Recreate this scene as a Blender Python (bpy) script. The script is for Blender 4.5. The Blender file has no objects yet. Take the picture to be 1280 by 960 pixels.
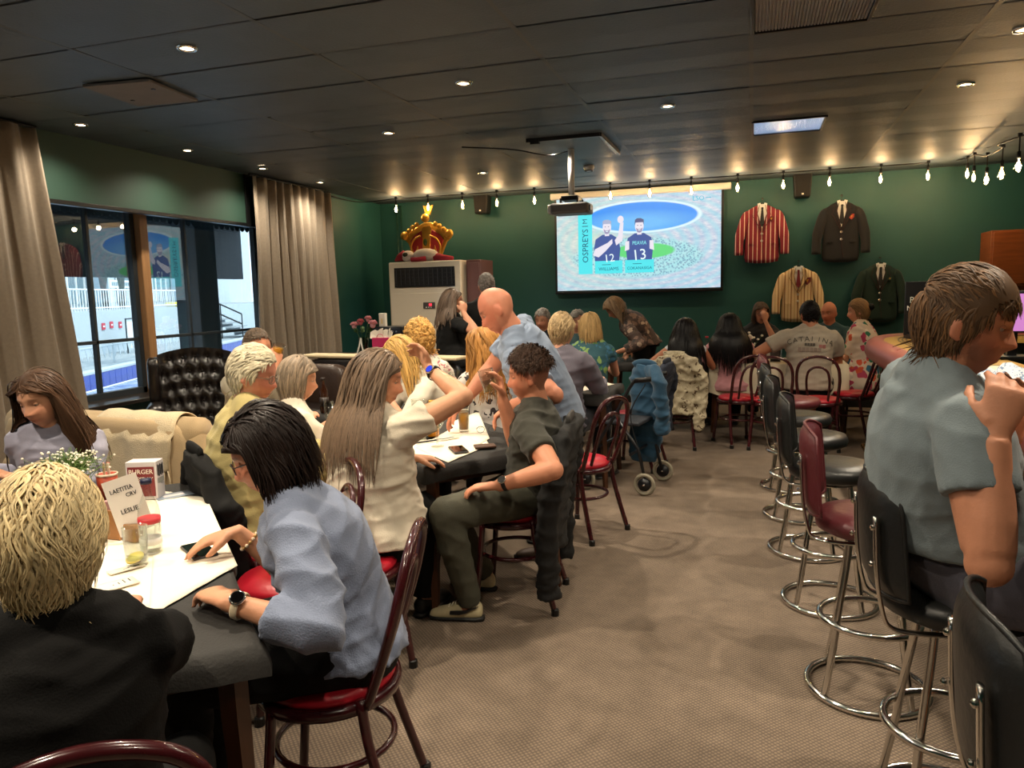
import bpy, bmesh, math, random
import numpy as np
from mathutils import Vector, Matrix
random.seed(7); RNG = np.random.default_rng(7)
PI = math.pi
S = bpy.context.scene
COL = S.collection
# ---------------------------------------------------------------- camera
# room axes: X to the right along the back wall, Y into the room, Z up; the eye stands at (0, 0, 1.55)
FPX, EYE = 930.0, 1.55
def _basis():
    vx, vy, sl = 941, 358, -.024
    a = Vector(((vx-640)/FPX, (vy-480)/FPX, 1)); b = Vector(((vx-1640)/FPX, (vy-1000*sl-480)/FPX, 1))
    d = a.normalized(); n = a.cross(b).normalized()
    if n.y > 0: n = -n
    x = d.cross(n)
    if x.x < 0: x = -x
    return Matrix((x, d, n))
RB = _basis()
def ray(px, py): return RB @ Vector(((px-640)/FPX, (py-480)/FPX, 1))
def A(px, py, d): return Vector((0, 0, EYE)) + ray(px, py)*d              # a point at depth d
def Z(px, py, z): r = ray(px, py); return Vector((0, 0, EYE)) + r*((z-EYE)/r.z)
def Y(px, py, y): r = ray(px, py); return Vector((0, 0, EYE)) + r*(y/r.y)
cam = bpy.data.objects.new('camera', bpy.data.cameras.new('camera')); COL.objects.link(cam)
cam.data.sensor_width = 36; cam.data.lens = 36*FPX/1280; cam.data.clip_start = .05; cam.data.clip_end = 200
r_, f_, u_ = RB @ Vector((1,0,0)), RB @ Vector((0,0,1)), RB @ Vector((0,-1,0))
cam.matrix_world = Matrix(((r_.x,u_.x,-f_.x,0),(r_.y,u_.y,-f_.y,0),(r_.z,u_.z,-f_.z,EYE),(0,0,0,1)))
S.camera = cam
# ---------------------------------------------------------------- sky, sun, exposure
W = bpy.data.worlds.new('sky'); S.world = W; W.use_nodes = True
bg = W.node_tree.nodes['Background']; bg.inputs[0].default_value = (.72, .86, 1, 1); bg.inputs[1].default_value = 2.6
sun = bpy.data.objects.new('sun', bpy.data.lights.new('sun', 'SUN')); COL.objects.link(sun)
sun.data.energy = 3.0; sun.data.angle = .02; sun.data.color = (1, .96, .88); sun.rotation_euler = (math.radians(38), 0, math.radians(80))
S.view_settings.view_transform = 'Standard'; S.view_settings.look = 'None'; S.view_settings.gamma = 1
S.view_settings.use_curve_mapping = False; S.view_settings.exposure = 0.2
LAMP_W, BULB_W = 26.0, 3.0           # watts of a ceiling downlight, of a string bulb
WARM = (1, .86, .66)
# ---------------------------------------------------------------- helpers
def srgb(h):
    h = h.lstrip('#'); c = [int(h[i:i+2], 16)/255 for i in (0, 2, 4)]
    return tuple(x/12.92 if x <= .04045 else ((x+.055)/1.055)**2.4 for x in c) + (1,)
MATS = {}
class NT:
    def __init__(s, m): s.t = m.node_tree; s.n = s.t.nodes; s.l = s.t.links
    def new(s, typ, **k):
        n = s.n.new(typ)
        for a, v in k.items():
            if a.startswith('i_'):
                key = a[2:].replace('_', ' ')
                n.inputs[int(key) if key.isdigit() else key].default_value = v
            else: setattr(n, a, v)
        return n
    def link(s, a, b): s.l.new(a, b)
def mat(name, col='#808080', rough=.6, metal=0., noise=0., nscale=20, bump=0., bscale=80, emit=None, estr=0., spec=.5, sheen=0., coat=0., vcol=False, stretch=None):
    if name in MATS: return MATS[name]
    m = bpy.data.materials.new(name); m.use_nodes = True; t = NT(m); MATS[name] = m
    b = t.n['Principled BSDF']; c = srgb(col) if isinstance(col, str) else col
    b.inputs['Base Color'].default_value = c; b.inputs['Roughness'].default_value = rough; b.inputs['Metallic'].default_value = metal
    b.inputs['Specular IOR Level'].default_value = spec; b.inputs['Sheen Weight'].default_value = sheen; b.inputs['Coat Weight'].default_value = coat
    out = None; tc = t.new('ShaderNodeTexCoord'); co = tc.outputs['Object']
    if stretch:
        mp = t.new('ShaderNodeMapping'); mp.inputs['Scale'].default_value = stretch; t.link(co, mp.inputs[0]); co = mp.outputs[0]
    if noise:
        nz = t.new('ShaderNodeTexNoise', i_Scale=nscale, i_Detail=5.0); t.link(co, nz.inputs['Vector'])
        mx = t.new('ShaderNodeMix', data_type='RGBA', blend_type='MULTIPLY'); mx.inputs[0].default_value = 1
        rp = t.new('ShaderNodeMapRange'); t.link(nz.outputs[0], rp.inputs[0]); rp.inputs[1].default_value = .25; rp.inputs[2].default_value = .75
        rp.inputs[3].default_value = 1-noise; rp.inputs[4].default_value = 1+noise*.6
        mx.inputs[6].default_value = c; t.link(rp.outputs[0], mx.inputs[7]); out = mx.outputs[2]
    if vcol:
        at = t.new('ShaderNodeAttribute', attribute_name='Col'); m2 = t.new('ShaderNodeMix', data_type='RGBA', blend_type='MULTIPLY'); m2.inputs[0].default_value = 1
        if out: t.link(out, m2.inputs[6])
        else: m2.inputs[6].default_value = c
        t.link(at.outputs['Color'], m2.inputs[7]); out = m2.outputs[2]
    if out: t.link(out, b.inputs['Base Color'])
    if bump:
        nb = t.new('ShaderNodeTexNoise', i_Scale=bscale, i_Detail=4.0); t.link(co, nb.inputs['Vector'])
        bp = t.new('ShaderNodeBump', i_Strength=bump, i_Distance=.02); t.link(nb.outputs[0], bp.inputs['Height']); t.link(bp.outputs[0], b.inputs['Normal'])
    if emit:
        b.inputs['Emission Color'].default_value = srgb(emit) if isinstance(emit, str) else emit; b.inputs['Emission Strength'].default_value = estr
    return m
def glass(name, tint='#ffffff', ior=1.45, rough=0., base=.04):
    """thin clear sheet: what lies behind shows through, Fresnel reflection on top"""
    if name in MATS: return MATS[name]
    m = bpy.data.materials.new(name); m.use_nodes = True; t = NT(m); MATS[name] = m
    t.n.remove(t.n['Principled BSDF']); out = t.n['Material Output']
    tr = t.new('ShaderNodeBsdfTransparent'); tr.inputs[0].default_value = srgb(tint)
    gl = t.new('ShaderNodeBsdfGlossy'); gl.inputs['Roughness'].default_value = rough
    fr = t.new('ShaderNodeFresnel', i_IOR=ior); ge = t.new('ShaderNodeNewGeometry'); mr = t.new('ShaderNodeMapRange')
    mr.inputs[3].default_value = ior; mr.inputs[4].default_value = 1/ior; t.link(ge.outputs['Backfacing'], mr.inputs[0]); t.link(mr.outputs[0], fr.inputs[0]); ad = t.new('ShaderNodeMath', operation='ADD', use_clamp=True); ad.inputs[1].default_value = base
    t.link(fr.outputs[0], ad.inputs[0]); mx = t.new('ShaderNodeMixShader'); t.link(ad.outputs[0], mx.inputs[0]); t.link(tr.outputs[0], mx.inputs[1]); t.link(gl.outputs[0], mx.inputs[2])
    t.link(mx.outputs[0], out.inputs[0]); return m
def frame_from(d, lat=None):
    d = d.normalized(); l = lat if lat is not None else (Vector((0,0,1)) if abs(d.z) < .9 else Vector((1,0,0)))
    b = d.cross(l)
    if b.length < 1e-5: b = d.cross(Vector((1,.3,.2)))
    b.normalize(); a = b.cross(d).normalized()
    return a, b
class MB:
    def __init__(s): s.v = []; s.f = []; s.m = []; s.k = 0
    def add(s, vs, fs, mi=0):
        o = len(s.v); s.v += [tuple(p) for p in vs]; s.f += [tuple(i+o for i in f) for f in fs]; s.m += [mi]*len(fs); return s
    def box(s, c, d, rz=0., M=None, mi=0):
        x, y, z = d[0]/2, d[1]/2, d[2]/2
        vs = [Vector((sx*x, sy*y, sz*z)) for sx in (-1,1) for sy in (-1,1) for sz in (-1,1)]
        R = M if M is not None else Matrix.Rotation(rz, 3, 'Z')
        vs = [R @ p + Vector(c) for p in vs]
        return s.add(vs, [(0,1,3,2),(4,6,7,5),(0,4,5,1),(2,3,7,6),(0,2,6,4),(1,5,7,3)], mi)
    def tube(s, pts, r, n=8, closed=False, mi=0, lat=None, caps=True, flat=1.):
        """r: number, list of numbers or of (a, b) half axes; lat: direction of half axis a"""
        P = [Vector(p) for p in pts]; N = len(P); R = r if isinstance(r, list) else [r]*N
        vs = []; prev = None
        for i, p in enumerate(P):
            if closed: d = P[(i+1) % N]-P[i-1]
            else: d = P[min(i+1, N-1)]-P[max(i-1, 0)]
            if d.length < 1e-9: d = Vector((0,0,1))
            a, b = frame_from(d, lat if lat is not None else prev)
            if lat is None: prev = a
            q = R[i]; ra, rb = q if isinstance(q, (tuple, list)) else (q, q*flat)
            for k in range(n):
                t = 2*PI*k/n; vs.append(p + a*(ra*math.cos(t)) + b*(rb*math.sin(t)))
        fs = []
        for i in range(N if closed else N-1):
            j = (i+1) % N
            for k in range(n): fs.append((i*n+k, i*n+(k+1) % n, j*n+(k+1) % n, j*n+k))
        if caps and not closed: fs += [tuple(range(n))[::-1], tuple((N-1)*n+k for k in range(n))]
        return s.add(vs, fs, mi)
    def lathe(s, prof, n=16, c=(0,0,0), M=None, mi=0, closed=False):
        vs = []; R = M if M is not None else Matrix.Identity(3); c = Vector(c)
        for (r, z) in prof:
            for k in range(n): t = 2*PI*k/n; vs.append(R @ Vector((r*math.cos(t), r*math.sin(t), z)) + c)
        fs = [(i*n+k, i*n+(k+1) % n, (i+1)*n+(k+1) % n, (i+1)*n+k) for i in range(len(prof)-1) for k in range(n)]
        L = len(prof)
        if closed: fs += [((L-1)*n+k, (L-1)*n+(k+1) % n, (k+1) % n, k) for k in range(n)]
        else:
            if prof[0][0] > 1e-6: fs.append(tuple(range(n))[::-1])
            if prof[-1][0] > 1e-6: fs.append(tuple((L-1)*n+k for k in range(n)))
        return s.add(vs, fs, mi)
    def prism(s, poly, t, M=None, c=(0,0,0), mi=0):
        """poly in local (x, z), thickness t along local y"""
        n = len(poly); R = M if M is not None else Matrix.Identity(3); c = Vector(c)
        vs = [R @ Vector((x, y, z)) + c for y in (-t/2, t/2) for x, z in poly]
        fs = [tuple(range(n)), tuple(range(2*n-1, n-1, -1))] + [(i, i+n, (i+1) % n+n, (i+1) % n) for i in range(n)]
        return s.add(vs, fs, mi)
    def ball(s, c, r, M=None, u=12, w=8, mi=0):
        r = r if isinstance(r, (tuple, list)) else (r, r, r); R = M if M is not None else Matrix.Identity(3); c = Vector(c); vs = []
        for i in range(1, w):
            a = PI*i/w
            for k in range(u): t = 2*PI*k/u; vs.append(R @ Vector((r[0]*math.sin(a)*math.cos(t), r[1]*math.sin(a)*math.sin(t), r[2]*math.cos(a))) + c)
        top, bot = len(vs), len(vs)+1; vs += [R @ Vector((0,0,r[2])) + c, R @ Vector((0,0,-r[2])) + c]
        fs = [(i*u+k, (i+1)*u+k, (i+1)*u+(k+1) % u, i*u+(k+1) % u) for i in range(w-2) for k in range(u)]
        fs += [(top, k, (k+1) % u) for k in range(u)] + [(bot, (w-2)*u+(k+1) % u, (w-2)*u+k) for k in range(u)]
        return s.add(vs, fs, mi)
    def mesh(s, name, off=None):
        me = bpy.data.meshes.new(name)
        vs = s.v if off is None else [(x-off[0], y-off[1], z-off[2]) for x, y, z in s.v]
        me.from_pydata(vs, [], s.f)
        if any(s.m): me.polygons.foreach_set('material_index', s.m)
        me.validate(); return me
    def build(s, name, m, parent=None, smooth=False, bevel=0., off=None, subsurf=0, seg=2):
        me = s.mesh(name, off); o = bpy.data.objects.new(name, me); COL.objects.link(o)
        for q in (m if isinstance(m, (list, tuple)) else [m]): me.materials.append(q)
        bm = bmesh.new(); bm.from_mesh(me); bmesh.ops.recalc_face_normals(bm, faces=bm.faces); bm.to_mesh(me); bm.free()
        if smooth: me.shade_smooth()
        if bevel:
            md = o.modifiers.new('bevel', 'BEVEL'); md.width = bevel; md.segments = seg; md.limit_method = 'ANGLE'; md.angle_limit = .6
            if not smooth: me.shade_smooth(); me.set_sharp_from_angle(angle=.7)
        if subsurf: md = o.modifiers.new('sub', 'SUBSURF'); md.levels = md.render_levels = subsurf
        if parent is not None: o.parent = parent
        return o
def tag(o, label=None, cat=None, group=None, kind=None):
    if label: o['label'] = label
    if cat: o['category'] = cat
    if group: o['group'] = group
    if kind: o['kind'] = kind
    return o
def thing(name, label, cat, loc=(0,0,0), rz=0., group=None):
    o = bpy.data.objects.new(name, None); COL.objects.link(o); o.location = loc; o.rotation_euler = (0, 0, rz); o.empty_display_size = .1
    return tag(o, label, cat, group)
KIDS = {}
def copy_tree(o, parent=None):
    c = o.copy(); COL.objects.link(c)
    if parent is not None: c.parent = parent
    for ch in [q for q in list(o.children)]: copy_tree(ch, c)
    return c
def dup(o, loc, rz=0., label=None, group=None):
    c = copy_tree(o); c.location = loc; c.rotation_euler = (0, 0, rz)
    if label: c['label'] = label
    if group: c['group'] = group
    return c
def text(s, size, m, M, name='lettering', parent=None, off=None, align='CENTER', ext=.0008, sx=1.):
    """flat lettering as a mesh; M places local x (reading direction), y (up), z (outwards)"""
    cu = bpy.data.curves.new(name, 'FONT'); cu.body = s; cu.size = size; cu.align_x = align; cu.align_y = 'CENTER'; cu.extrude = ext; cu.resolution_u = 2
    t = bpy.data.objects.new('tmp', cu); COL.objects.link(t)
    dg = bpy.context.evaluated_depsgraph_get(); me = bpy.data.meshes.new_from_object(t.evaluated_get(dg)); bpy.data.objects.remove(t); bpy.data.curves.remove(cu)
    me.transform(Matrix.Diagonal((sx, 1, 1, 1)))
    o = bpy.data.objects.new(name, me); COL.objects.link(o); me.materials.clear(); me.materials.append(m); me.transform(M)
    if off is not None: me.transform(Matrix.Translation(-Vector(off)))
    if parent is not None: o.parent = parent
    return o
def axes(x, y, z, o):
    return Matrix(((x[0],y[0],z[0],o[0]),(x[1],y[1],z[1],o[1]),(x[2],y[2],z[2],o[2]),(0,0,0,1)))
def arc(c, r, a0, a1, n, u, v):
    c, u, v = Vector(c), Vector(u), Vector(v)
    return [c + u*(r*math.cos(a0+(a1-a0)*i/(n-1))) + v*(r*math.sin(a0+(a1-a0)*i/(n-1))) for i in range(n)]
def spline(pts, n=8):
    """Catmull-Rom through pts"""
    P = [Vector(p) for p in pts]; P = [P[0]*2-P[1]] + P + [P[-1]*2-P[-2]]; out = []
    for i in range(1, len(P)-2):
        a, b, c, d = P[i-1:i+3]
        for k in range(n):
            t = k/n; out.append(.5*((2*b)+(c-a)*t+(2*a-5*b+4*c-d)*t*t+(3*b-a-3*c+d)*t**3))
    return out+[P[-2]]
# ================================================================ the room
CEIL, XL, XR, YF, YB, XG = 2.9, -5.3, 4.2, -2.2, 10.2, -5.62
def carpet():
    m = mat('carpet', '#8a7058', .95); t = NT(m); b = t.n['Principled BSDF']; tc = t.new('ShaderNodeTexCoord')
    mp = t.new('ShaderNodeMapping'); mp.inputs['Rotation'].default_value = (0,0,.785); t.link(tc.outputs['Object'], mp.inputs[0])
    br = t.new('ShaderNodeTexVoronoi', i_Scale=74.0, i_Randomness=.12); t.link(mp.outputs[0], br.inputs['Vector'])
    cr = t.new('ShaderNodeValToRGB'); cr.color_ramp.elements[0].position = .12; cr.color_ramp.elements[0].color = srgb('#8c7a67'); cr.color_ramp.elements[1].position = .5; cr.color_ramp.elements[1].color = srgb('#62554a')
    t.link(br.outputs['Distance'], cr.inputs[0])
    nz = t.new('ShaderNodeTexNoise', i_Scale=1.1, i_Detail=3.0); t.link(tc.outputs['Object'], nz.inputs['Vector'])
    n2 = t.new('ShaderNodeTexNoise', i_Scale=9.0, i_Detail=6.0); t.link(tc.outputs['Object'], n2.inputs['Vector'])
    ad = t.new('ShaderNodeMath', operation='ADD'); t.link(nz.outputs[0], ad.inputs[0]); t.link(n2.outputs[0], ad.inputs[1])
    rp = t.new('ShaderNodeMapRange'); t.link(ad.outputs[0], rp.inputs[0]); rp.inputs[1].default_value = .7; rp.inputs[2].default_value = 1.3; rp.inputs[3].default_value = .78; rp.inputs[4].default_value = 1.15
    mx = t.new('ShaderNodeMix', data_type='RGBA', blend_type='MULTIPLY'); mx.inputs[0].default_value = 1; t.link(cr.outputs[0], mx.inputs[6]); t.link(rp.outputs[0], mx.inputs[7])
    t.link(mx.outputs[2], b.inputs['Base Color']); bp = t.new('ShaderNodeBump', i_Strength=.5, i_Distance=.004); t.link(br.outputs['Distance'], bp.inputs['Height']); bp.invert = True; t.link(bp.outputs[0], b.inputs['Normal'])
    return m
green = mat('wall_paint_green', '#1f5553', .55, noise=.08, nscale=3, bump=.05, bscale=40)
tilem = mat('ceiling_tile_paint', '#4d5861', .55, noise=.12, nscale=4, bump=.10, bscale=60)
gridm = mat('ceiling_grid_paint', '#4e5354', .5)
blackm = mat('black_metal', '#0d0d0e', .4)
whitem = mat('white_plastic', '#e4e2dc', .35)
chrome = mat('chrome', '#d9d6d0', .13, 1.)
def st(name, mb, m, **k): return tag(mb.build(name, m, **k), kind='structure')
st('floor', MB().box(((XR-6)/2, 4, -.05), (XR+6.0, 13, .1)), carpet())
CE = st('ceiling', MB().box(((XR-5.9)/2, 4, CEIL+.06), (XR+5.9, 13, .06)), gridm)
# tiles: columns 1.16 wide between the grid lines, rows .58 deep
GX, GY, TX, TY = -.03, .99, 1.155, .567
tiles = {}
LIGHTX = [-4.9, -2.91, -1.79, -.62, 1.37]
def ceiling_tiles():
    i0 = -5; base = None
    for i in range(-5, 4):
        for j in range(-5, 17):
            x0, x1 = GX+i*TX+.012, GX+(i+1)*TX-.012; y0, y1 = GY+j*TY+.009, GY+(j+1)*TY-.009
            x0, x1 = max(x0, XL), min(x1, XR); y1 = min(y1, YB)
            if x1-x0 < .05 or y1-y0 < .05: continue
            if (i, j) in ((0, 5), (0, 10)): x0 = GX+.5*TX+.012          # half of this bay is a light fitting
            z = CEIL-.002-random.random()*.004; sag = .002+random.random()*.003
            w, d = x1-x0, y1-y0; cx, cy = (x0+x1)/2, (y0+y1)/2
            mb = MB(); vs = []
            for a in range(5):
                for b in range(3):
                    u, v = a/4-.5, b/2-.5; vs.append((u*w, v*d, -sag*(1-(2*v)**2)))
            mb.add(vs, [(a*3+b, a*3+b+1, (a+1)*3+b+1, (a+1)*3+b) for a in range(4) for b in range(2)])
            vs2 = [(sx*w/2, sy*d/2, .02) for sx in (-1,1) for sy in (-1,1)]; mb.add(vs2, [(0,1,3,2)])
            o = mb.build('ceiling_tile', tilem, CE); o.location = (cx, cy, z)
ceiling_tiles()
mb = MB()
for i in range(-5, 5): mb.box((GX+i*TX, 4, CEIL-.0005), (.026, 12.8, .012))
mb.build('grid_rail', gridm, CE)
mb = MB()
for j in range(-5, 17): mb.box(((XL+XR)/2, GY+j*TY, CEIL+.006), (XR-XL, .018, .012))
mb.build('cross_rail', mat('joint_dark', '#26292a', .6), CE)
st('wall_back', MB().box(((XR+XL)/2-.4, YB+.06, 1.45), (XR-XL+1.2, .12, 3.0)), green)
st('wall_right', MB().box((XR+.06, 4, 1.45), (.12, 13, 3.0)), green)
st('wall_front', MB().box(((XR+XL)/2, YF-.06, 1.45), (XR-XL+1.2, .12, 3.0)), green)
# left wall: solid from the right-hand curtain on, glazed before it; sill wall below and a bulkhead above
st('wall_left', MB().box((-5.46, 8.95, 1.45), (.3, 2.5, 2.9)).box((-5.62, 1.5, .32), (.14, 12.4, .64)).box((-5.46, -1.0, 1.45), (.3, 2.4, 2.9)), green)
st('trim_1', MB().box((-5.31, 4.0, 2.64), (.05, 7.4, .55)), mat('bulkhead_green', '#2b473d', .6, noise=.06, nscale=2), bevel=.004)
st('trim_2', MB().box((-5.31, 4.0, 2.352), (.07, 7.4, .035)).box((-5.31, 7.05, 2.62), (.08, .07, .58)), blackm, bevel=.004)
st('trim_3', MB().box((-5.45, 4.0, .655), (.36, 7.4, .035)), mat('sill_dark', '#2b2420', .35, coat=.3), bevel=.006)
st('trim_4', MB().box((-5.55, 4.0, 2.88), (.5, 7.4, .04)), gridm)
st('baseboard_back', MB().box(((XR+XL)/2, YB-.012, .05), (XR-XL, .024, .1)), blackm, bevel=.004)
st('baseboard_left', MB().box((XL+.012, 8.95, .05), (.024, 2.45, .1)), blackm, bevel=.004)
pane = glass('window_glass', '#eef4f6', 1.9, base=.03)
alu = mat('window_frame_grey', '#2d3338', .4)
def window(n, y0, y1, bars, rail=1.19, z0=.67, z1=2.62):
    w = st('window_%d' % n, MB().box((XG, y0+.03, (z0+z1)/2), (.07, .06, z1-z0)).box((XG, y1-.03, (z0+z1)/2), (.07, .06, z1-z0)).box((XG, (y0+y1)/2, z0+.03), (.07, y1-y0, .06)).box((XG, (y0+y1)/2, z1-.03), (.07, y1-y0, .06)), alu, bevel=.004)
    for b in bars: MB().box((XG, b, (z0+z1)/2), (.05, .03, z1-z0-.1)).build('glazing_bar', alu, w, bevel=.003)
    MB().box((XG, (y0+y1)/2, rail), (.05, y1-y0-.1, .03)).build('glazing_rail', alu, w, bevel=.003)
    ys = [y0+.05]+list(bars)+[y1-.05]
    for a, b in zip(ys[:-1], ys[1:]):
        for (c, d) in ((z0+.05, rail), (rail, z1-.05)): MB().box((XG, (a+b)/2, (c+d)/2), (.006, b-a, d-c)).build('pane', pane, w)
window(1, 4.2, 5.75, [5.22]); window(2, 5.83, 7.6, [6.42]); window(3, 1.6, 4.12, [2.8]); window(4, -.8, 1.55, [.4])
st('trim_5', MB().box((XG+.03, 5.79, 1.6), (.14, .1, 1.9)), mat('mullion_wood', '#a67c52', .45, noise=.2, nscale=6, stretch=(8,8,1)), bevel=.008)
st('trim_6', MB().box((XG, 4.16, 1.6), (.09, .09, 1.95)).box((XG, 1.58, 1.6), (.09, .09, 1.95)), alu, bevel=.006)
# ---------------------------------------------------------------- curtains
def curtain(label, y0, y1, z0, z1, lean, n, m, amp=.055, x=-5.17, seed=1):
    rg = np.random.default_rng(seed); NU, NV = n*14, 26; vs = []
    ph = np.cumsum(rg.uniform(.7, 1.35, n+2)); ph = ph/ph[n]*n
    am = rg.uniform(.6, 1.25, n+2)
    for v in range(NV):
        t = v/(NV-1); z = z1+(z0-z1)*t
        for u in range(NU+1):
            s = u/NU; k = np.interp(s*n, np.arange(n+2), np.concatenate([[0], ph[:n+1]])); a = np.interp(s*n, np.arange(n+2), am)
            y = y0+(y1-y0)*s + lean(t, s); off = a*amp*(.55+.45*t)*math.sin(2*PI*k) + .012*math.sin(11*s+5*t) + .25*amp*math.sin(4*PI*k+1.3+2*t)
            vs.append((x+off, y+.35*amp*math.cos(2*PI*k)*(.6+.4*t), z))
    fs = [(v*(NU+1)+u, v*(NU+1)+u+1, (v+1)*(NU+1)+u+1, (v+1)*(NU+1)+u) for v in range(NV-1) for u in range(NU)]
    o = tag(MB().add(vs, fs).build('curtain', m, smooth=True), label, 'curtain')
    md = o.modifiers.new('thick', 'SOLIDIFY'); md.thickness = .006
    MB().tube([(x, y0-.02, z1+.01), (x, y1+.02, z1+.01)], .014, 8).build('curtain_track', blackm, o)
    return o
cloth = mat('curtain_linen', '#8d8070', .85, noise=.1, nscale=40, bump=.2, bscale=300, sheen=.2)
curtain('pale taupe curtain gathered beside the woman in lavender, nearest to the window frame', 3.3, 4.42, .05, 2.86, lambda t, s: .28*t*s, 6, cloth, seed=3)
curtain('wide taupe curtain pulled to the corner beyond the pool window', 6.98, 8.55, .05, 2.86, lambda t, s: .1*t*(s-.5), 10, cloth, amp=.06, seed=9)
# ---------------------------------------------------------------- ceiling fittings
lampm = mat('lamp_lens', '#ffffff', .3, emit='#ffe2b4', estr=22.)
def downlight(x, y, label, k=1.):
    t = thing('downlight', label, 'ceiling light', (x, y, CEIL-.004), group='recessed ceiling downlights')
    MB().lathe([(.036,-.012),(.05,-.014),(.056,-.006),(.056,.004),(.036,.004)], 20, closed=True).build('bezel', chrome, t, True)
    MB().lathe([(0,-.006),(.034,-.006),(.034,.004),(0,.004)], 16).build('lens', lampm, t)
    l = bpy.data.lights.new('downlight', 'SPOT'); l.energy = LAMP_W*4*k; l.color = WARM; l.spot_size = 2.5; l.spot_blend = 1.; l.shadow_soft_size = .035
    o = bpy.data.objects.new('downlight_lamp', l); COL.objects.link(o); o.parent = t; o.location = (0, 0, -.03)
    return t
def ord_(i): return ['first','second','third','fourth','fifth','sixth','seventh'][i]
for i, y in enumerate([2.3, 3.45, 4.58, 5.71, 6.8, 7.9]): downlight(-4.88, y, '%s downlight along the window wall, counted from the near curtain' % ord_(i), .6)
for i, y in enumerate([1.2, 3.46, 5.8, 8.1]): downlight(-2.91, y, '%s downlight of the row over the long tables left of the projector' % ord_(i), 1.35)
for i, y in enumerate([.1, 2.4, 4.66, 6.95]): downlight(-1.79, y, '%s downlight of the row running toward the projector mount' % ord_(i), 1.5)
for i, y in enumerate([1.2, 3.5, 5.81]): downlight(-.62, y, '%s downlight of the row above the carpet aisle' % ord_(i), .6)
for i, y in enumerate([2.6, 4.87, 6.02]): downlight(1.37, y, '%s downlight of the row above the bar counter' % ord_(i), 1.3)
for i, y in enumerate([.2, 2.6]): downlight(.5, y, '%s downlight behind the big unlit ceiling fitting over the stools' % ord_(i), .5)
pris = mat('prismatic_diffuser', '#b9c4cf', .25, noise=.15, nscale=8, bump=.6, bscale=120)
def troffer(x, y, w, d, label, m):
    t = thing('ceiling_light_panel', label, 'ceiling light', (x, y, CEIL))
    MB().box((0,-d/2,-.006),(w,.018,.02)).box((0,d/2,-.006),(w,.018,.02)).box((-w/2,0,-.006),(.018,d,.02)).box((w/2,0,-.006),(.018,d,.02)).build('frame', blackm, t, bevel=.002)
    mb = MB(); n = 34
    for i in range(n): mb.box((-w/2+.012+(i+.5)*(w-.024)/n, 0, -.004), ((w-.024)/n*.7, d-.03, .008))
    mb.build('prism_rib', m, t)
    MB().box((0,0,.004),(w-.02,d-.02,.008)).build('diffuser', m, t)
troffer(.262, GY+10.5*TY, .565, .55, 'square prismatic ceiling panel shining pale blue near the screen', mat('diffuser_bright', '#c9d9ea', .2, emit='#9fc4f0', estr=.35, bump=.6, bscale=120))
troffer(.262, GY+5.5*TY, .565, .55, 'unlit greyish prismatic ceiling panel nearest to the camera', mat('diffuser_dull', '#84868a', .3, noise=.15, nscale=10))
a = thing('access_panel', 'pale bare ceiling panel by the window side, lighter than the tiles', 'ceiling panel', (-3.76, 4.03, CEIL-.022), .12)
MB().box((0,0,0),(.46,.5,.018)).build('panel', mat('bare_board', '#726d69', .8, noise=.12, nscale=6), a, bevel=.003)
for q in ((-.15,.1),(.15,-.1)): MB().box((*q,-.011),(.02,.02,.006)).build('fixing_clip', blackm, a)
# smoke detector
p = Vector((-1.72, 8.2, CEIL-.006)); o = thing('smoke_detector', 'white round smoke detector on the ceiling behind the projector', 'smoke detector', p)
MB().lathe([(0,-.055),(.03,-.055),(.05,-.04),(.06,-.02),(.06,0),(0,0)], 18).build('body', whitem, o, True); MB().lathe([(.036,-.05),(.044,-.058),(.052,-.05)],18,closed=True).build('vent_ring', blackm, o)
# projector on its pole, ceiling plate with trunking
pj = thing('projector', 'white and dark projector hanging from a white ceiling pole before the screen', 'projector', (-1.64, 7.02, CEIL))
MB().lathe([(.075,-.012),(.075,0),(0,0)], 20, (0,0,0)).build('ceiling_flange', whitem, pj)
MB().lathe([(.03,-.47),(.03,-.012)], 14).build('pole', whitem, pj, True)
MB().box((0,.0,-.49),(.16,.2,.04)).box((-.08,.1,-.52),(.02,.03,.06)).box((.08,.1,-.52),(.02,.03,.06)).box((.08,-.1,-.52),(.02,.03,.06)).box((-.08,-.1,-.52),(.02,.03,.06)).build('bracket', blackm, pj, bevel=.004)
MB().box((0,0,-.585),(.36,.27,.1)).build('body', mat('projector_grey', '#6d6a68', .45), pj, bevel=.02)
MB().box((-.18,0,-.585),(.06,.22,.085)).build('side_vent', whitem, pj, bevel=.012)
MB().lathe([(.05,0),(.05,.06),(.04,.065),(.036,.05),(0,.05)], 18, (.09,.13,-.58), Matrix.Rotation(-PI/2,3,'X')).build('lens', blackm, pj, True)
MB().box((.187,-.02,-.585),(.01,.12,.05)).build('rear_panel', blackm, pj)
MB().tube(spline([(-.03,0,-.05),(-.2,-.1,-.09),(-.5,-.25,-.04),(-.9,-.5,-.03)],8),.006,6).build('cable', blackm, pj, True)
pl = thing('ceiling_hatch', 'dropped dark ceiling hatch plate beside the projector pole', 'ceiling hatch', (-1.6, 7.0, CEIL))
MB().box((0,0,-.02),(.62,.9,.03)).build('plate', tilem, pl, bevel=.004); MB().box((0,-.47,-.02),(.66,.03,.04)).box((.33,0,-.02),(.03,.95,.04)).build('trunking', blackm, pl, bevel=.003)
MB().box((-.25,-.47,-.045),(.08,.04,.03)).build('catch', blackm, pl)
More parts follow.
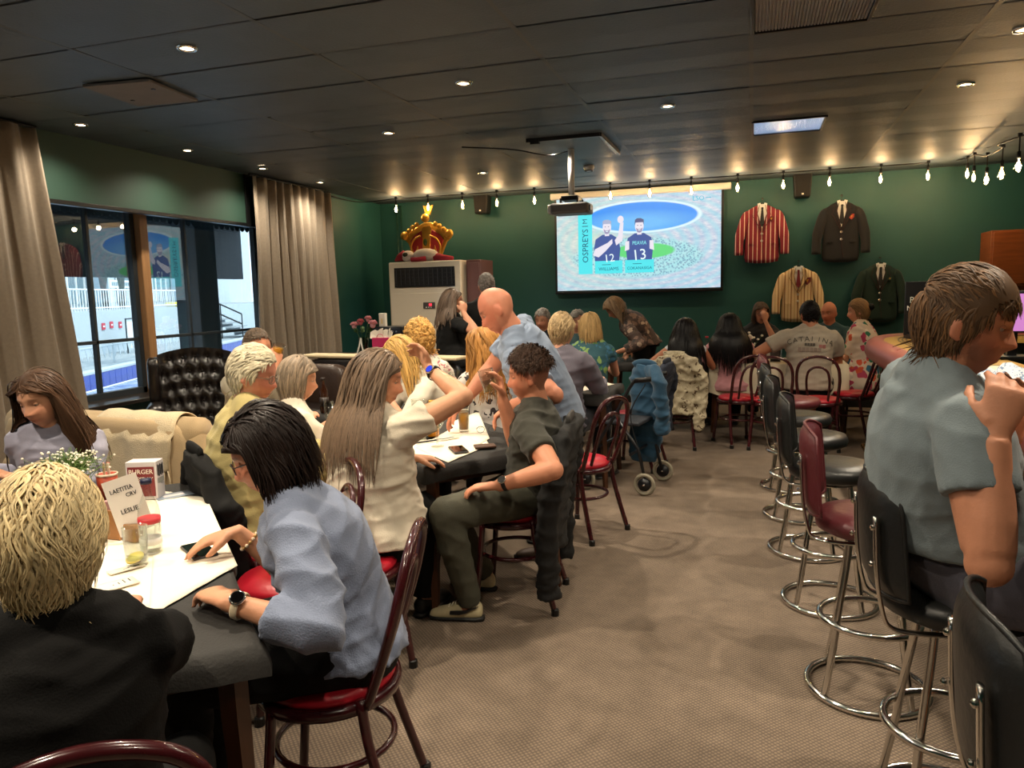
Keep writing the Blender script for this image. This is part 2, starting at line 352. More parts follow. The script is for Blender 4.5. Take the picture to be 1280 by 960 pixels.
# ================================================================ outside: canopy, pool, terrace, building
E1, N1, O1 = Vector((-.39, .92, 0)), Vector((-.92, -.39, 0)), Vector((-13.6, 12.6, 0))
def OP(s, n, z): return O1 + E1*s + N1*n + Vector((0, 0, z))
RO = Matrix((E1.to_3d(), -N1.to_3d(), Vector((0,0,1)))).transposed()       # local x along the pool edge, y toward the room
white_r = mat('white_render', '#c3ccd0', .7, noise=.05, nscale=2)
conc = mat('pool_deck', '#a3aaab', .7, noise=.15, nscale=6)
st('trim_7', MB().box((-6.9, 4, 2.72), (2.5, 13, .12)).box((-8.1, 4, 2.3), (.12, 13, .86)), mat('canopy_dark', '#33383b', .7))
mb = st('trim_8', MB().box((-5.95, 4.2, 2.62), (.03, 7.2, .06)), alu)
rib = None
for i in range(60):
    if rib is None: rib = MB().tube(arc((0,0,0), .045, 0, PI, 6, (0,1,0), (-1,0,0)), (.004, .004), 4).add([(0,-.045,0),(0,.045,0),(0,.045,-.22),(0,.03,-.25),(0,0,-.265),(0,-.03,-.25),(0,-.045,-.22)], [(0,1,2,3,4,5,6)]).build('valance_scallop', mat('valance_grey', '#596067', .8), mb); q = rib
    else: q = rib.copy(); COL.objects.link(q)
    q.location = (-5.95, 3.3+i*.092, 2.62)
st('trim_9', MB().box((-6.35, 7.42, 1.3), (.34, .34, 2.75)), mat('column_paint', '#4a545a', .6), bevel=.01)
st('trim_10', MB().box((-6.1, 4.95, 1.3), (.2, .28, 2.75)), mat('column_paint'), bevel=.01)
st('ground_deck', MB().box((-7.0, 8, -.12), (2.2, 34, .2)), conc)
d = MB(); d.box(OP(13, 1.3, -.1), (60, 2.6, .2), M=RO); st('ground_far_deck', d, conc)
# water with a soft tiled floor under it
wm = mat('pool_water', '#9fc3dd', .08); t = NT(wm); tc = t.new('ShaderNodeTexCoord'); b = t.n['Principled BSDF']
wv = t.new('ShaderNodeTexNoise', i_Scale=1.6, i_Detail=3.0, i_Distortion=.8); mp = t.new('ShaderNodeMapping'); mp.inputs['Scale'].default_value = (1,3.2,1); mp.inputs['Rotation'].default_value = (0,0,.4)
t.link(tc.outputs['Object'], mp.inputs[0]); t.link(mp.outputs[0], wv.inputs['Vector'])
cr = t.new('ShaderNodeValToRGB'); cr.color_ramp.elements[0].position = .38; cr.color_ramp.elements[0].color = srgb('#6d94bb'); cr.color_ramp.elements[1].position = .62; cr.color_ramp.elements[1].color = srgb('#dbe9f2')
t.link(wv.outputs[0], cr.inputs[0]); t.link(cr.outputs[0], b.inputs['Base Color']); bp = t.new('ShaderNodeBump', i_Strength=.25, i_Distance=.05); t.link(wv.outputs[0], bp.inputs['Height']); t.link(bp.outputs[0], b.inputs['Normal'])
o = MB().add([(-8.05,-10,-.35),(-8.05,45,-.35),OP(44,0,-.35),OP(-24,0,-.35)],[(0,1,2,3)]).build('pool_water', wm); tag(o, 'pale blue pool water beyond the windows', 'water', kind='stuff')
pe = thing('pool_edge', 'dark blue tiled band along the far pool edge', 'pool edge', OP(0,0,0))
band = mat('pool_tile_blue', '#2b3f9c', .3, noise=.2, nscale=12); bt = None
for i in range(110):
    if bt is None: bt = MB().box((0,0,0),(.3,.05,.32), M=RO).build('tile', band, pe, bevel=.006); q = bt
    else: q = bt.copy(); COL.objects.link(q)
    q.location = E1*(-8+i*.31) + Vector((0,0,-.16))
MB().box((0,0,0),(44,.3,.05),M=RO).build('coping', white_r, pe).location = N1*.15+E1*10+Vector((0,0,.03))
bn = thing('bunting', 'row of small white pennants along the far side of the pool', 'bunting', OP(0,.9,0)); fl = None
MB().tube([E1*-6+Vector((0,0,.46)), E1*9+Vector((0,0,.46))], .02, 6).build('cord', white_r, bn)
for i in range(46):
    if fl is None: fl = MB().prism([(-.13,0),(.13,0),(0,-.3)], .01, M=RO).build('pennant', white_r, bn); q = fl
    else: q = fl.copy(); COL.objects.link(q)
    q.location = E1*(-5+i*.3)+Vector((0,0,.45))
for i in range(9): MB().tube([E1*(-6+i*1.8), E1*(-6+i*1.8)+Vector((0,0,.5))], .025, 6).build('post', white_r, bn)
st('wall_terrace', MB().box(OP(13, 2.7, .65), (54, .2, 1.3), M=RO), white_r)
st('ground_terrace', MB().box(OP(13, 6.5, 1.2), (54, 7.6, .2), M=RO), conc)
rl = thing('terrace_railing', 'white metal railing along the raised terrace beyond the pool', 'railing', OP(0,2.7,1.3))
wp = mat('white_paint', '#f1f3f2', .5)
for z in (.08, .62): MB().tube([E1*-9+Vector((0,0,z)), E1*13+Vector((0,0,z))], .022, 6).build('rail', wp, rl)
bal = MB().tube([(0,0,0),(0,0,.62)], .013, 5).build('baluster', wp, rl); bal.location = E1*-9
for i in range(1, 130): q = bal.copy(); COL.objects.link(q); q.location = E1*(-9+i*.169)
for i, s in enumerate((129.5, 139.5, 150.5)):
    p = Y(s, 408, 0) if False else None
redm = mat('sign_red', '#d43a4d', .5)
def on_n(px, py, n):
    r = ray(px, py); c = Vector((0,0,EYE)); k = (OP(0,n,0)-c).dot(N1)/r.dot(N1); return c+r*k
for i, (px, w) in enumerate(((129.5,'left'),(139.5,'middle'),(150.5,'right'))):
    p = on_n(px, 408 if i == 0 else 406, 2.58); t = thing('warning_sign', '%s one of the three small red signs on the terrace wall' % {'left':'nearest','middle':'middle','right':'farthest'}[w], 'sign', p)
    MB().box((0,0,0),(.2,.02,.2),M=RO).build('sign_plate', redm, t); MB().box(-N1*.012,(.11,.01,.05),M=RO).build('white_mark', wp, t)
# stair with handrail
sr = thing('terrace_stair', 'pale stair rising from the pool deck to the terrace', 'stairs', OP(13.6,2.5,0))
for i in range(8):
    MB().box(E1*(.95)+N1*(-2.2+i*.3)+Vector((0,0,.1+i*.16)),(2.0,.36,.05),M=RO).build('tread', conc, sr)
    MB().box(E1*(.95)+N1*(-2.05+i*.3)+Vector((0,0,.02+i*.16)),(2.0,.03,.15),M=RO).build('riser', mat('riser_grey','#7f8a90',.7), sr)
hr = thing('stair_handrail', 'black sloping handrail beside the pale terrace stair', 'handrail', OP(13.5,.4,0))
for z in (.55,.95): MB().tube([Vector((0,0,z)), N1*2.4+Vector((0,0,z+1.2))], .03, 6).build('rail', blackm, hr)
for i in range(4): MB().tube([N1*(i*.8)+Vector((0,0,0)), N1*(i*.8)+Vector((0,0,.95+i*.4))], .025, 6).build('post', blackm, hr)
# building behind
fb = thing('clubhouse', 'bright white clubhouse front with tall windows behind the terrace', 'building', OP(0,8,1.3))
MB().box(E1*14+N1*.2+Vector((0,0,3.)),(64,.3,6),M=RO).build('facade', white_r, fb)
gw = mat('far_window', '#7f9299', .2)
for i in range(18):
    c = E1*(-7.5+i*2.4); MB().box(c-N1*.0+Vector((0,0,1.3)),(1.5,.06,2.2),M=RO).build('window_glass', gw, fb)
    for dx in (-.75,0,.75): MB().box(c+E1*dx-N1*.05+Vector((0,0,1.3)),(.07,.06,2.2),M=RO).build('window_bar', wp, fb)
    MB().box(c-N1*.05+Vector((0,0,1.5)),(1.5,.06,.07),M=RO).build('window_bar', wp, fb)
for i in range(9): MB().box(E1*(-6.4+i*4.8)-N1*.5+Vector((0,0,2)),(.5,.4,4.),M=RO).build('pier', mat('pier_bluegrey','#8fa3b0',.7), fb)
p = on_n(150, 355, 7.0); sg = thing('name_board', 'long white name board over the terrace', 'sign', p); MB().box((0,0,0),(2.2,.05,.34),M=RO).build('board', wp, sg)
for i in range(9): MB().box(E1*(-.85+i*.21)-N1*.04,(.13,.02,.16),M=RO).build('raised_letter', gw, sg)
MB().box(E1*-.9-Vector((0,0,1.)),(.05,.05,p.z-1.3+.0),M=RO).build('stand', wp, sg).location = N1*.03+Vector((0,0,1.-(p.z-1.3)/2)); MB().box(E1*.9-Vector((0,0,1.)),(.05,.05,p.z-1.3+.0),M=RO).build('stand', wp, sg).location = N1*.03+Vector((0,0,1.-(p.z-1.3)/2))
p = A(260, 367, 17.5);  sg = thing('emblem_sign', 'white round-edged sign with a red emblem by the stair top', 'sign', p); MB().box((0,0,-.45),(.07,.07,1.4),M=RO).build('post', wp, sg)
MB().box(-N1*.04,(.5,.04,.5),M=RO).build('board', wp, sg, bevel=.05); MB().prism([(-.14,.14),(.14,.14),(.14,0),(0,-.17),(-.14,0)], .03, M=RO, c=-N1*.07).build('red_emblem', redm, sg)
bark = mat('bark', '#3c3a36', .9, noise=.3, nscale=8)
for i, (px, ln) in enumerate(((133, -.5), (153, .4), (246, .2))):
    p = on_n(px, 385, 4.5) if i < 2 else A(px, 385, 17.5); p.z = 1.295; t = thing('terrace_tree', '%s dark forked tree trunk standing on the terrace' % ('leftmost','middle','rightmost')[i], 'tree', p)
    MB().tube(spline([(0,0,-.02),E1*.1*ln+Vector((0,0,.5)),E1*ln*.5+Vector((0,0,1.4)),E1*ln+Vector((0,0,3))],5),.1,7).build('trunk', bark, t, True)
    MB().tube(spline([E1*.15*ln+Vector((0,0,.6)),-E1*ln*.5+Vector((0,0,1.5)),-E1*ln*.7+Vector((0,0,3))],5),.06,6).build('branch', bark, t, True)
    mb = MB()
    for k in range(150):
        c = Vector((RNG.normal(0,.35), RNG.normal(0,.35), 3.0+RNG.normal(0,.5))); a = Vector(RNG.normal(0,1,3)).normalized()*.16; bq = a.cross(Vector(RNG.normal(0,1,3))).normalized()*.1
        mb.add([c-a, c+bq, c+a, c-bq], [(0,1,2,3)])
    tag(mb.build('foliage', mat('leaf_green','#6f8a58',.7), t), kind='stuff')
p = on_n(220, 396, 3.3); p.z = 1.3; t = thing('float_ring', 'yellow float lying on the terrace behind the railing', 'float', p)
MB().tube(arc((0,0,.09), .3, 0, 2*PI*15/16, 16, (1,0,0), (0,1,0)), .09, 8, closed=True).build('ring', mat('yellow_vinyl','#e8d63a',.4), t, True); MB().ball((0,0,.09),(.2,.2,.05)).build('float_base', mat('yellow_vinyl'), t, True)
p = on_n(165, 428, 1.9); p.z = 0; t = thing('lane_board', 'white framed board standing on the far pool deck', 'board', p)
MB().box(Vector((0,0,.55)),(.62,.03,.8),M=RO).build('panel', wp, t); 
for dx in (-.33,.33): MB().tube([E1*dx, E1*dx+Vector((0,0,1.05))], .022, 6).build('upright', alu, t)
MB().tube([E1*-.33+Vector((0,0,1.03)), E1*.33+Vector((0,0,1.03))], .022, 6).build('crossbar', alu, t)
# ================================================================ furniture
wood = mat('bentwood_lacquer', '#3d1216', .22, noise=.15, nscale=12, coat=.4)
redv = mat('red_vinyl', '#b3182b', .35, noise=.08, nscale=6, bump=.05, bscale=60)
def chair(label, x, y, yaw, group='bentwood chairs', seatm=None):
    """yaw: direction the sitter faces, degrees from +Y counter-clockwise"""
    key = 'chair'
    if key in KIDS: return dup(KIDS[key], (x, y, 0), math.radians(yaw), label, group)
    t = thing('bentwood_chair', label, 'chair', (x, y, 0), math.radians(yaw), group); KIDS[key] = t
    MB().lathe([(0,.435),(.17,.435),(.19,.445),(.195,.46),(.18,.478),(.1,.488),(0,.49)], 28).build('seat', redv, t, True)
    MB().lathe([(.185,.415),(.208,.415),(.212,.43),(.208,.447),(.185,.447)], 28, closed=True).build('seat_ring', wood, t, True)
    for s in (-1, 1):
        MB().tube(spline([(s*.155,.12,.43),(s*.165,.135,.25),(s*.185,.16,.02),(s*.186,.162,0)],5), [.015]*10+[.0135]*5+[.016], 8).build('leg', wood, t, True)
        MB().tube(spline([(s*.165,-.13,.46),(s*.172,-.155,.3),(s*.195,-.235,.02),(s*.196,-.238,0)],5), [.015]*10+[.0135]*5+[.016], 8).build('leg', wood, t, True)
        MB().lathe([(.019,0),(.019,.03),(.015,.035)],10,(s*.186,.162,0)).build('leg_cap', blackm, t); MB().lathe([(.019,0),(.019,.03),(.015,.035)],10,(s*.196,-.238,0)).build('leg_cap', blackm, t)
    B = lambda u, z: (u, -.155-(z-.46)*.26-.02*math.sin((z-.46)*6), z)
    hp = [B(.165,.44),B(.178,.56),B(.186,.68),B(.172,.79),B(.118,.865),B(0,.895),B(-.118,.865),B(-.172,.79),B(-.186,.68),B(-.178,.56),B(-.165,.44)]
    MB().tube(spline(hp,5), .0145, 8).build('back_hoop', wood, t, True)
    ip = [B(.085,.445),B(.095,.56),B(.1,.66),B(.085,.745),B(.045,.785),B(0,.795),B(-.045,.785),B(-.085,.745),B(-.1,.66),B(-.095,.56),B(-.085,.445)]
    MB().tube(spline(ip,5), .0115, 8).build('inner_hoop', wood, t, True)
    MB().tube([(.172*math.cos(a),.172*math.sin(a)-.01,.255) for a in [2*PI*i/28 for i in range(28)]], .0105, 8, closed=True).build('stretcher_ring', wood, t, True)
    return t
stoolb, stoolr = mat('black_vinyl', '#1b1c1c', .38, bump=.08, bscale=50), mat('maroon_vinyl', '#5b2429', .4, noise=.1, nscale=8, bump=.08, bscale=50)
def stool(label, x, y, yaw, m, group='chrome bar stools'):
    """yaw: direction the sitter faces"""
    t = thing('bar_stool', label, 'bar stool', (x, y, 0), math.radians(yaw), group)
    def parts():
        MB().tube([(.215*math.cos(a),.215*math.sin(a),.0135) for a in [2*PI*i/40 for i in range(40)]], .0135, 10, closed=True).build('base_ring', chrome, t, True)
        MB().tube([(.175*math.cos(a),.175*math.sin(a),.29) for a in [2*PI*i/36 for i in range(36)]], .0125, 10, closed=True).build('foot_ring', chrome, t, True)
        for k in range(4):
            a = PI/4+k*PI/2; c, s = math.cos(a), math.sin(a)
            MB().tube(spline([(.105*c,.105*s,.62),(.12*c,.12*s,.5),(.15*c,.15*s,.33),(.165*c,.165*s,.22),(.2*c,.2*s,.04),(.208*c,.208*s,.015)],5), .0125, 8).build('leg', chrome, t, True)
        MB().lathe([(0,.605),(.11,.605),(.12,.615),(.12,.63),(0,.63)], 20).build('seat_plate', blackm, t)
        for s in (-1,1): MB().tube(spline([(s*.13,.02,.615),(s*.13,-.14,.612),(s*.13,-.2,.625),(s*.13,-.222,.67),(s*.13,-.24,.78),(s*.128,-.248,.93)],6), (.013,.006), 8, lat=Vector((1,0,0))).build('back_bracket', chrome, t, True)
        for s in (-1,1):
            for z in (.8,.9): MB().ball((s*.13,-.255,z), (.008,.006,.008), u=8, w=6).build('bolt', chrome, t)
    parts()
    MB().lathe([(0,.63),(.17,.63),(.198,.645),(.203,.672),(.19,.698),(.12,.71),(0,.712)], 32).build('seat', m, t, True)
    vs = []; NU, NV = 12, 10
    mb = MB()
    for side in (0, 1):
        for v in range(NV+1):
            for u in range(NU+1):
                a, b = 2*u/NU-1, 2*v/NV-1; th = .024*max(0, 1-max(abs(a), abs(b))**5)**.5
                w = .19*(1-.1*(b*.5+.5)-.12*max(0,b)**4); x_ = a*w; y_ = -.222+.05*a*a-.02*(b+1)*.6+(th if side == 0 else -th); z_ = .865+b*.165-(.03*abs(a)**3 if b > 0 else -.02*abs(a)**3)*abs(b); vs.append((x_, y_, z_))
    n1 = (NU+1)*(NV+1)
    for side in (0, 1):
        for v in range(NV):
            for u in range(NU):
                i = side*n1+v*(NU+1)+u; mb.f.append((i,i+1,i+NU+2,i+NU+1)); mb.m.append(0)
    mb.v = vs
    bd = [u for u in range(NU+1)] + [v*(NU+1)+NU for v in range(1,NV+1)] + [NV*(NU+1)+u for u in range(NU-1,-1,-1)] + [v*(NU+1) for v in range(NV-1,0,-1)]
    for i in range(len(bd)): a, b = bd[i], bd[(i+1) % len(bd)]; mb.f.append((a,b,b+n1,a+n1)); mb.m.append(0)
    mb.build('backrest', m, t, True, subsurf=1)
    pp = [Vector(vs[i])*.5+Vector(vs[i+n1])*.5 for i in bd]; MB().tube(pp, .006, 6, closed=True).build('piping', m, t, True)
    return t
blackcloth = mat('black_tablecloth', '#211f1d', .75, noise=.12, nscale=12, bump=.15, bscale=120)
darkwood = mat('table_leg_wood', '#4a2a17', .4, noise=.25, nscale=10, stretch=(6,6,1))
papr = mat('table_paper', '#efe6d2', .8, noise=.05, nscale=3, bump=.12, bscale=9)
def table(label, O, yaw, L, Wd, z=.76, top=None, legs=True, cloth_label=None, drop=.07):
    """O: corner at the near end; local x along the table, local y across; yaw of local x in degrees"""
    t = thing('dining_table', label, 'table', (O[0], O[1], 0), math.radians(yaw))
    MB().box((L/2, Wd/2, z-.03), (L-.02, Wd-.02, .035)).build('tabletop', darkwood, t, bevel=.005)
    MB().box((L/2, Wd/2, z-.08), (L-.14, Wd-.14, .07)).build('apron', darkwood, t)
    for x in (.06, L-.06):
        for y in (.06, Wd-.06):
            dx, dy = (-.03 if x < L/2 else .03), (-.02 if y < Wd/2 else .02)
            MB().tube([(x,y,z-.05),(x+dx*.1,y+dy*.1,z-.2),(x+dx,y+dy,0)], [(.034,.034),(.033,.033),(.02,.02)], 4, lat=Vector((1,0,0))).build('leg', darkwood, t)
    if cloth_label:
        c = thing('tablecloth', cloth_label, 'tablecloth', (O[0], O[1], 0), math.radians(yaw)); rg = np.random.default_rng(int(abs(O[0]*100))); mb = MB()
        per = [(x, 0) for x in np.linspace(0, L, 40)][:-1] + [(L, y) for y in np.linspace(0, Wd, 16)][:-1] + [(x, Wd) for x in np.linspace(L, 0, 40)][:-1] + [(0, y) for y in np.linspace(Wd, 0, 16)][:-1]
        n = len(per); vs = []
        for k in range(4):
            for i, (x, y) in enumerate(per):
                cx, cy = (x-L/2), (y-Wd/2); ox, oy = np.sign(cx)*(abs(abs(cx)-L/2) < 1e-6), np.sign(cy)*(abs(abs(cy)-Wd/2) < 1e-6)
                r = .012*math.sin(i*.9)+.01*math.sin(i*.37+1)
                if k == 0: vs.append((x-ox*.02, y-oy*.02, z-.0085))
                elif k == 1: vs.append((x, y, z-.013))
                else: q = (k-1)/2; vs.append((x+ox*(.012+r*q), y+oy*(.012+r*q), z-.013-drop*q*(1+.2*math.sin(i*.23))))
        fs = [tuple(range(n))] + [(k*n+i, k*n+(i+1) % n, (k+1)*n+(i+1) % n, (k+1)*n+i) for k in range(3) for i in range(n)]
        mb.add(vs, fs); mb.build('cloth', blackcloth if top is None else top, c, True)
    return t
def sheet(name, label, cat, pts, z, m, group=None, t=.0012, lift=.004, seed=0, n=14):
    """a loose sheet of paper: a quad (4 world xy corners) with a little waviness"""
    P = [Vector((p[0], p[1], 0)) for p in pts]; rg = np.random.default_rng(seed); a, b, c = rg.uniform(0, 6, 3); vs = []
    for i in range(n+1):
        for j in range(n+1):
            u, v = i/n, j/n; p = P[0]*(1-u)*(1-v)+P[1]*u*(1-v)+P[2]*u*v+P[3]*(1-u)*v
            vs.append((p.x, p.y, z+lift*(.5+.5*math.sin(5*u+a)*math.sin(4*v+b)) + lift*.5*math.sin(11*u+7*v+c)**2))
    o = tag(MB().add(vs, [(i*(n+1)+j, i*(n+1)+j+1, (i+1)*(n+1)+j+1, (i+1)*(n+1)+j) for i in range(n) for j in range(n)]).build(name, m, smooth=True), label, cat, group)
    md = o.modifiers.new('t', 'SOLIDIFY'); md.thickness = t; md.offset = 1
    return o
# ---- tables
U1 = Vector((-.70, .714, 0)); NA = Vector((-1.08, 1.38, 0))
YAW1 = math.degrees(math.atan2(.714, -.70))
table('long dark table in the foreground where the woman with the watch sits', NA, YAW1, 1.80, .74, cloth_label='black cloth on the foreground table under the white paper')
U2 = Vector((-.73, .683, 0)); W2 = Vector((.683, .73, 0)); NB = Vector((-1.44, 3.10, 0)); YAW2 = math.degrees(math.atan2(.683, -.73))
table_mid = table('long dark table in the middle where the young man drinks', NB-W2*0, YAW2, 2.1, -.78 if False else .78, cloth_label='black cloth hanging over the middle table') if False else None
def table_r(label, N, u, L, w, Wd, **k):      # corner so that local y points along w
    yaw = math.degrees(math.atan2(u.y, u.x)); y_ = Vector((-u.y, u.x, 0))
    O = N if y_.dot(w) > 0 else N + w*Wd
    return table(label, O, yaw, L, Wd, **k)
table_r('long dark table in the middle where the young man drinks', NB, U2, 2.1, W2, .78, cloth_label='black cloth hanging over the middle table')
table('dark table behind the young man with the walking frame at its end', (-2.3, 5.62), 0, 1.25, .72, cloth_label='dark cloth on the table beside the walking frame')
creamcloth = mat('cream_cloth', '#cfc2a8', .8, noise=.06, nscale=8)
table('far table below the screen with the bread dish', (-1.55, 8.12), 0, 1.05, .72, cloth_label='dark cloth on the far table with the bread dish')
table('far table under the striped blazer with a cream cloth', (-.42, 8.12), 0, 1.35, .72, top=creamcloth, cloth_label='cream cloth hanging from the far table under the blazers', drop=.3)
# ---- chairs
chair('bentwood chair of the dark-haired woman in the pale blue shirt', -1.17, 1.80, 106)
chair('bentwood chair at the bottom edge behind the woman in black', -1.095, .985, 38)
chair('bentwood chair of the woman in the white top with long grey hair', -1.57, 2.61, -26)
chair('bentwood chair tucked in beyond the pale blue shirt, between the two long tables', -1.71, 2.38, 135)
chair('bentwood chair of the young man with a dark jacket over it', -1.14, 3.48, 96)
chair('empty red-seated bentwood chair beside the man in the grey-purple shirt', -1.05, 4.60, 66)
chair('bentwood chair of the white-haired man with a black coat over it', -2.02, 2.72, -35)
chair('bentwood chair under the flowered cardigan', -.72, 7.42, 4)
chair('bentwood chair of the long-haired woman in the pink jacket', -.12, 7.66, 30)
chair('bentwood chair between the pink jacket and the grey tee', .18, 7.55, 0)
chair('bentwood chair of the man in the printed grey tee', .62, 7.62, -8)
chair('bentwood chair of the woman in the bright flowered dress', .98, 8.1, 60)
chair('bentwood chair of the man in the grey-purple shirt', -1.45, 5.18, 5)
chair('bentwood chair carrying the navy jacket beside the walking frame', -.98, 6.45, 80)
# ---- stools
for lab, x, y, m in (('maroon bar stool farthest along the bar, by the flowered dress', .30, 6.0, stoolr), ('black bar stool next to the farthest maroon one', .31, 5.25, stoolb), ('black bar stool third from the far end of the bar row', .33, 4.55, stoolb), ('black bar stool just behind the maroon one in mid row', .38, 3.80, stoolb), ('maroon bar stool directly behind the man in the grey tee', .44, 2.98, stoolr), ('black bar stool under the man in the grey-blue tee', .56, 2.28, stoolb), ('black bar stool cut by the lower right corner', .60, 1.36, stoolb)):
    stool(lab, x, y, -90+random.uniform(-8, 8), m)
# ---- bar counter
maroon = mat('bar_bolster', '#8d4a45', .38, noise=.1, nscale=5, bump=.06, bscale=30); barwood = mat('bar_top_wood', '#c39a4e', .35, noise=.18, nscale=7, stretch=(1,8,1), coat=.3)
bc = thing('bar_counter', 'curved bar counter with padded maroon edge and honey wooden top', 'bar', (1.0, 0, 0))
path = [(0,-1.6),(0,1),(0,3),(0,5),(0,6.6),(.03,7.1),(.14,7.5),(.38,7.75),(.7,7.8),(1.6,7.8)]
pth = spline([(x,y,0) for x,y in path], 6)
mb = MB(); mb.tube([p+Vector((-.0,0,.99)) for p in pth], .095, 14, lat=Vector((0,0,1))); mb.build('padded_edge', maroon, bc, True)
def offs(d): 
    out = []
    for i, p in enumerate(pth):
        tdir = (pth[min(i+1,len(pth)-1)]-pth[max(i-1,0)]).normalized(); nrm = Vector((tdir.y, -tdir.x, 0)); out.append(p+nrm*d)
    return out
def ribbon(a, b, z0, z1):
    n = len(a); vs = [p+Vector((0,0,z1)) for p in a]+[p+Vector((0,0,z1)) for p in b]+[p+Vector((0,0,z0)) for p in a]+[p+Vector((0,0,z0)) for p in b]
    fs = []
    for i in range(n-1): fs += [(i,i+1,n+i+1,n+i),(2*n+i,3*n+i,3*n+i+1,2*n+i+1),(i,2*n+i,2*n+i+1,i+1),(n+i,n+i+1,3*n+i+1,3*n+i)]
    fs += [(0,n,3*n,2*n),(n-1,3*n-1,4*n-1,2*n-1)]
    return MB().add(vs, fs)
ribbon(offs(.05), offs(.5), 1.02, 1.065).build('bar_top', barwood, bc, bevel=.004)
ribbon(offs(.06), offs(.11), .0, 1.02).build('front_panel', mat('bar_front_green', '#1f2f27', .5, noise=.1, nscale=3), bc)
ribbon(offs(.045), offs(.062), 0, .12).build('kick_board', blackm, bc)
for d in (.16,.19,.22): ribbon(offs(d), offs(d+.012), 1.064, 1.068).build('inlay_strip', mat('inlay_dark','#4a3a22',.4), bc)
MB().tube([p+Vector((-.1,0,.2)) for p in pth[:26]], .02, 8).build('foot_rail', mat('brass','#a5803f',.25,1.), bc, True)
# ================================================================ on and before the back wall
# ---- screen with its projected picture (the picture is flat print that shines: coloured shapes on the cloth)
YS = YB-.10
scx0, scx1, scz0, scz1 = -2.58, -.40, 1.55, 2.80
sc = thing('projection_screen', 'wide projection screen on the green back wall showing two players', 'projection screen', (0, YS, 0))
MB().box(((scx0+scx1)/2, .03, (scz0+scz1)/2), (scx1-scx0+.06, .01, scz1-scz0+.04)).build('black_border', blackm, sc)
MB().box(((scx0+scx1)/2+.02, .03, 2.83), (scx1-scx0+.2, .09, .085)).build('roller_case', whitem, sc, bevel=.012)
MB().box(((scx0+scx1)/2, .02, scz0-.03), (scx1-scx0+.06, .03, .035)).build('bottom_bar', blackm, sc, bevel=.006)
def img_mat():
    m = bpy.data.materials.new('projected_picture'); m.use_nodes = True; t = NT(m); b = t.n['Principled BSDF']
    tc = t.new('ShaderNodeTexCoord'); mp = t.new('ShaderNodeMapping'); mp.inputs['Location'].default_value = (-(scx0+scx1)/2, 0, -(scz0+scz1)/2); t.link(tc.outputs['Object'], mp.inputs[0])
    sx = t.new('ShaderNodeSeparateXYZ'); t.link(mp.outputs[0], sx.inputs[0]); X, Zc = sx.outputs[0], sx.outputs[2]
    def M(op, a, b_=None, clamp=False):
        n = t.new('ShaderNodeMath', operation=op, use_clamp=clamp)
        for i, q in enumerate((a, b_)):
            if q is None: continue
            if isinstance(q, (int, float)): n.inputs[i].default_value = q
            else: t.link(q, n.inputs[i])
        return n.outputs[0]
    def ell(cx, cz, rx, rz, soft=.06):
        a = M('POWER', M('DIVIDE', M('SUBTRACT', X, cx), rx), 2); c = M('POWER', M('DIVIDE', M('SUBTRACT', Zc, cz), rz), 2)
        r = M('SQRT', M('ADD', a, c)); n = t.new('ShaderNodeMapRange'); t.link(r, n.inputs[0]); n.inputs[1].default_value = 1+soft; n.inputs[2].default_value = 1-soft; return n.outputs[0], r
    def mixc(f, c1, c2):
        n = t.new('ShaderNodeMix', data_type='RGBA'); t.link(f, n.inputs[0]) if not isinstance(f, float) else None
        for i, c in ((6, c1), (7, c2)):
            if isinstance(c, str): n.inputs[i].default_value = srgb(c)
            else: t.link(c, n.inputs[i])
        return n.outputs[2]
    nz = t.new('ShaderNodeTexNoise', i_Scale=9.0, i_Detail=8.0, i_Roughness=.7); mp2 = t.new('ShaderNodeMapping'); mp2.inputs['Scale'].default_value = (1,1,3); t.link(mp.outputs[0], mp2.inputs[0]); t.link(mp2.outputs[0], nz.inputs['Vector'])
    cr = t.new('ShaderNodeValToRGB'); e = cr.color_ramp.elements; e[0].position = .35; e[0].color = srgb('#9db6d6'); e[1].position = .65; e[1].color = srgb('#e3e6ee'); t.link(nz.outputs[0], cr.inputs[0]); col = cr.outputs[0]
    # stands: rings of pale light
    f, r = ell(0, -.02, 1.0, .48); wv = M('SINE', M('MULTIPLY', r, 42)); rg = M('MULTIPLY', M('ADD', M('MULTIPLY', wv, .5), .5), .55)
    col = mixc(rg, col, '#8fd8e8')
    f, _ = ell(-.62, .05, .55, .5, .9); col = mixc(M('MULTIPLY', f, .35), col, '#d8e8a8')
    f, _ = ell(0, -.2, .86, .26); n2 = t.new('ShaderNodeTexVoronoi', i_Scale=38.0); t.link(mp.outputs[0], n2.inputs['Vector'])
    c2 = t.new('ShaderNodeValToRGB'); e = c2.color_ramp.elements; e[0].color = srgb('#2f6f9e'); e[0].position = .1; e[1].color = srgb('#a9e6ea'); e[1].position = .6; t.link(n2.outputs['Distance'], c2.inputs[0]); col = mixc(M('MULTIPLY', f, .8), col, c2.outputs[0])
    f, _ = ell(.1, -.12, .40, .10); col = mixc(f, col, '#5fd980')
    f, r = ell(.07, .33, .73, .19, .03); col = mixc(f, col, '#1490f4'); f, _ = ell(.02, .25, .6, .12, .5); col = mixc(M('MULTIPLY', f, .55), col, '#7fd4fb')
    f1, _ = ell(.07, .33, .78, .215, .02); f2, _ = ell(.07, .33, .73, .19, .02); col = mixc(M('SUBTRACT', f1, f2, True), col, '#d8f4fb')
    t.link(col, b.inputs['Emission Color']); b.inputs['Emission Strength'].default_value = .9; b.inputs['Base Color'].default_value = (.06,.06,.06,1); b.inputs['Roughness'].default_value = .9
    return m
im = img_mat()
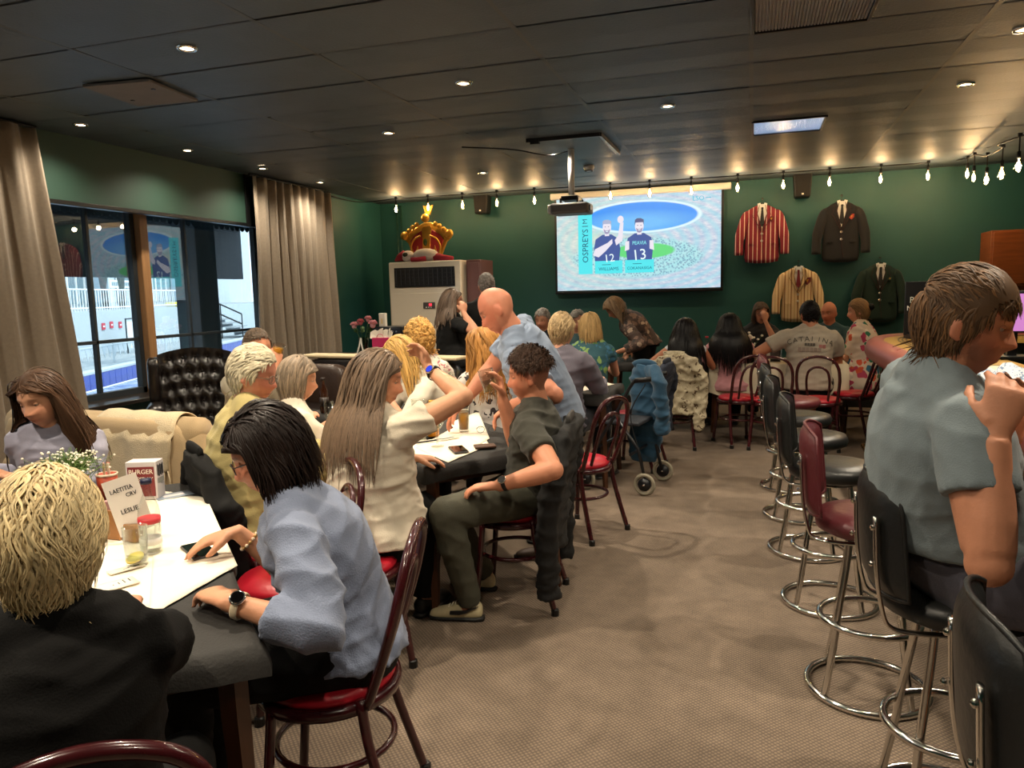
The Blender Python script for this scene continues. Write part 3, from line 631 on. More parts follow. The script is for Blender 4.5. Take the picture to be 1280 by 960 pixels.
MB().box(((scx0+scx1)/2, .022, (scz0+scz1)/2), (scx1-scx0, .004, scz1-scz0)).build('picture', im, sc)
def em(name, col, s=.92): return mat(name, '#202020', .9, emit=col, estr=s)
def flat(name, polys, m, y, parent=sc):
    mb = MB()
    for P in polys: mb.prism(P, .001, c=(0, y, 0))
    return mb.build(name, m, parent)
def sp(px, py): q = Y(px, py, YS+.02); return (q.x, q.z)                 # the photograph's point on the screen cloth
def ellp(cx, cz, rx, rz, n=20, a0=0): return [(cx+rx*math.cos(2*PI*i/n+a0), cz+rz*math.sin(2*PI*i/n+a0)) for i in range(n)]
def rect(x0, z0, x1, z1): return [(x0,z0),(x1,z0),(x1,z1),(x0,z1)]
x0, z0 = sp(723.5, 343); x1, z1 = sp(740, 268)
cyan, navy, skinE, pale = em('picture_cyan', '#55e4ec'), em('picture_navy', '#4a62a6', .8), em('picture_skin', '#e9e3ee'), em('picture_pale', '#e9fbfd')
inkE = em('picture_ink', '#1c5f84', .7)
flat('team_bar', [rect(x0, z0, x1, z1)], cyan, .017)
A1, A2 = x1+.035, x1+.41; B1, B2 = A2+.035, A2+.42
ztop, zcap = z1+.0, z0+.17
flat('player_card', [rect(A1, z0, A2, zcap)], cyan, .017); flat('player_card', [rect(B1, z0, B2, zcap)], cyan, .017)
def player(cx, up):
    w = .165; zb = zcap; k = 1.28; hz = zb+.44
    body = [(cx-w, zb),(cx+w, zb),(cx+w+.015, zb+.16),(cx+w-.01, zb+.29),(cx+.06, zb+.35),(cx-.06, zb+.35),(cx-w+.01, zb+.29),(cx-w-.015, zb+.16)]
    flat('player_shirt', [body], navy, .0165); hm_ = em('picture_hair', '#a9b2d0'); shd = em('picture_shade', '#9a96b8')
    flat('player_neck', [rect(cx-.03, zb+.33, cx+.03, zb+.39)], skinE, .0162); flat('player_face', [ellp(cx, hz, .058, .08)], skinE, .016)
    flat('player_hair', [[(cx-.062, hz+.01),(cx-.05, hz+.05),(cx+.05, hz+.05),(cx+.062, hz+.01),(cx+.058, hz+.085),(cx+.02, hz+.105),(cx-.03, hz+.105),(cx-.058, hz+.085)]], hm_ if up else em('picture_darkhair', '#5a5f88'), .0155)
    flat('player_beard', [[(cx-.045, hz-.02),(cx-.02, hz-.035),(cx+.02, hz-.035),(cx+.045, hz-.02),(cx+.03, hz-.075),(cx, hz-.085),(cx-.03, hz-.075)]], shd, .0152)
    for d_ in (-.022, .022): flat('player_eye', [ellp(cx+d_, hz+.012, .009, .005, 8)], em('picture_darkhair', '#5a5f88'), .0150)
    flat('player_mouth', [ellp(cx, hz-.048, .018, .006, 10)], pale, .0148)
    if up:
        flat('player_arm', [[(cx+w-.04, zb+.2),(cx+w+.045, zb+.26),(cx+w+.06, zb+.5),(cx+w+.015, zb+.5),(cx+w-.015, zb+.33),(cx+w-.06, zb+.27)]], skinE, .0155); flat('player_fist', [ellp(cx+w+.02, zb+.54, .042, .05)], skinE, .0154)
        flat('player_arm', [[(cx-w-.03, zb+.08),(cx-w+.0, zb+.16),(cx+.01, zb+.24),(cx+.07, zb+.29),(cx+.075, zb+.23),(cx-.02, zb+.13),(cx-w+.05, zb+.05)]], skinE, .0155)
    else:
        for s_ in (-1, 1): flat('player_arm', [[(cx+s_*(w+.03), zb+.12),(cx+s_*(w-.03), zb+.14),(cx+s_*(w-.03), zb+.25),(cx+s_*(w+.02), zb+.25)]], skinE, .0155)
player((A1+A2)/2-.02, True); player((B1+B2)/2, False)
TX_ = lambda x, z, rot=0, y=.0145: axes(Vector((math.cos(rot),0,math.sin(rot))), Vector((-math.sin(rot),0,math.cos(rot))), Vector((0,-1,0)), Vector((x,y,z)))
text('OSPREYS', .115, inkE, TX_((x0+x1)/2+.005, z0+.38, PI/2), 'lettering_osprey', sc)
text('M', .09, inkE, TX_((x0+x1)/2, z1-.09, PI/2), 'team_mark', sc); flat('mark_line', [rect((x0+x1)/2-.04, z1-.16, (x0+x1)/2+.04, z1-.15)], inkE, .0145)
text('WILLIAMS', .062, inkE, TX_((A1+A2)/2, z0+.06), 'lettering_name', sc); text('COKANASIGA', .052, inkE, TX_((B1+B2)/2, z0+.06), 'lettering_name', sc)
text('12', .15, pale, TX_((A1+A2)/2+.01, zcap+.03, .1), 'shirt_number', sc); text('13', .2, pale, TX_((B1+B2)/2, zcap+.06, .1), 'shirt_number', sc)
text('PEAVIA', .07, em('picture_cyan2', '#8defF2'), TX_((B1+B2)/2, zcap+.22, 0, .0142), 'shirt_lettering', sc, sx=.85)
for c in ((A1+A2)/2, (B1+B2)/2): flat('small_line', [rect(c-.09, z0+.115, c+.03, z0+.122)], inkE, .0145)
text('LSO', .085, em('picture_cyan3', '#3fc0dc'), TX_(sp(873, 248)[0], sp(873, 248)[1]), 'corner_mark', sc); flat('mark_line', [rect(sp(882,247)[0], sp(882,247)[1]-.005, sp(889,247)[0], sp(882,247)[1]+.005)], em('picture_cyan3','#3fc0dc'), .0145)
# ---- festoon of bulbs along the ceiling edge
bulbm = glass('bulb_glass', '#fff1d8', 1.4); fil = mat('filament', '#ffffff', .5, emit='#ffc878', estr=260.)
wirem = mat('black_cable', '#0b0b0b', .5)
def bulb(p, drop, label):
    t = thing('string_bulb', label, 'bulb', p, group='bulbs of the festoon string')
    MB().tube([(0,0,0),(0,0,-drop)], .006, 6).build('cord', wirem, t); MB().lathe([(0,.0),(.014,0),(.016,-.05),(.014,-.055),(0,-.055)], 10, (0,0,-drop)).build('socket', wirem, t, True)
    MB().lathe([(.012,-.05),(.018,-.075),(.03,-.115),(.026,-.15),(.01,-.165),(0,-.166)], 14, (0,0,-drop)).build('glass_bulb', bulbm, t, True)
    MB().lathe([(0,-.08),(.009,-.085),(.013,-.12),(.006,-.145),(0,-.146)], 8, (0,0,-drop)).build('filament', fil, t, True)
    l = bpy.data.lights.new('string_bulb', 'POINT'); l.energy = BULB_W*2.2; l.color = WARM; l.shadow_soft_size = .03
    o = bpy.data.objects.new('bulb_lamp', l); COL.objects.link(o); o.parent = t; o.location = (.0, 0, -drop-.11)
bx = [495, 535, 578, 621, 668, 763, 812, 864, 922, 979, 1037, 1101, 1160]
by = [256, 253, 254, 250, 248, 241, 235, 235, 231, 228, 223, 219, 215]
tops = []
def nth(i): return ['first','second','third','fourth','fifth','sixth','seventh','eighth','ninth','tenth','eleventh','twelfth','thirteenth'][i]
for i, (a, b) in enumerate(zip(bx, by)):
    q = Y(a, b, 9.55); top = Vector((q.x, q.y, min(q.z+.24, CEIL-.03))); tops.append(top); bulb(top, max(.03, top.z-q.z-.11), '%s glowing bulb of the string along the back wall, counted from the curtain corner' % nth(i))
rb_ = [(1209, 217), (1217, 221), (1233, 224), (1252, 217), (1273, 207)]
tops2 = []
for i, (a, b) in enumerate(rb_):
    y_ = [9.4, 9.0, 8.3, 7.6, 6.9][i]; q = Y(a, b, y_); top = Vector((q.x, y_, min(q.z+.22, CEIL-.03))); tops2.append(top); bulb(top, max(.03, top.z-q.z-.11), '%s glowing bulb of the short string above the bar end, counted from the back wall' % nth(i))
fs_ = thing('festoon_cable', 'black cable of the bulb string along the back wall', 'cable', (0,0,0))
pt = [Vector((-5.25, 8.7, CEIL-.05)), Vector((-5.2, 9.4, CEIL-.06))]+tops
MB().tube(spline(pt, 5), .007, 6).build('cable', wirem, fs_, True)
for p in tops: MB().box(p+Vector((0,0,.012)),(.03,.02,.03)).build('clip', wirem, fs_)
f2 = thing('festoon_cable', 'black cable of the short bulb string above the bar end', 'cable', (0,0,0)); MB().tube(spline([tops[-1]+Vector((.3,.1,.02))]+tops2+[Vector((3.2,5.5,CEIL-.05))], 5), .007, 6).build('cable', wirem, f2, True)
for p in tops2: MB().box(p+Vector((0,0,.012)),(.03,.02,.03)).build('clip', wirem, f2)
# ---- speakers
def wall_speaker(px, py, label):
    q = Y(px, py, YB-.16); t = thing('wall_speaker', label, 'speaker', q)
    MB().prism([(-.09,-.15),(.09,-.15),(.11,.15),(-.11,.15)], .19).build('cabinet', mat('speaker_black','#17181a',.55), t, bevel=.02)
    MB().prism([(-.075,-.13),(.075,-.13),(.093,.13),(-.093,.13)], .01, c=(0,-.098,0)).build('grille', mat('grille_black','#0c0c0d',.8,bump=.6,bscale=300), t)
    MB().box((0,.12,0),(.05,.06,.05)).build('bracket', blackm, t); MB().box((0,-.104,-.11),(.025,.004,.02)).build('badge', whitem, t)
wall_speaker(603, 254, 'black wall speaker between bulbs left of the screen'); wall_speaker(1003, 232, 'black wall speaker above the striped maroon blazer on the right')
# ---- floor-standing air conditioner
acx0, acx1, acy = -4.72, -3.66, 9.22
ac = thing('air_conditioner', 'tall cream floor-standing air conditioner in the back corner', 'air conditioner', ((acx0+acx1)/2, acy+.24, 0))
cream = mat('cream_enamel', '#d9cdb9', .3, coat=.3); w = acx1-acx0
MB().box((0,.0,1.0),(w,.46,1.98)).build('cabinet', cream, ac, bevel=.02)
MB().box((0,-.235,1.78),(w*.83,.02,.26)).build('outlet_grille', mat('grille_dark','#0a0a0b',.4), ac, bevel=.004)
vane = MB().box((0,0,0),(w*.8,.012,.008)).build('louvre', mat('louvre_dark','#1a1a1c',.4), ac); vane.location = (0,-.25,1.68)
for i in range(1, 5): q = vane.copy(); COL.objects.link(q); q.location = (0,-.25,1.68+i*.05)
vv = MB().box((0,0,0),(.008,.012,.22)).build('fin', mat('fin_grey','#3c3c40',.4), ac); vv.location = (-w*.38,-.252,1.78)
for i in range(1, 13): q = vv.copy(); COL.objects.link(q); q.location = (-w*.38+i*w*.76/12,-.252,1.78)
MB().box((0,-.232,1.12),(w*.96,.012,.9)).build('front_panel', cream, ac, bevel=.006)
MB().box((.06,-.242,1.40),(.17,.012,.085)).build('control_panel', mat('panel_grey','#4a4543',.4), ac, bevel=.004)
MB().box((.08,-.25,1.41),(.04,.006,.03)).build('display', mat('led_red','#401010',.4,emit='#ff3040',estr=2.), ac)
for i in range(3): MB().box((.02+i*.035,-.25,1.375),(.018,.006,.012)).build('button', whitem, ac)
MB().box((0,-.232,.32),(w*.9,.012,.6)).build('intake_panel', cream, ac, bevel=.006)
sl = MB().box((0,0,0),(w*.8,.014,.012)).build('intake_slat', mat('slat_shadow','#8d8574',.6), ac); sl.location = (0,-.24,.1)
for i in range(1, 16): q = sl.copy(); COL.objects.link(q); q.location = (0,-.24,.1+i*.034)
MB().box((0,0,.02),(w*.98,.44,.04)).build('plinth', blackm, ac)
cb = thing('side_cabinet', 'narrow brown-pink panel cabinet beside the air conditioner', 'cabinet', (-3.53, 9.6, 0)); MB().box((0,0,1.),(.2,.5,1.98)).build('carcass', mat('brown_panel','#6d4a48',.5), cb, bevel=.006); MB().box((0,-.256,1.),(.17,.012,1.9)).build('door', mat('brown_panel'), cb, bevel=.004); MB().box((.05,-.27,1.1),(.015,.02,.12)).build('handle', chrome, cb)
# ---- crown board standing on it, and the plush lying in front
gold = mat('gold_paint', '#c9973a', .32, .5, noise=.2, nscale=14); crimson = mat('crimson_paint', '#a32026', .45)
cq = Vector((-4.30, 9.60, 1.99)); cw = thing('crown_board', 'large red and gold painted crown board on top of the air conditioner', 'decoration', cq)
R_ = Matrix.Rotation(math.radians(-6), 3, 'X')
def mir(P): return P+[(-x, z) for x, z in P[::-1]]
MB().prism(mir([(0,.0),(.20,.0),(.23,.12),(.29,.27),(.36,.33),(.35,.42),(.28,.45),(.2,.47),(.1,.53),(.05,.55)]), .04, R_).build('gold_back', gold, cw, bevel=.012)
MB().prism(mir([(.05,.06),(.17,.06),(.2,.16),(.25,.3),(.2,.37),(.1,.43),(.05,.45)]), .02, R_, (0,-.03,0)).build('crimson_field', crimson, cw, bevel=.006)
MB().prism(mir([(.0,.04),(.055,.06),(.06,.3),(.075,.46),(.06,.5)]), .03, R_, (0,-.035,0)).build('centre_arch', gold, cw, bevel=.008)
for s in (-1, 1):
    MB().tube(spline([(s*.19,-.05,.06),(s*.22,-.055,.2),(s*.17,-.06,.31),(s*.07,-.06,.36)],6), .014, 8).build('gold_arch', gold, cw, True)
    MB().lathe([(0,-.03),(.05,-.03),(.062,0),(.05,.03),(0,.03)],16,(s*.335,0,.375),R_@Matrix.Rotation(PI/2,3,'X')).build('scroll', gold, cw, True)
    for k, (x, z) in enumerate(((.26,.44),(.2,.485),(.14,.515))): MB().ball((s*x,-.01,z),(.035,.025,.035)).build('bead', gold, cw, True)
    MB().prism([(s*.09,.06),(s*.17,.1),(s*.13,.23)], .02, R_, (0,-.05,0)).build('fleuron', gold, cw, bevel=.004)
MB().ball((0,-.03,.60),(.062,.04,.062)).build('orb', gold, cw, True)
MB().prism([(-.03,.65),(.03,.65),(.075,.79),(.03,.77),(0,.81),(-.03,.77),(-.075,.79)], .035, R_, (0,0,0)).build('finial', gold, cw, bevel=.006)
MB().ball((0,-.055,.27),(.03,.015,.05)).build('jewel', mat('jewel_green','#4a5a2a',.2), cw, True)
tq = Vector((-4.27, 9.34, 1.985)); ty = thing('plush_toy', 'white and red plush figure lying before the crown', 'soft toy', tq)
fur = mat('plush_white', '#d9cfc6', .95, bump=.5, bscale=120); fr_ = mat('plush_red', '#9c2436', .9, bump=.3, bscale=120)
MB().ball((.06,0,.09),(.19,.1,.09)).build('body', fur, ty, True); MB().ball((-.19,-.02,.08),(.09,.08,.08)).build('head', fur, ty, True)
MB().tube([(-.25,0,.09),(-.33,0,.07),(-.4,.01,.03)],[.08,.05,.015],10).build('cap', fr_, ty, True); MB().tube([(.2,0,.06),(.33,-.02,.04),(.46,.0,.03)],[.06,.045,.03],8).build('leg', fr_, ty, True)
MB().tube([(.1,-.08,.04),(-.02,-.11,.03),(-.1,-.12,.03)],[.035,.03,.03],8).build('arm', fr_, ty, True); MB().ball((-.2,-.085,.1),(.04,.03,.03)).build('wreath', mat('dark_green_felt','#2f3a2a',.9), ty, True)
# ---- jackets on hangers
def wall_jacket(px, py_top, py_bot, label, m, tiem, crestm, lapm=None, wid=.30, w=1., crest_s=.03):
    T = Y(px, py_top, YB-.07); Bz = Y(px, py_bot, YB-.07).z; Hh = T.z-Bz; k = Hh/.80
    t = thing('hanging_blazer', label, 'jacket', T, group=None); lapm = lapm or m; edgem = mat('seam_shadow_'+tiem.name, '#3a1a1c' if 'maroon' in m.name else '#7a5c38' if 'cream' in m.name else '#050607', .8)
    def P(x, z): return (x*k, z*k)
    d = .055*k
    # body: two fronts and back as one lofted shell
    mb = MB(); prof = [(-.07,.07),(-.095,.12),(-.13,.18),(-.18,.215),(-.25,.21),(-.3,.205),(-.45,.2),(-.6,.21),(-.72,.215),(-.775,.20)]
    vs = []; n = 24
    for z, hw in prof:
        for i in range(n):
            a = 2*PI*i/n; c, s = math.cos(a), math.sin(a); x = hw*(abs(c)**.7)*(1 if c > 0 else -1); y = -.03+d/k*(.55 if z > -.12 else 1)*s*(.9+.1*math.sin(z*30+i))
            zz = z-(.03*math.cos(x*7) if z < -.7 and s < 0 else 0)+(.02 if z < -.7 and abs(x) < .02 else 0); vs.append((x*k, y*k, zz*k))
    mb.add(vs, [(r*n+i, r*n+(i+1) % n, (r+1)*n+(i+1) % n, (r+1)*n+i) for r in range(len(prof)-1) for i in range(n)]+[tuple(range(n)), tuple((len(prof)-1)*n+i for i in range(n))])
    mb.build('coat_body', m, t, True)
    for s in (-1, 1):
        MB().tube([Vector(q)*k for q in spline([(s*.12,-.03,-.19),(s*.188,-.03,-.20),(s*.236,-.035,-.33),(s*.275,-.05,-.5),(s*.28,-.07,-.69)],5)], [(.035*k,.03*k)]+[(.045*k,.032*k)]*2+[(.062*k,.05*k)]*12+[(.055*k,.045*k)]*6, 10, lat=Vector((1,0,0))).build('sleeve', m, t, True)
        MB().prism([P(s*.03,-.07),P(s*.085,-.10),P(s*.1,-.2),P(s*.115,-.205),P(s*.085,-.25),P(s*.012,-.40),P(s*.01,-.36),P(s*.055,-.18)][::s], .012*k, c=(0,-.092*k,0)).build('lapel', lapm, t, bevel=.003)
        MB().tube([Vector((s*.035,-.108,-.075))*k,Vector((s*.06,-.108,-.18))*k,Vector((s*.012,-.108,-.39))*k],.0035*k,5).tube([Vector((s*.087,-.102,-.10))*k,Vector((s*.103,-.102,-.2))*k,Vector((s*.118,-.102,-.205))*k,Vector((s*.088,-.102,-.25))*k,Vector((s*.014,-.102,-.40))*k],.003*k,5).build('lapel_edge', edgem, t)
        MB().prism([P(s*.025,-.045),P(s*.06,-.055),P(s*.04,-.14),P(s*.008,-.1)][::s], .012*k, c=(0,-.1*k,0)).build('shirt_collar', mat('shirt_white','#e6e6e4',.7), t, bevel=.002)
        MB().prism([P(s*.1,-.53),P(s*.17,-.535),P(s*.17,-.56),P(s*.1,-.555)][::s], .008*k, c=(0,-.09*k,0)).build('pocket_flap', m, t, bevel=.002)
    MB().prism([P(-.055,-.06),P(.055,-.06),P(.05,-.18),P(.0,-.37),P(-.05,-.18)], .012*k, c=(0,-.083*k,0)).build('shirt_front', mat('shirt_white'), t)
    MB().prism([P(-.016,-.1),P(.016,-.1),P(.012,-.13),P(.028,-.3),P(0,-.345),P(-.028,-.3),P(-.012,-.13)], .01*k, c=(0,-.098*k,0)).build('tie', tiem, t, bevel=.002)
    MB().tube([Vector((.004,-.092,-.40))*k,Vector((.006,-.094,-.6))*k,Vector((.03,-.085,-.74))*k],.003*k,5).build('front_edge', edgem, t)
    for z in (-.43,-.52): MB().lathe([(0,-.008),(.014,-.006),(.016,0),(0,0)],12,(0,-.092*k,z*k),Matrix.Rotation(PI/2,3,'X')).build('button', mat('metal_button','#d8d4cc',.3,.7), t, True)
    c = crest_s; MB().prism([P(.11-c,-.25+c),P(.11+c,-.25+c),P(.11+c,-.25-c*.3),P(.11,-.25-c*1.3),P(.11-c,-.25-c*.3)], .008*k, c=(0,-.092*k,0)).build('crest', crestm, t, bevel=.002)
    MB().prism([P(.11-c*.45,-.25+c*.4),P(.11+c*.45,-.25+c*.4),P(.11,-.25-c*.6)], .004*k, c=(0,-.098*k,0)).build('crest_charge', gold, t)
    hk = [Vector(q)*k for q in spline([(0,-.02,-.04),(0,-.02,-.01),(.012,-.02,.012),(0,-.02,.028),(-.014,-.02,.015)],5)]
    MB().tube(hk,.003*k,6).tube([Vector((-.13,-.02,-.1))*k,Vector((0,-.02,-.04))*k,Vector((.13,-.02,-.1))*k],.006*k,6).build('hanger', blackm, t, True)
    MB().box((0,.05,.02*k),(.012,.1,.012)).build('wall_hook', blackm, t)
    return t
def stripes(name, base, stripe, sc_, width, second=None):
    m = mat(name, base, .8); t = NT(m); b = t.n['Principled BSDF']; tc = t.new('ShaderNodeTexCoord'); sx = t.new('ShaderNodeSeparateXYZ'); t.link(tc.outputs['Object'], sx.inputs[0])
    def band(off, w, c, prev):
        a = t.new('ShaderNodeMath', operation='MULTIPLY_ADD'); t.link(sx.outputs[0], a.inputs[0]); a.inputs[1].default_value = sc_; a.inputs[2].default_value = off+50
        f = t.new('ShaderNodeMath', operation='FRACT'); t.link(a.outputs[0], f.inputs[0]); l = t.new('ShaderNodeMath', operation='LESS_THAN'); t.link(f.outputs[0], l.inputs[0]); l.inputs[1].default_value = w
        mx = t.new('ShaderNodeMix', data_type='RGBA'); t.link(l.outputs[0], mx.inputs[0])
        if isinstance(prev, tuple): mx.inputs[6].default_value = prev
        else: t.link(prev, mx.inputs[6])
        mx.inputs[7].default_value = srgb(c); return mx.outputs[2]
    o = band(.1, width, stripe, srgb(base))
    if second: o = band(.55, width*.6, second, o)
    t.link(o, b.inputs['Base Color']); return m
tie_d = mat('tie_dark', '#15161b', .6); tie_r = mat('tie_maroon', '#6d1520', .6)
wall_jacket(953, 250, 329, 'maroon and white striped blazer hanging right of the screen', stripes('maroon_stripe', '#7d1b2c', '#e3c9bd', 19, .16), tie_d, mat('crest_maroon','#5e1622',.7))
wall_jacket(1052, 246, 328, 'black blazer with dark tie, highest on the back wall', mat('blazer_black','#14151a',.85,sheen=.1), tie_d, mat('crest_red','#a33a35',.7))
wall_jacket(998, 328, 402, 'cream blazer with brown stripes hanging below the black one', stripes('cream_stripe', '#dcc49a', '#8a5a35', 13, .14, '#b08a5c'), tie_r, mat('crest_dark','#641f22',.7), crest_s=.045)
wall_jacket(1100, 324, 402, 'dark green blazer hanging lowest to the right of the cream one', mat('blazer_green','#0f2b23',.85,sheen=.1), tie_d, mat('crest_green','#2c4a3c',.7), crest_s=.022)
# ---- wall sockets, conduit in the corner, timber cupboard on the right
def socket(px, py, label, h=.09):
    q = Y(px, py, YB-.008); t = thing('wall_socket', label, 'socket', q); MB().box((0,0,0),(.09,.016,h)).build('plate', whitem, t, bevel=.004); MB().box((0,-.01,0),(.035,.006,h*.45)).build('rocker', mat('rocker_grey','#b9b6b0',.4), t, bevel=.002)
socket(468, 370, 'white wall switch left of the air conditioner'); socket(471, 416, 'low white wall socket by the music rack', .13)
cd = thing('wall_conduit', 'dark cable conduits running down the back corner', 'conduit', (-5.02, YB-.03, 0))
for dx in (0, .06): MB().tube([(dx,0,0),(dx,0,2.85)],.016,8).build('pipe', mat('conduit_green','#1c4238',.5), cd, True)
tcp = thing('timber_cupboard', 'brown timber cupboard on the back wall beyond the bar', 'cupboard', (3.1, YB-.22, 1.5)); tw = mat('timber_brown', '#8a4a22', .45, noise=.25, nscale=5, stretch=(1,1,8))
MB().box((0,0,.3),(1.1,.42,.62)).build('carcass', tw, tcp, bevel=.006)
for s in (-1,1): MB().box((s*.27,-.22,.3),(.52,.02,.58)).build('door', tw, tcp, bevel=.004); MB().box((s*.06,-.24,.15),(.015,.02,.08)).build('handle', chrome, tcp)
MB().box((0,.1,-.35),(1.0,.2,.7)).build('back_panel', tw, tcp)
# ================================================================ people
def fast_mesh(name, V, F, quads=True):
    me = bpy.data.meshes.new(name); V = np.asarray(V, np.float32); F = np.asarray(F, np.int32); k = F.shape[1]
    me.vertices.add(len(V)); me.vertices.foreach_set('co', V.ravel()); me.loops.add(F.size); me.loops.foreach_set('vertex_index', F.ravel())
    me.polygons.add(len(F)); me.polygons.foreach_set('loop_start', np.arange(0, F.size, k, dtype=np.int32)); me.polygons.foreach_set('use_smooth', np.ones(len(F), bool))
    me.update(); me.validate(); return me
def set_col(me, C):
    at = me.color_attributes.new('Col', 'FLOAT_COLOR', 'POINT'); C = np.concatenate([np.asarray(C, np.float32), np.ones((len(C), 1), np.float32)], 1); at.data.foreach_set('color', C.ravel())
def fuse(mb, voxel, it=3, fac=.5):
    """one continuous skin round all the overlapping solids in mb"""
    me = mb.mesh('tmp'); o = bpy.data.objects.new('tmp', me); COL.objects.link(o)
    bm = bmesh.new(); bm.from_mesh(me); bmesh.ops.recalc_face_normals(bm, faces=bm.faces); bm.to_mesh(me); bm.free()
    r = o.modifiers.new('r', 'REMESH'); r.mode = 'VOXEL'; r.voxel_size = voxel; r.adaptivity = 0
    if it: q = o.modifiers.new('s', 'SMOOTH'); q.factor = fac; q.iterations = it
    dg = bpy.context.evaluated_depsgraph_get(); res = bpy.data.meshes.new_from_object(o.evaluated_get(dg))
    bpy.data.objects.remove(o); bpy.data.meshes.remove(me); res.shade_smooth(); return res
def co(me): a = np.empty(len(me.vertices)*3, np.float32); me.vertices.foreach_get('co', a); return a.reshape(-1, 3)
def nrm(me): a = np.empty(len(me.vertices)*3, np.float32); me.vertices.foreach_get('normal', a); return a.reshape(-1, 3)
def put(me, name, mats, parent, off):
    c = co(me)-np.array(off, np.float32); me.vertices.foreach_set('co', c.ravel()); me.update(); me.materials.clear()
    for m in (mats if isinstance(mats, (list, tuple)) else [mats]): me.materials.append(m)
    o = bpy.data.objects.new(name, me); COL.objects.link(o); o.parent = parent; me.shade_smooth(); return o
def wrinkle(me, amp, sc=1., seed=0, axis=(0,0,1), keep=None):
    rg = np.random.default_rng(seed); P = co(me).astype(np.float64); N = nrm(me); h = np.zeros(len(P)); ax = np.array(axis, float)
    for k in range(6):
        d = rg.normal(0, 1, 3); d = d*.45+ax*rg.uniform(.5, 1.6)*rg.choice((-1, 1)); d /= np.linalg.norm(d); e = rg.normal(0, 1, 3); f = rg.uniform(22, 60)*sc
        m = np.clip(.5+.5*np.sin(P@rg.normal(0, 1, 3)*9*sc+rg.uniform(0, 6)), 0, 1)**2; s = np.sin(P@d*f+2.2*np.sin(P@e*6*sc+rg.uniform(0, 6))+rg.uniform(0, 6))
        h += m*(1-np.abs(s))**1.5/(f/40)
    h = (h-h.mean())/2.0
    me.vertices.foreach_set('co', (P+N*(h*amp)[:, None]).astype(np.float32).ravel()); me.update()
def vec(a): return Vector(a)
def facing(yaw): a = math.radians(yaw); return Vector((-math.sin(a), math.cos(a), 0))
# ---- the head, in its own frame: x to the person's right, y forward, z up, eyes at z = 0
def head_shape(nu=84, nv=66, fem=False, stout=0.):
    V = []; zi = lambda z, xs, ys: float(np.interp(z, xs, ys))
    for i in range(nv+1):
        sz = -math.cos(PI*i/nv); z = .121*sz if sz > 0 else .117*sz
        rho = math.sqrt(max(0, 1-abs(sz)**(2.0 if sz > 0 else 4.0)))
        W = zi(z, [-.117,-.1,-.08,-.045,0,.04,.08,.121], [.036,.046,.056,.067,.0735,.077,.077,.077])*(.97 if fem else 1)+stout*(.008 if z < 0 else .003)
        Df = zi(z, [-.117,-.09,-.05,0,.05,.09,.121], [.072,.078,.081,.083,.089,.091,.09])
        Db = zi(z, [-.117,-.08,-.05,-.02,.03,.08,.121], [.02,.045,.065,.085,.103,.105,.1])
        for k in range(nu):
            t = 2*PI*k/nu; t = t-.28*math.sin(2*t)*.0; c, s_ = math.cos(t), math.sin(t)
            x = W*rho*math.copysign(abs(c)**.92, c); y = (Df if s_ > 0 else Db)*rho*math.copysign(abs(s_)**.95, s_)
            if s_ > .1:
                g = lambda a, m, sd: math.exp(-((a-m)/sd)**2/2); fr = min(1, (s_-.1)/.4); ax = abs(x); dy = 0
                if -.052 < z < .03:
                    prof = zi(z, [-.052,-.047,-.037,-.02,.0,.016,.03], [0,.012,.0265,.019,.008,.003,.0]); dy += prof*g(x, 0, .0075+.007*g(z, -.04, .012)); dy += .006*g(z,-.042,.007)*g(ax,.013,.006)
                dy += -.011*g(ax, .032, .015)*g(z, .001, .011)+.0055*g(z, .021, .008)*g(ax, .026, .02)+.005*g(ax, .042, .016)*g(z, -.03, .017)
                dy += .0065*g(z, -.064, .0045)*g(x, 0, .016)-.003*g(z, -.0705, .0025)*g(x, 0, .02)+.008*g(z, -.077, .005)*g(x, 0, .014)-.004*g(z, -.088, .006)*g(x, 0, .02)+(.007 if fem else .010)*g(z, -.103, .012)*g(x, 0, .018)
                y += dy*fr
            V.append((x, y, z))
    n = nu; F = [(i*n+k, i*n+(k+1) % n, (i+1)*n+(k+1) % n, (i+1)*n+k) for i in range(nv) for k in range(n)]
    return np.array(V), F
HEADS = {}
def hair_mask(p, kind):
    f = p[:, 1]/.095; zt = np.interp(f, [-1.1,-.45,-.12,.15,.5,.8,1], [-.082,-.07,-.012,-.005,.045,.066,.072])
    if kind == 'bald': return (p[:, 2] > zt) & (p[:, 2] < .055) & (p[:, 1] < .02)
    if kind == 'top': return p[:, 2] > np.maximum(zt+np.where(f > .3, .014, 0), .038-.0*f)
    if kind == 'high': return p[:, 2] > zt+np.where(f > .3, .018, 0)
    if kind == 'low': return p[:, 2] > zt-np.where(f < .1, .02, 0)
    return p[:, 2] > zt
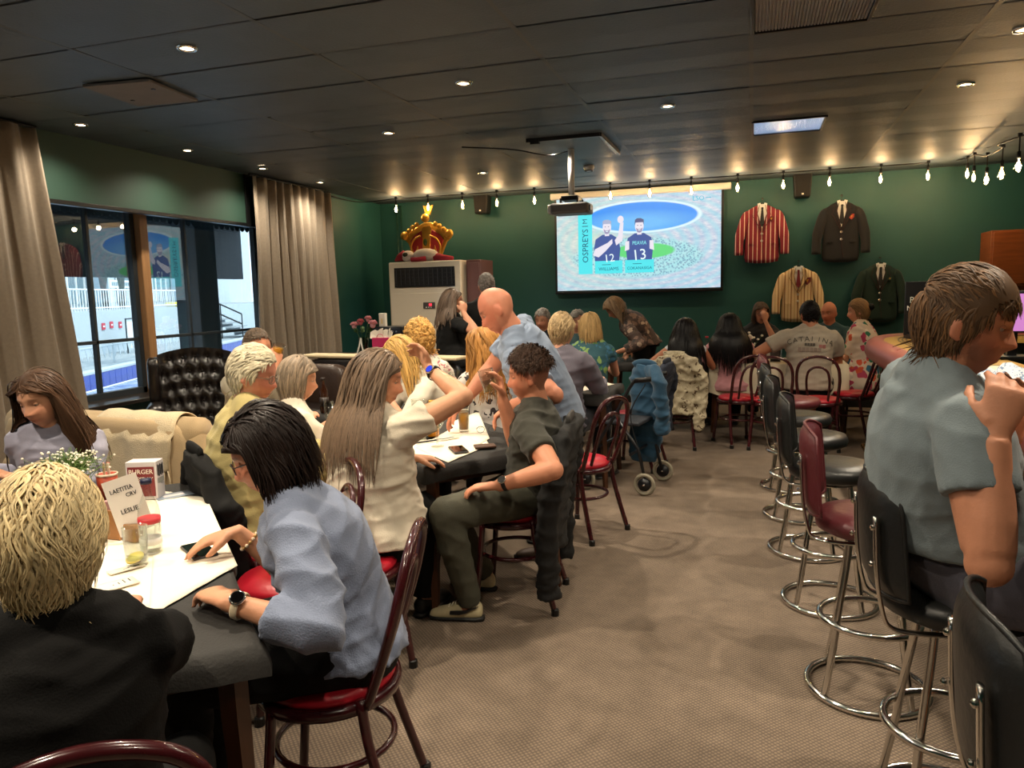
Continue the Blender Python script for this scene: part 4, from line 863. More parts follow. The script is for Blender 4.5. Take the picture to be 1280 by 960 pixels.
def strands(roots, dirs, K, step, grav, vol, wave, seed, taper, r, ells, jit=.15, zcut=None, curl=0., guard=None, hc=None, gy=.03, cling=.5, zone=0., lf=None):
    """roots, dirs in world space; ells: list of (centre, 3x3 axes/radii) that the hair must stay out of"""
    rg = np.random.default_rng(seed); N = len(roots); P = [roots.copy()]; d = dirs.copy(); ph = 2.2*np.sin(roots@np.array((31., 17, 23)))+2.0*np.sin(roots@np.array((-19., 37, 11))+1)+rg.uniform(-.5, .5, N); sc = rg.uniform(.75, 1.2, N)*(1 if lf is None else lf); vl = rg.uniform(0, 1, N); e1 = np.cross(dirs, roots-hc[None, :]) if not curl else rg.normal(0, 1, (N, 3)); e1 /= np.linalg.norm(e1, axis=1)[:, None]
    for k in range(K):
        g = np.array((0, 0, -1.)); d = d*(1-grav)+g*grav+rg.normal(0, jit, (N, 3))*.35
        d /= np.linalg.norm(d, axis=1)[:, None]+1e-9
        w = e1*(wave*np.sin(k*.9+ph))[:, None]
        if curl: c_ = np.cross(d, e1); a = k*curl+ph; w = w+(e1*np.cos(a)[:, None]+c_*np.sin(a)[:, None])*.9
        p = P[-1]+(d+w)*(step*sc)[:, None]
        for (c, Mi, grow) in ells:
            q = (p-c)@Mi.T; l = np.linalg.norm(q, axis=1); lim = 1+(vol*vl*min(1, (k+1)/5) if grow else 0.01); inside = l < lim
            if grow: l = np.where((l > lim) & (q[:, 2] > zone), lim+(l-lim)*(1-cling), l)
            q2 = q/np.maximum(l, 1e-6)[:, None]*np.where(inside, lim, l)[:, None]; p = q2@np.linalg.inv(Mi).T+c
        if guard is not None:
            gc, gA = guard; q = (p-gc)@gA.T; m = (q[:, 1] > gy) & (q[:, 2] < .066-.0*q[:, 1]); q[m, 0] = np.where(q[m, 0] >= 0, 1, -1)*np.maximum(np.abs(q[m, 0]), .076); q[m, 1] = gy+(q[m, 1]-gy)*np.clip((q[m, 2]-.03)/.036, 0, 1); p = np.where(m[:, None], q@np.linalg.inv(gA).T+gc, p)
        if cling:
            (c, Mi, grow) = ells[0]; q = (p-c)@Mi.T; nn = q@Mi; nn /= np.linalg.norm(nn, axis=1)[:, None]+1e-9; on = (q[:, 2] > zone)[:, None]; d = d-nn*np.sum(d*nn, 1)[:, None]*np.where(on, cling, .0); d /= np.linalg.norm(d, axis=1)[:, None]+1e-9
        P.append(p)
    P = np.stack(P, 1); K1 = K+1
    T = np.gradient(P, axis=1); T /= np.linalg.norm(T, axis=2)[:, :, None]+1e-9
    O_ = P-hc[None, None, :]; O_ /= np.linalg.norm(O_, axis=2)[:, :, None]+1e-9; A_ = np.cross(T, O_)+1e-4; A_ /= np.linalg.norm(A_, axis=2)[:, :, None]+1e-9; B_ = np.cross(A_, T)
    tt = np.linspace(0, 1, K1); R = r*np.where(tt < .25, .75+tt, 1-taper*(tt-.25)/.75)[None, :]*rg.uniform(.7, 1.3, N)[:, None]
    V = np.stack([P+(A_*ca+B_*cb)*R[:, :, None] for ca, cb in ((1.5,-.3),(0,.75),(-1.5,-.3))], 2).reshape(-1, 3)
    b = (np.arange(N)[:, None, None]*K1*3+np.arange(K)[None, :, None]*3); j = np.arange(2)[None, None, :]
    F = np.stack([b+j, b+(j+1) % 3, b+3+(j+1) % 3, b+3+j], -1).reshape(-1, 4)
    return V, F, N, K1*3
def ring(c, lat, fwd, a, b, n=20):
    return [Vector(c)+lat*(a*math.cos(2*PI*i/n))+fwd*(b*math.sin(2*PI*i/n)) for i in range(n)]
def loft(mb, rings):
    n = len(rings[0]); vs = [p for r in rings for p in r]; fs = [(i*n+k, i*n+(k+1) % n, (i+1)*n+(k+1) % n, (i+1)*n+k) for i in range(len(rings)-1) for k in range(n)]
    fs += [tuple(range(n))[::-1], tuple((len(rings)-1)*n+k for k in range(n))]; mb.add(vs, fs)
def ik(Sh, Wr, l1, l2, pole):
    d = Wr-Sh; D = d.length
    if D > .985*(l1+l2): Wr = Sh+d*(.985*(l1+l2)/D); d = Wr-Sh; D = d.length
    u = d/D; a = (l1*l1-l2*l2+D*D)/(2*D); h = math.sqrt(max(1e-6, l1*l1-a*a)); p = Vector(pole); p = p-u*p.dot(u)
    if p.length < 1e-4: p = Vector((0,0,-1))
    return Sh+u*a+p.normalized()*h, Wr
def hand(mb, W_, d, n, right, s=1., curl=.35, spread=.0, thumb=.5, curls=None):
    d = d.normalized(); n = (n-d*n.dot(d)).normalized(); T = d.cross(n)*(1 if right else -1)
    mb.tube([W_-d*.025*s, W_+d*.01*s, W_+d*.045*s, W_+d*.075*s, W_+d*.095*s], [(.026*s,.019*s),(.029*s,.018*s),(.039*s,.0165*s),(.041*s,.0145*s),(.036*s,.011*s)], 12, lat=T)
    for i, (o, L) in enumerate(((.0305,.072),(.0105,.08),(-.0095,.074),(-.0285,.058))):
        c = (curls[i] if curls else curl*(1+.12*i)); p = W_+d*(.086-.004*abs(i-1))*s+T*o*s; v = (d+T*(spread*(1.5-i)*.12)+T*o*1.2).normalized(); pts = [p-v*.015*s, p]; ax = 0
        for k, q in enumerate((.45,.31,.24)):
            a = c*(.7,1.1,.8)[k]; v = (v*math.cos(a)+n*math.sin(a)).normalized(); nn = n; n2 = (n*math.cos(a)-d*0).normalized(); p = p+v*L*q*s; pts.append(p)
            # keep bending round the same axis
            axis = T; n = Matrix.Rotation(-a if right else a, 3, axis) @ n if False else n
        mb.tube(pts, [.0092*s,.0096*s,.0088*s,.0079*s,.0062*s], 8)
    p = W_+d*.022*s+T*.022*s; v = (d*.62+T*.72+n*.3*thumb*2).normalized(); v2 = (d*.9+T*.25+n*.55*thumb*2).normalized(); v3 = (d*1+T*.0+n*.6*thumb*2).normalized()
    mb.tube([p-v*.01*s, p, p+v*.04*s, p+v*.04*s+v2*.032*s, p+v*.04*s+v2*.032*s+v3*.022*s], [.016*s,.0165*s,.0125*s,.0108*s,.0075*s], 9)
def skinmat(col): return mat('skin_'+col[1:], col, .52, noise=.06, nscale=30, vcol=True, bump=.05, bscale=160, spec=.4)
def hairmat(name, col, rough=.5): return mat('hair_'+name, col, rough, vcol=True, spec=.22)
def person(label, pel, head, yaw, s=1., fem=False, hyaw=None, hp=8, hr=0, skin='#d8a283', near=0, twist=0, arms=None, legs='sit', hair=None, shirt=None, pants=None, shoes='#1d1d1f', belly=0., wide=1., glasses=None, eyes=True, tint=None, group=None, seat=.46, nk=.022, parts=()):
    pel = Vector(pel); head = Vector(head); F_ = facing(yaw); R_ = Vector((F_.y, -F_.x, 0)); U_ = Vector((0,0,1)); hyaw = yaw if hyaw is None else hyaw
    root = thing('person', label, 'person', (pel.x, pel.y, 0), group=group); off = (pel.x, pel.y, 0)
    vox = (.015, .0118, .0072)[near]
    # head frame
    a = math.radians(hp); hF = facing(hyaw); hR = Vector((hF.y, -hF.x, 0)); hF = (hF*math.cos(a)-U_*math.sin(a)).normalized(); hU = hR.cross(hF).normalized()
    q = Matrix.Rotation(math.radians(hr), 3, hF); hR = q @ hR; hU = q @ hU
    nd = ((head-pel).normalized()*.55+hU*.45-hF*.0).normalized()
    nb = head-nd*.155*s-hF*nk*s                                # base of the neck
    D = (nb-pel); TL = D.length; D = D/TL
    lat = (Matrix.Rotation(math.radians(twist), 3, 'Z') @ R_); lat = (lat-D*lat.dot(D)).normalized(); fw = D.cross(lat)*-1; fw = (Vector(D).cross(lat)); fw = fw if fw.dot(F_) > 0 else -fw
    pl_lat = (R_-D*R_.dot(D)*.3).normalized(); pfw = pl_lat.cross(U_)*-1; pfw = pfw if pfw.dot(F_) > 0 else -pfw
    w = s*wide; k = .93 if fem else 1.0; bend = -F_*.018*s
    sit = legs == 'sit'
    spine = [(-.14,.150*w,.105*w),(-.06,.172*w,.128*w),(.05,(.160 if not fem else .158)*w,(.122+.07*belly)*w),(.17,(.146 if not fem else .132)*w,(.112+.10*belly)*w),(.29,.158*k*w,(.117+.05*belly)*w),(.40,.168*k*w,.116*w),(.475,.150*k*w,.092*w),(.52,.075*w,.066*w)]
    sc = TL/.515
    def trunk(mb, inf, lo=-9, hi=9, flare=0.):
        rs = []
        for z, ra, rb in spine:
            if z < lo or z > hi: continue
            t = min(1, max(0, (z+.02)/.4)); l = (pl_lat*(1-t)+lat*t).normalized(); f = (pfw*(1-t)+fw*t).normalized(); c = pel+D*(z*sc)+bend*math.sin(max(0,min(1,z/.5))*PI)+f*(.02*belly*w if .0 < z < .3 else 0)
            fl = flare*max(0, 1-(z-lo)/.25); rs.append(ring(c, l, f, ra+inf+fl*s, rb+inf+fl*s))
        loft(mb, rs)
    shw = (.178 if not fem else .158)*w; SC = pel+D*(.455*sc)
    sh = {'R': SC+lat*shw, 'L': SC-lat*shw}; l1, l2 = .285*s, .255*s
    arms = arms or {}; J = {}
    for sd in 'LR':
        sg = 1 if sd == 'R' else -1; A_ = arms.get(sd, {})
        if 'w' in A_: Wr = Vector(A_['w'])
        elif A_.get('pose') == 'lap' or (not A_ and not sit and A_ is not None and False): Wr = pel+F_*.24*s+R_*sg*.12*s+U_*.1*s
        elif A_.get('pose') == 'down' or legs == 'stand' and 'pose' not in A_: Wr = sh[sd]-U_*.53*s+F_*.08*s+R_*sg*.05*s
        else: Wr = Vector((0,0,0))+pel+F_*.40*s+R_*sg*.13*s; Wr.z = .80+.012
        pole = Vector(A_.get('pole', R_*sg*.5-U_*.7-F_*.5)); E, Wr = ik(sh[sd], Wr, l1, l2, pole)
        hd = Vector(A_.get('hd', (Wr-E).normalized())); hn = Vector(A_.get('hn', -U_ if abs(hd.normalized().z) < .8 else -R_*sg)); J[sd] = (sh[sd], E, Wr, hd, hn, A_)
    H_ = {}
    hipw = .092*w
    for sd in 'LR':
        sg = 1 if sd == 'R' else -1; hip = pel+R_*sg*hipw-U_*.02*s
        if isinstance(legs, dict): kn, an, td = legs[sd]; kn, an, td = Vector(kn), Vector(an), Vector(td)
        elif sit:
            kn = hip+(F_*.985+R_*sg*.13).normalized()*.40*s; kn.z = max(seat+.04*s, .50*s) if seat < .6 else hip.z-.08; an = kn+F_*.02*s-R_*sg*.02; an.z = max(.085*s, kn.z-.43*s); td = (F_+R_*sg*.2).normalized()
        else: kn = hip-U_*.42*s+F_*.02*s; an = Vector((kn.x, kn.y, .085*s))-F_*.03*s; kn.z = (hip.z+an.z)/2; td = (F_+R_*sg*.25).normalized()
        H_[sd] = (hip, kn, an, td)
    def armtube(mb, sd, inf, a0=0., a1=2., flare=0.):
        Sx, E, Wr = J[sd][:3]; P, R = [], []
        in_ = Sx+(pel+D*.42*sc-Sx)*.35
        full = [(-.3, in_, .056*w), (0., Sx, .052*w), (.12, Sx+(E-Sx)*.12, .054*w), (.5, Sx+(E-Sx)*.5, .049*w), (.9, Sx+(E-Sx)*.9, .041*w), (1., E, .0405*w), (1.12, E+(Wr-E)*.12, .0415*w), (1.35, E+(Wr-E)*.35, .0405*w), (1.75, E+(Wr-E)*.75, .030*w), (2., Wr, .0255*w)]
        kf = .9 if fem else 1.08
        last = None
        for t, p, r in full:
            if t <= a1+1e-6: P.append(p); R.append(r*kf+inf*(1 if t > .15 else .8)); last = (t, p, r)
        if a1 < 2 and last[0] < a1-.02:
            p = Sx+(E-Sx)*a1 if a1 < 1 else E+(Wr-E)*(a1-1); r = np.interp(a1, [q[0] for q in full], [q[2] for q in full]); P.append(p); R.append(r*kf+inf+flare)
        mb.tube(P, R, 14)
    def legtube(mb, sd, inf, l1_=2.):
        hip, kn, an, td = H_[sd]; full = [(-.2, hip+(pel-hip)*.4, .085*w), (0., hip, .092*w), (.3, hip+(kn-hip)*.3, .083*w), (.7, hip+(kn-hip)*.7, .066*w), (.95, hip+(kn-hip)*.96, .057*w), (1.05, kn+(an-kn)*.05, .055*w), (1.3, kn+(an-kn)*.3, .055*w), (1.7, kn+(an-kn)*.7, .042*w), (2., an, .036*w)]
        P = [p for t, p, r in full if t <= l1_]; R = [r+inf*(1 if t < 1.5 else 1.3) for t, p, r in full if t <= l1_]; mb.tube(P, R, 14)
    # ---- body: one continuous surface
    mb = MB(); hk = (fem,); 
    if hk not in HEADS: HEADS[hk] = head_shape(fem=fem)
    HV, HF = HEADS[hk]; HM = np.array([list(hR), list(hF), list(hU)]); hs = s*(1.0 if not fem else .96)
    HW = HV*hs@HM+np.array(head); mb.add(HW.tolist(), HF)
    for sg in (-1, 1):
        q = Matrix((hR, hF, hU)).transposed() @ Matrix.Rotation(sg*.35, 3, 'Z') @ Matrix.Rotation(-.15, 3, 'X'); ec = head+hR*(sg*.0765*hs)-hF*.012*hs-hU*.012*hs
        mb.ball(ec, (.010*hs,.0185*hs,.031*hs), q, 12, 8); mb.ball(ec-hU*.02*hs+hF*.004*hs, (.008*hs,.010*hs,.013*hs), q, 8, 6)
    nr = (.052 if fem else .06)*w
    mb.tube([nb-D*.05*s, nb+D*.01*s, head-nd*.07*s-hF*.012*s, head-nd*.03*s-hF*.015*s], [(nr*1.35), nr*1.08, nr*.98, nr*.9], 16)
    mb.tube([nb-D*.035*s-lat*.11*w, nb-D*.0*s-lat*.03*w, nb+lat*.03*w, nb-D*.035*s+lat*.11*w], [.032*w,.042*w,.042*w,.032*w], 12)
    trunk(mb, -.016*s)
    for sd in 'LR':
        armtube(mb, sd, 0.); Sx, E, Wr, hd, hn, A_ = J[sd]; mb.ball(E, (.040*(.9 if fem else 1.08)*w,)*3)
        hand(mb, Wr+hd.normalized()*.01*s, hd, hn, sd == 'R', s*(.93 if fem else 1.04), A_.get('curl', .35), A_.get('spread', .4), A_.get('thumb', .4), A_.get('curls'))
        legtube(mb, sd, (-.040 if pants else -.004)*s)
        hip, kn, an, td = H_[sd]; mb.tube([an+U_*.02*s-td*.02*s, an-U_*.035*s+td*.03*s, an-U_*.055*s+td*.14*s], [.034*s,.034*s,.022*s], 10)
    me = fuse(mb, vox, 2 if near else 1, .45)
    P = (co(me)-np.array(head))@HM.T/hs; x, y, z = P[:, 0], P[:, 1], P[:, 2]; C = np.ones((len(P), 3)); G = lambda a, m, sd: np.exp(-((a-m)/sd)**2/2)
    face = (y > .02) & (z > -.13) & (z < .13) & (np.abs(x) < .085) & (y < .13)
    fm = face.astype(float)
    lips = fm*G(z, -.071, .0075)*G(x, 0, .017)*(y > .05); C *= 1-lips[:, None]*np.array((.12,.42,.40))
    chk = fm*G(np.abs(x), .04, .02)*G(z, -.03, .02)+fm*G(x, 0, .012)*G(z, -.038, .012); C *= 1-chk[:, None]*np.array((.0,.13,.13))
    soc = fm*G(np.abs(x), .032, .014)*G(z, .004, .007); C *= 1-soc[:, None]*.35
    bro = fm*G(z, .0225+.0*x, .0042)*np.clip(G(np.abs(x), .032, .013)*1.5, 0, 1)*(y > .03); bc_ = np.array((.62,.66,.68)) if not (hair and hair.get('light')) else np.array((.25,.3,.35)); C *= 1-bro[:, None]*bc_
    lash = fm*G(z, -.001, .0022)*G(np.abs(x), .032, .011)*(y > .045); C *= 1-lash[:, None]*(.75 if not near else .5)
    ear = ((np.abs(x) > .07) & (np.abs(z+.012) < .04) & (np.abs(y+.012) < .03)).astype(float); C *= 1-ear[:, None]*np.array((0,.12,.12))
    mo = fm*G(z, -.0705, .0016)*G(x, 0, .022)*(y > .05); C *= 1-mo[:, None]*.45
    if tint == 'stubble': t_ = fm*((z < -.04)|(np.abs(x) > .05))*np.clip((-.02-z)/.03, 0, 1)*(1-lips); C *= 1-t_[:, None]*np.array((.42,.40,.36))
    if tint == 'red': C *= 1-(fm*.6)[:, None]*np.array((0,.2,.2))
    if tint == 'shaved': m_ = hair_mask(P, 'x') & (np.abs(x) < .1) & (np.abs(y) < .13); C *= 1-m_[:, None]*np.array((.58,.60,.60))
    set_col(me, C); put(me, 'body', skinmat(skin), root, off)
    # ---- eyes
    if eyes:
        for sg in (-1, 1):
            ec = head+hR*(sg*.0315*hs)+hF*.0615*hs+hU*.001*hs; q = Matrix((hR, hF, hU)).transposed()
            eb = MB().ball(ec, .0110*hs, q, 14, 10).build('eyeball', mat('eye_white','#b5a99c',.15), root, True, off=off)
            gz = (hF-hU*.45).normalized(); a2, b2 = frame_from(gz); MB().lathe([(0,.0002),(.0048*hs,0)], 12, ec+gz*.0105*hs, Matrix((a2, b2, gz)).transposed()).build('iris', mat('iris_brown','#2c1c12',.1), eb, off=off)
            # upper lid
            vs = []; 
            for i in range(7):
                for j in range(13):
                    th = math.radians(2+i*11); ph = math.radians(-80+j*13.3); v = hR*(math.sin(ph)*.0124*hs)+(hF*math.cos(th)+hU*math.sin(th))*(math.cos(ph)*.0124*hs); vs.append(ec+v+hR*0)
            lm = MB().add(vs, [(i*13+j, i*13+j+1, i*13+14+j, i*13+13+j) for i in range(6) for j in range(12)]).build('eyelid', mat('lid_'+skin[1:], skin, .5), root, True, off=off)
            md = lm.modifiers.new('t','SOLIDIFY'); md.thickness = .0015
    # ---- clothes
    if pants:
        mb = MB(); trunk(mb, .006*s, -9, .06)
        for sd in 'LR': legtube(mb, sd, .015*s); mb.ball(H_[sd][1], (.070*w,)*3)
        pm = fuse(mb, max(vox*1.2, .0125), 2); wrinkle(pm, .007*s, .8, 5); put(pm, 'trousers', pants, root, off)
        for sd in 'LR':
            hip, kn, an, td = H_[sd]; side = td.cross(U_); rs = []
            for t, wd, ht, zz in ((-.06,.024,.03,.045),(-.04,.034,.045,.05),(.02,.036,.05,.05),(.08,.040,.036,.036),(.14,.043,.03,.03),(.185,.036,.024,.024),(.205,.016,.014,.018)):
                c = an+td*t*s; c.z = max(0, an.z-.085*s)+zz*s; rs.append(ring(c, side, U_, wd*s, ht*s, 12))
            mb = MB(); loft(mb, rs); sh_ = mb.build('shoe', shoes if not isinstance(shoes, str) else mat('shoe_'+shoes[1:], shoes, .5), root, True, off=off, subsurf=1)
            rs = []
            for t, wd in ((-.065,.024),(-.03,.037),(.05,.039),(.14,.046),(.19,.038),(.212,.014)):
                c = an+td*t*s; c.z = max(0, an.z-.085*s)+.012*s; rs.append(ring(c, side, U_, wd*s, .012*s, 12))
            mb = MB(); loft(mb, rs); mb.build('sole', mat('shoe_sole','#d8cfae' if shoes != '#1d1d1f' else '#222222',.6), sh_, True, off=off)
    if shirt:
        sl = shirt.get('sleeve', .6); inf = shirt.get('inf', .012)*s; mb = MB(); trunk(mb, inf, shirt.get('hem', -.07), 9, shirt.get('flare', .006))
        mb.tube([nb-D*.035*s-lat*.11*w, nb+D*.006*s-lat*.03*w, nb+D*.006*s+lat*.03*w, nb-D*.035*s+lat*.11*w], [.046*w+inf,.056*w+inf*.7,.056*w+inf*.7,.046*w+inf], 12)
        mb.tube([nb-D*.075*s-fw*.012, nb-D*.03*s-fw*.016, nb+D*.008*s-fw*.014], [.085*w+inf, .084*w+inf, nr*1.16+inf*.7], 18)
        for sd in 'LR': armtube(mb, sd, inf*shirt.get('sinf', .9), 0, sl if not isinstance(sl, dict) else sl[sd], shirt.get('sflare', .003)*s)
        sm = fuse(mb, max(vox*1.3, .0092), 4 if near < 2 else 5); wrinkle(sm, shirt.get('wr', .009)*s, shirt.get('wsc', 1.), shirt.get('seed', 3)); so = put(sm, shirt.get('name', 'shirt'), shirt['m'], root, off)
        if shirt.get('collar'):
            cm = shirt.get('cm', shirt['m']); vs = []; n = 30; hgt = shirt.get('ch', .04)*s
            for rr, zz in ((1.12, -.005*s), (1.02, hgt), (1.12, hgt*1.05), (1.5, hgt*.15)):
                for i in range(n+1):
                    a_ = math.radians(22)+(2*PI-math.radians(44))*i/n; v = fw*math.cos(a_)+lat*math.sin(a_); e_ = 1+ (.18 if zz < hgt*.3 and rr > 1.3 else 0)*max(0, math.cos(a_))**3; vs.append(nb-D*.012*s+v*(nr*rr*e_)+D*zz-fw*.0*s+ (-D*.03*s*max(0, math.cos(a_))))
            cmb = MB().add(vs, [(k_*(n+1)+i, k_*(n+1)+i+1, (k_+1)*(n+1)+i+1, (k_+1)*(n+1)+i) for k_ in range(3) for i in range(n)]); co_ = cmb.build('collar', cm, so, True, off=off); md = co_.modifiers.new('t','SOLIDIFY'); md.thickness = .003
    # ---- hair
    if hair:
        st_ = hair.get('style', 'short'); N = hair.get('n', (300, 800, 2200)[near]); N = int(N*.86); rg = np.random.default_rng(hair.get('seed', 1)); hm = hairmat(hair['name'], hair['col'], hair.get('rough', .5))
        mk = hair_mask(HV, hair.get('mask', 'high' if st_ in ('long', 'bob') else 'x')); idx = np.nonzero(mk)[0]
        nrmv = HV-np.array((0,-.012,.02)); nrmv /= np.linalg.norm(nrmv, axis=1)[:, None]
        th = hair.get('cap', .008); capV = (HV+nrmv*th)*hs@HM+np.array(head); ok = set(idx.tolist()); Fk = np.array([f for f in HF if all(i in ok for i in f)])
        Vs, Fs, Cs = [capV], [Fk], [np.full((len(capV), 3), hair.get('capc', .75))]
        # even sampling of roots by area
        wgt = np.maximum(1e-4, np.sqrt(np.maximum(0, 1-(HV[idx, 2]/.121)**2))); pick = rg.choice(idx, N, p=wgt/wgt.sum()); pl = HV[pick]+rg.normal(0, .002, (N, 3)); nl = nrmv[pick]
        part = hair.get('part', 0.); flow = np.zeros((N, 3)); sx = np.tanh((pl[:, 0]-part)/.012)
        if st_ in ('long', 'bob'):
            lo_ = np.clip((.05-pl[:, 2])/.06, 0, 1); bk = np.clip((pl[:, 1]+.07)/.1, .15, 1); flow[:, 0] = sx*.8*bk*(1-lo_); flow[:, 1] = -.35*(1-lo_); flow[:, 2] = -.6-.6*lo_
        elif st_ == 'back': flow[:, 1] = -1; flow[:, 2] = -.25
        elif st_ == 'fwd': flow[:, 1] = np.where(pl[:, 2] > .05, .9, -.3); flow[:, 2] = np.where(pl[:, 2] > .05, 0, -.8); flow[:, 0] = sx*.3+.25*np.sin(pl[:, 0]*60)
        elif st_ == 'side': flow[:, 0] = .9*hair.get('dir', 1); flow[:, 1] = .35; flow[:, 2] = -.35
        elif st_ == 'waves': lo_ = np.clip((.05-pl[:, 2])/.06, 0, 1); flow[:, 0] = sx*(.55-.45*lo_); flow[:, 1] = -.7+.65*lo_; flow[:, 2] = -.45-.75*lo_
        elif st_ == 'curly': flow[:] = rg.normal(0, 1, (N, 3))
        else: flow[:, 1] = -.5; flow[:, 2] = -.7
        if st_ in ('fwd', 'side', 'back'): lo_ = np.clip((.045-pl[:, 2])/.04, 0, 1)[:, None]; flow = flow*(1-lo_)+np.array((0,-.25,-1))*lo_
        flow += rg.normal(0, hair.get('mess', .2), (N, 3)); flow -= nl*np.sum(flow*nl, 1)[:, None]; flow /= np.linalg.norm(flow, axis=1)[:, None]+1e-9
        dl = flow+nl*hair.get('lift', .15); dl /= np.linalg.norm(dl, axis=1)[:, None]
        L = hair.get('len', .05); K = hair.get('K', 8 if L < .12 else 14); K = K if K < 11 else int(K*.68)
        ax = HM/hs; c0 = np.array(head)+(np.array((0,-.012,.012))*hs)@HM; vol0 = hair.get('base', .004)
        Mi = np.diag((1/(.078+vol0), 1/(.1+vol0), 1/(.113+vol0)))@ax; ells = [(c0, Mi, True)]
        if L > .2 or hair.get('torso'):
            ti = 1.4*max(0, (shirt or {}).get('inf', .012)-.012); cT = pel+D*(.33*sc); B = np.array([list(lat), list(fw), list(D)]); ells.append((np.array(cT), np.diag((1/(.2*w+ti), 1/(.155*w+ti*1.3), 1/(.28*s)))@B, False))
            cN = (nb+head)/2; ells.append((np.array(cN), np.diag((1/(.07*s), 1/(.07*s), 1/(.1*s)))@np.eye(3), False))
        V, F, n_, k_ = strands((pl+nl*.003)*hs@HM+np.array(head), dl@HM, K, L*hs/K, hair.get('grav', .12), hair.get('vol', .12), hair.get('wave', .1), hair.get('seed', 1), hair.get('taper', .8), hair.get('r', (.0070, .0040, .0024)[near])*1.1, ells, hair.get('jit', .08), None, hair.get('curl', 0), (np.array(head), ax) if st_ in ('long', 'bob') and not hair.get('fringe') else None, np.array(head), hair.get('gy', .03), hair.get('cling', .5), hair.get('zone', .12 if L > .13 else -.65), np.where((pl[:, 1] > .02) & (pl[:, 2] > .03), .62, np.where((np.abs(pl[:, 0]) > .05) & (pl[:, 1] > -.03), .7, 1.)) if st_ == 'fwd' else None)
        cc = rg.uniform(hair.get('dark', .65), hair.get('bright', 1.25), (n_, 1))*np.ones((1, 3)); 
        if hair.get('streak'): m_ = rg.uniform(0, 1, n_) < hair['streak'][0]; cc[m_] = np.array(hair['streak'][1])*rg.uniform(.8, 1.15, (m_.sum(), 1))
        Cs.append(np.repeat(cc, k_, 0)); Vs.append(V); Fs.append(F+len(capV))
        hme = fast_mesh('hair', np.concatenate(Vs), np.concatenate(Fs)); set_col(hme, np.concatenate(Cs)); put(hme, 'hair', hm, root, off)
    if glasses:
        gm = mat('spectacle_'+glasses[1:], glasses, .3); g = MB(); q = Matrix((hR, hF, hU)).transposed(); h_ = lambda x_, y_, z_: head+(hR*x_+hF*y_+hU*z_)*hs
        for sg in (-1, 1):
            g.tube([h_(sg*.033+.023*math.cos(t), .098-.012*abs(sg*.033+.023*math.cos(t))/.05, -.004+.017*math.sin(t)) for t in [2*PI*i/18 for i in range(18)]], .0016*hs, 6, closed=True)
            g.tube([h_(sg*.056, .085, .002), h_(sg*.079, .03, .002), h_(sg*.082, -.015, -.002), h_(sg*.08, -.03, -.018)], .0017*hs, 6)
        g.tube([h_(-.01,.097,.002), h_(0,.1,.006), h_(.01,.097,.002)], .0015*hs, 6); go = g.build('spectacles', gm, root, True, off=off)
        for sg in (-1, 1): MB().prism([(.022*hs*math.cos(t), .0165*hs*math.sin(t)) for t in [2*PI*i/16 for i in range(16)]], .0006, q, h_(sg*.033, .0965-.008, -.004)).build('lens', glass('spectacle_lens', '#ffffff', 1.5), go, off=off)
    root['_j'] = 0; del root['_j']
    return root, dict(head=head, hR=hR, hF=hF, hU=hU, nb=nb, D=D, lat=lat, fw=fw, pel=pel, J=J, H=H_, F=F_, R=R_, off=off, s=s)
# ---- cloth patterns
def floral(name, base, cols, scale=30, rough=.8):
    if name in MATS: return MATS[name]
    m = mat(name, base, rough); t = NT(m); b = t.n['Principled BSDF']; tc = t.new('ShaderNodeTexCoord'); out = None
    nz = t.new('ShaderNodeTexNoise', i_Scale=scale*.8, i_Detail=2.0); t.link(tc.outputs['Object'], nz.inputs['Vector']); mm = t.new('ShaderNodeMix', data_type='RGBA', blend_type='LINEAR_LIGHT'); mm.inputs[0].default_value = .06
    t.link(tc.outputs['Object'], mm.inputs[6]); t.link(nz.outputs['Color'], mm.inputs[7])
    v = t.new('ShaderNodeTexVoronoi', i_Scale=float(scale)); t.link(mm.outputs[2], v.inputs['Vector']); sep = t.new('ShaderNodeSeparateColor'); t.link(v.outputs['Color'], sep.inputs[0])
    cr = t.new('ShaderNodeValToRGB'); cr.color_ramp.interpolation = 'CONSTANT'; el = cr.color_ramp.elements; allc = [base]+list(cols); el[0].color = srgb(base); el[0].position = 0
    for i, c in enumerate(allc[1:]):
        e = el[1] if i == 0 else el.new(.5); e.position = (i+1)/len(allc); e.color = srgb(c)
    t.link(sep.outputs[0], cr.inputs[0]); lt = t.new('ShaderNodeMath', operation='LESS_THAN'); lt.inputs[1].default_value = .52; t.link(v.outputs['Distance'], lt.inputs[0])
    mx = t.new('ShaderNodeMix', data_type='RGBA'); t.link(lt.outputs[0], mx.inputs[0]); mx.inputs[6].default_value = srgb(base); t.link(cr.outputs[0], mx.inputs[7]); t.link(mx.outputs[2], b.inputs['Base Color']); return m
def fab(name, col, **k):
    k = {**dict(rough=.85, noise=.06, nscale=25, bump=.15, bscale=260, sheen=.1), **k}; return mat('fabric_'+name, col, k.pop('rough'), **k)
navyj, blackt, greyt = fab('navy', '#171b26'), fab('black', '#070707', sheen=0., spec=.3), fab('charcoal', '#34352f')
# ---- the company. head points are given where they stand: image direction and distance along the axis
SIT = .57
def base(h, yaw, back, z=SIT): f = facing(yaw); return Vector((h.x-f.x*back, h.y-f.y*back, z))
T_ = .79
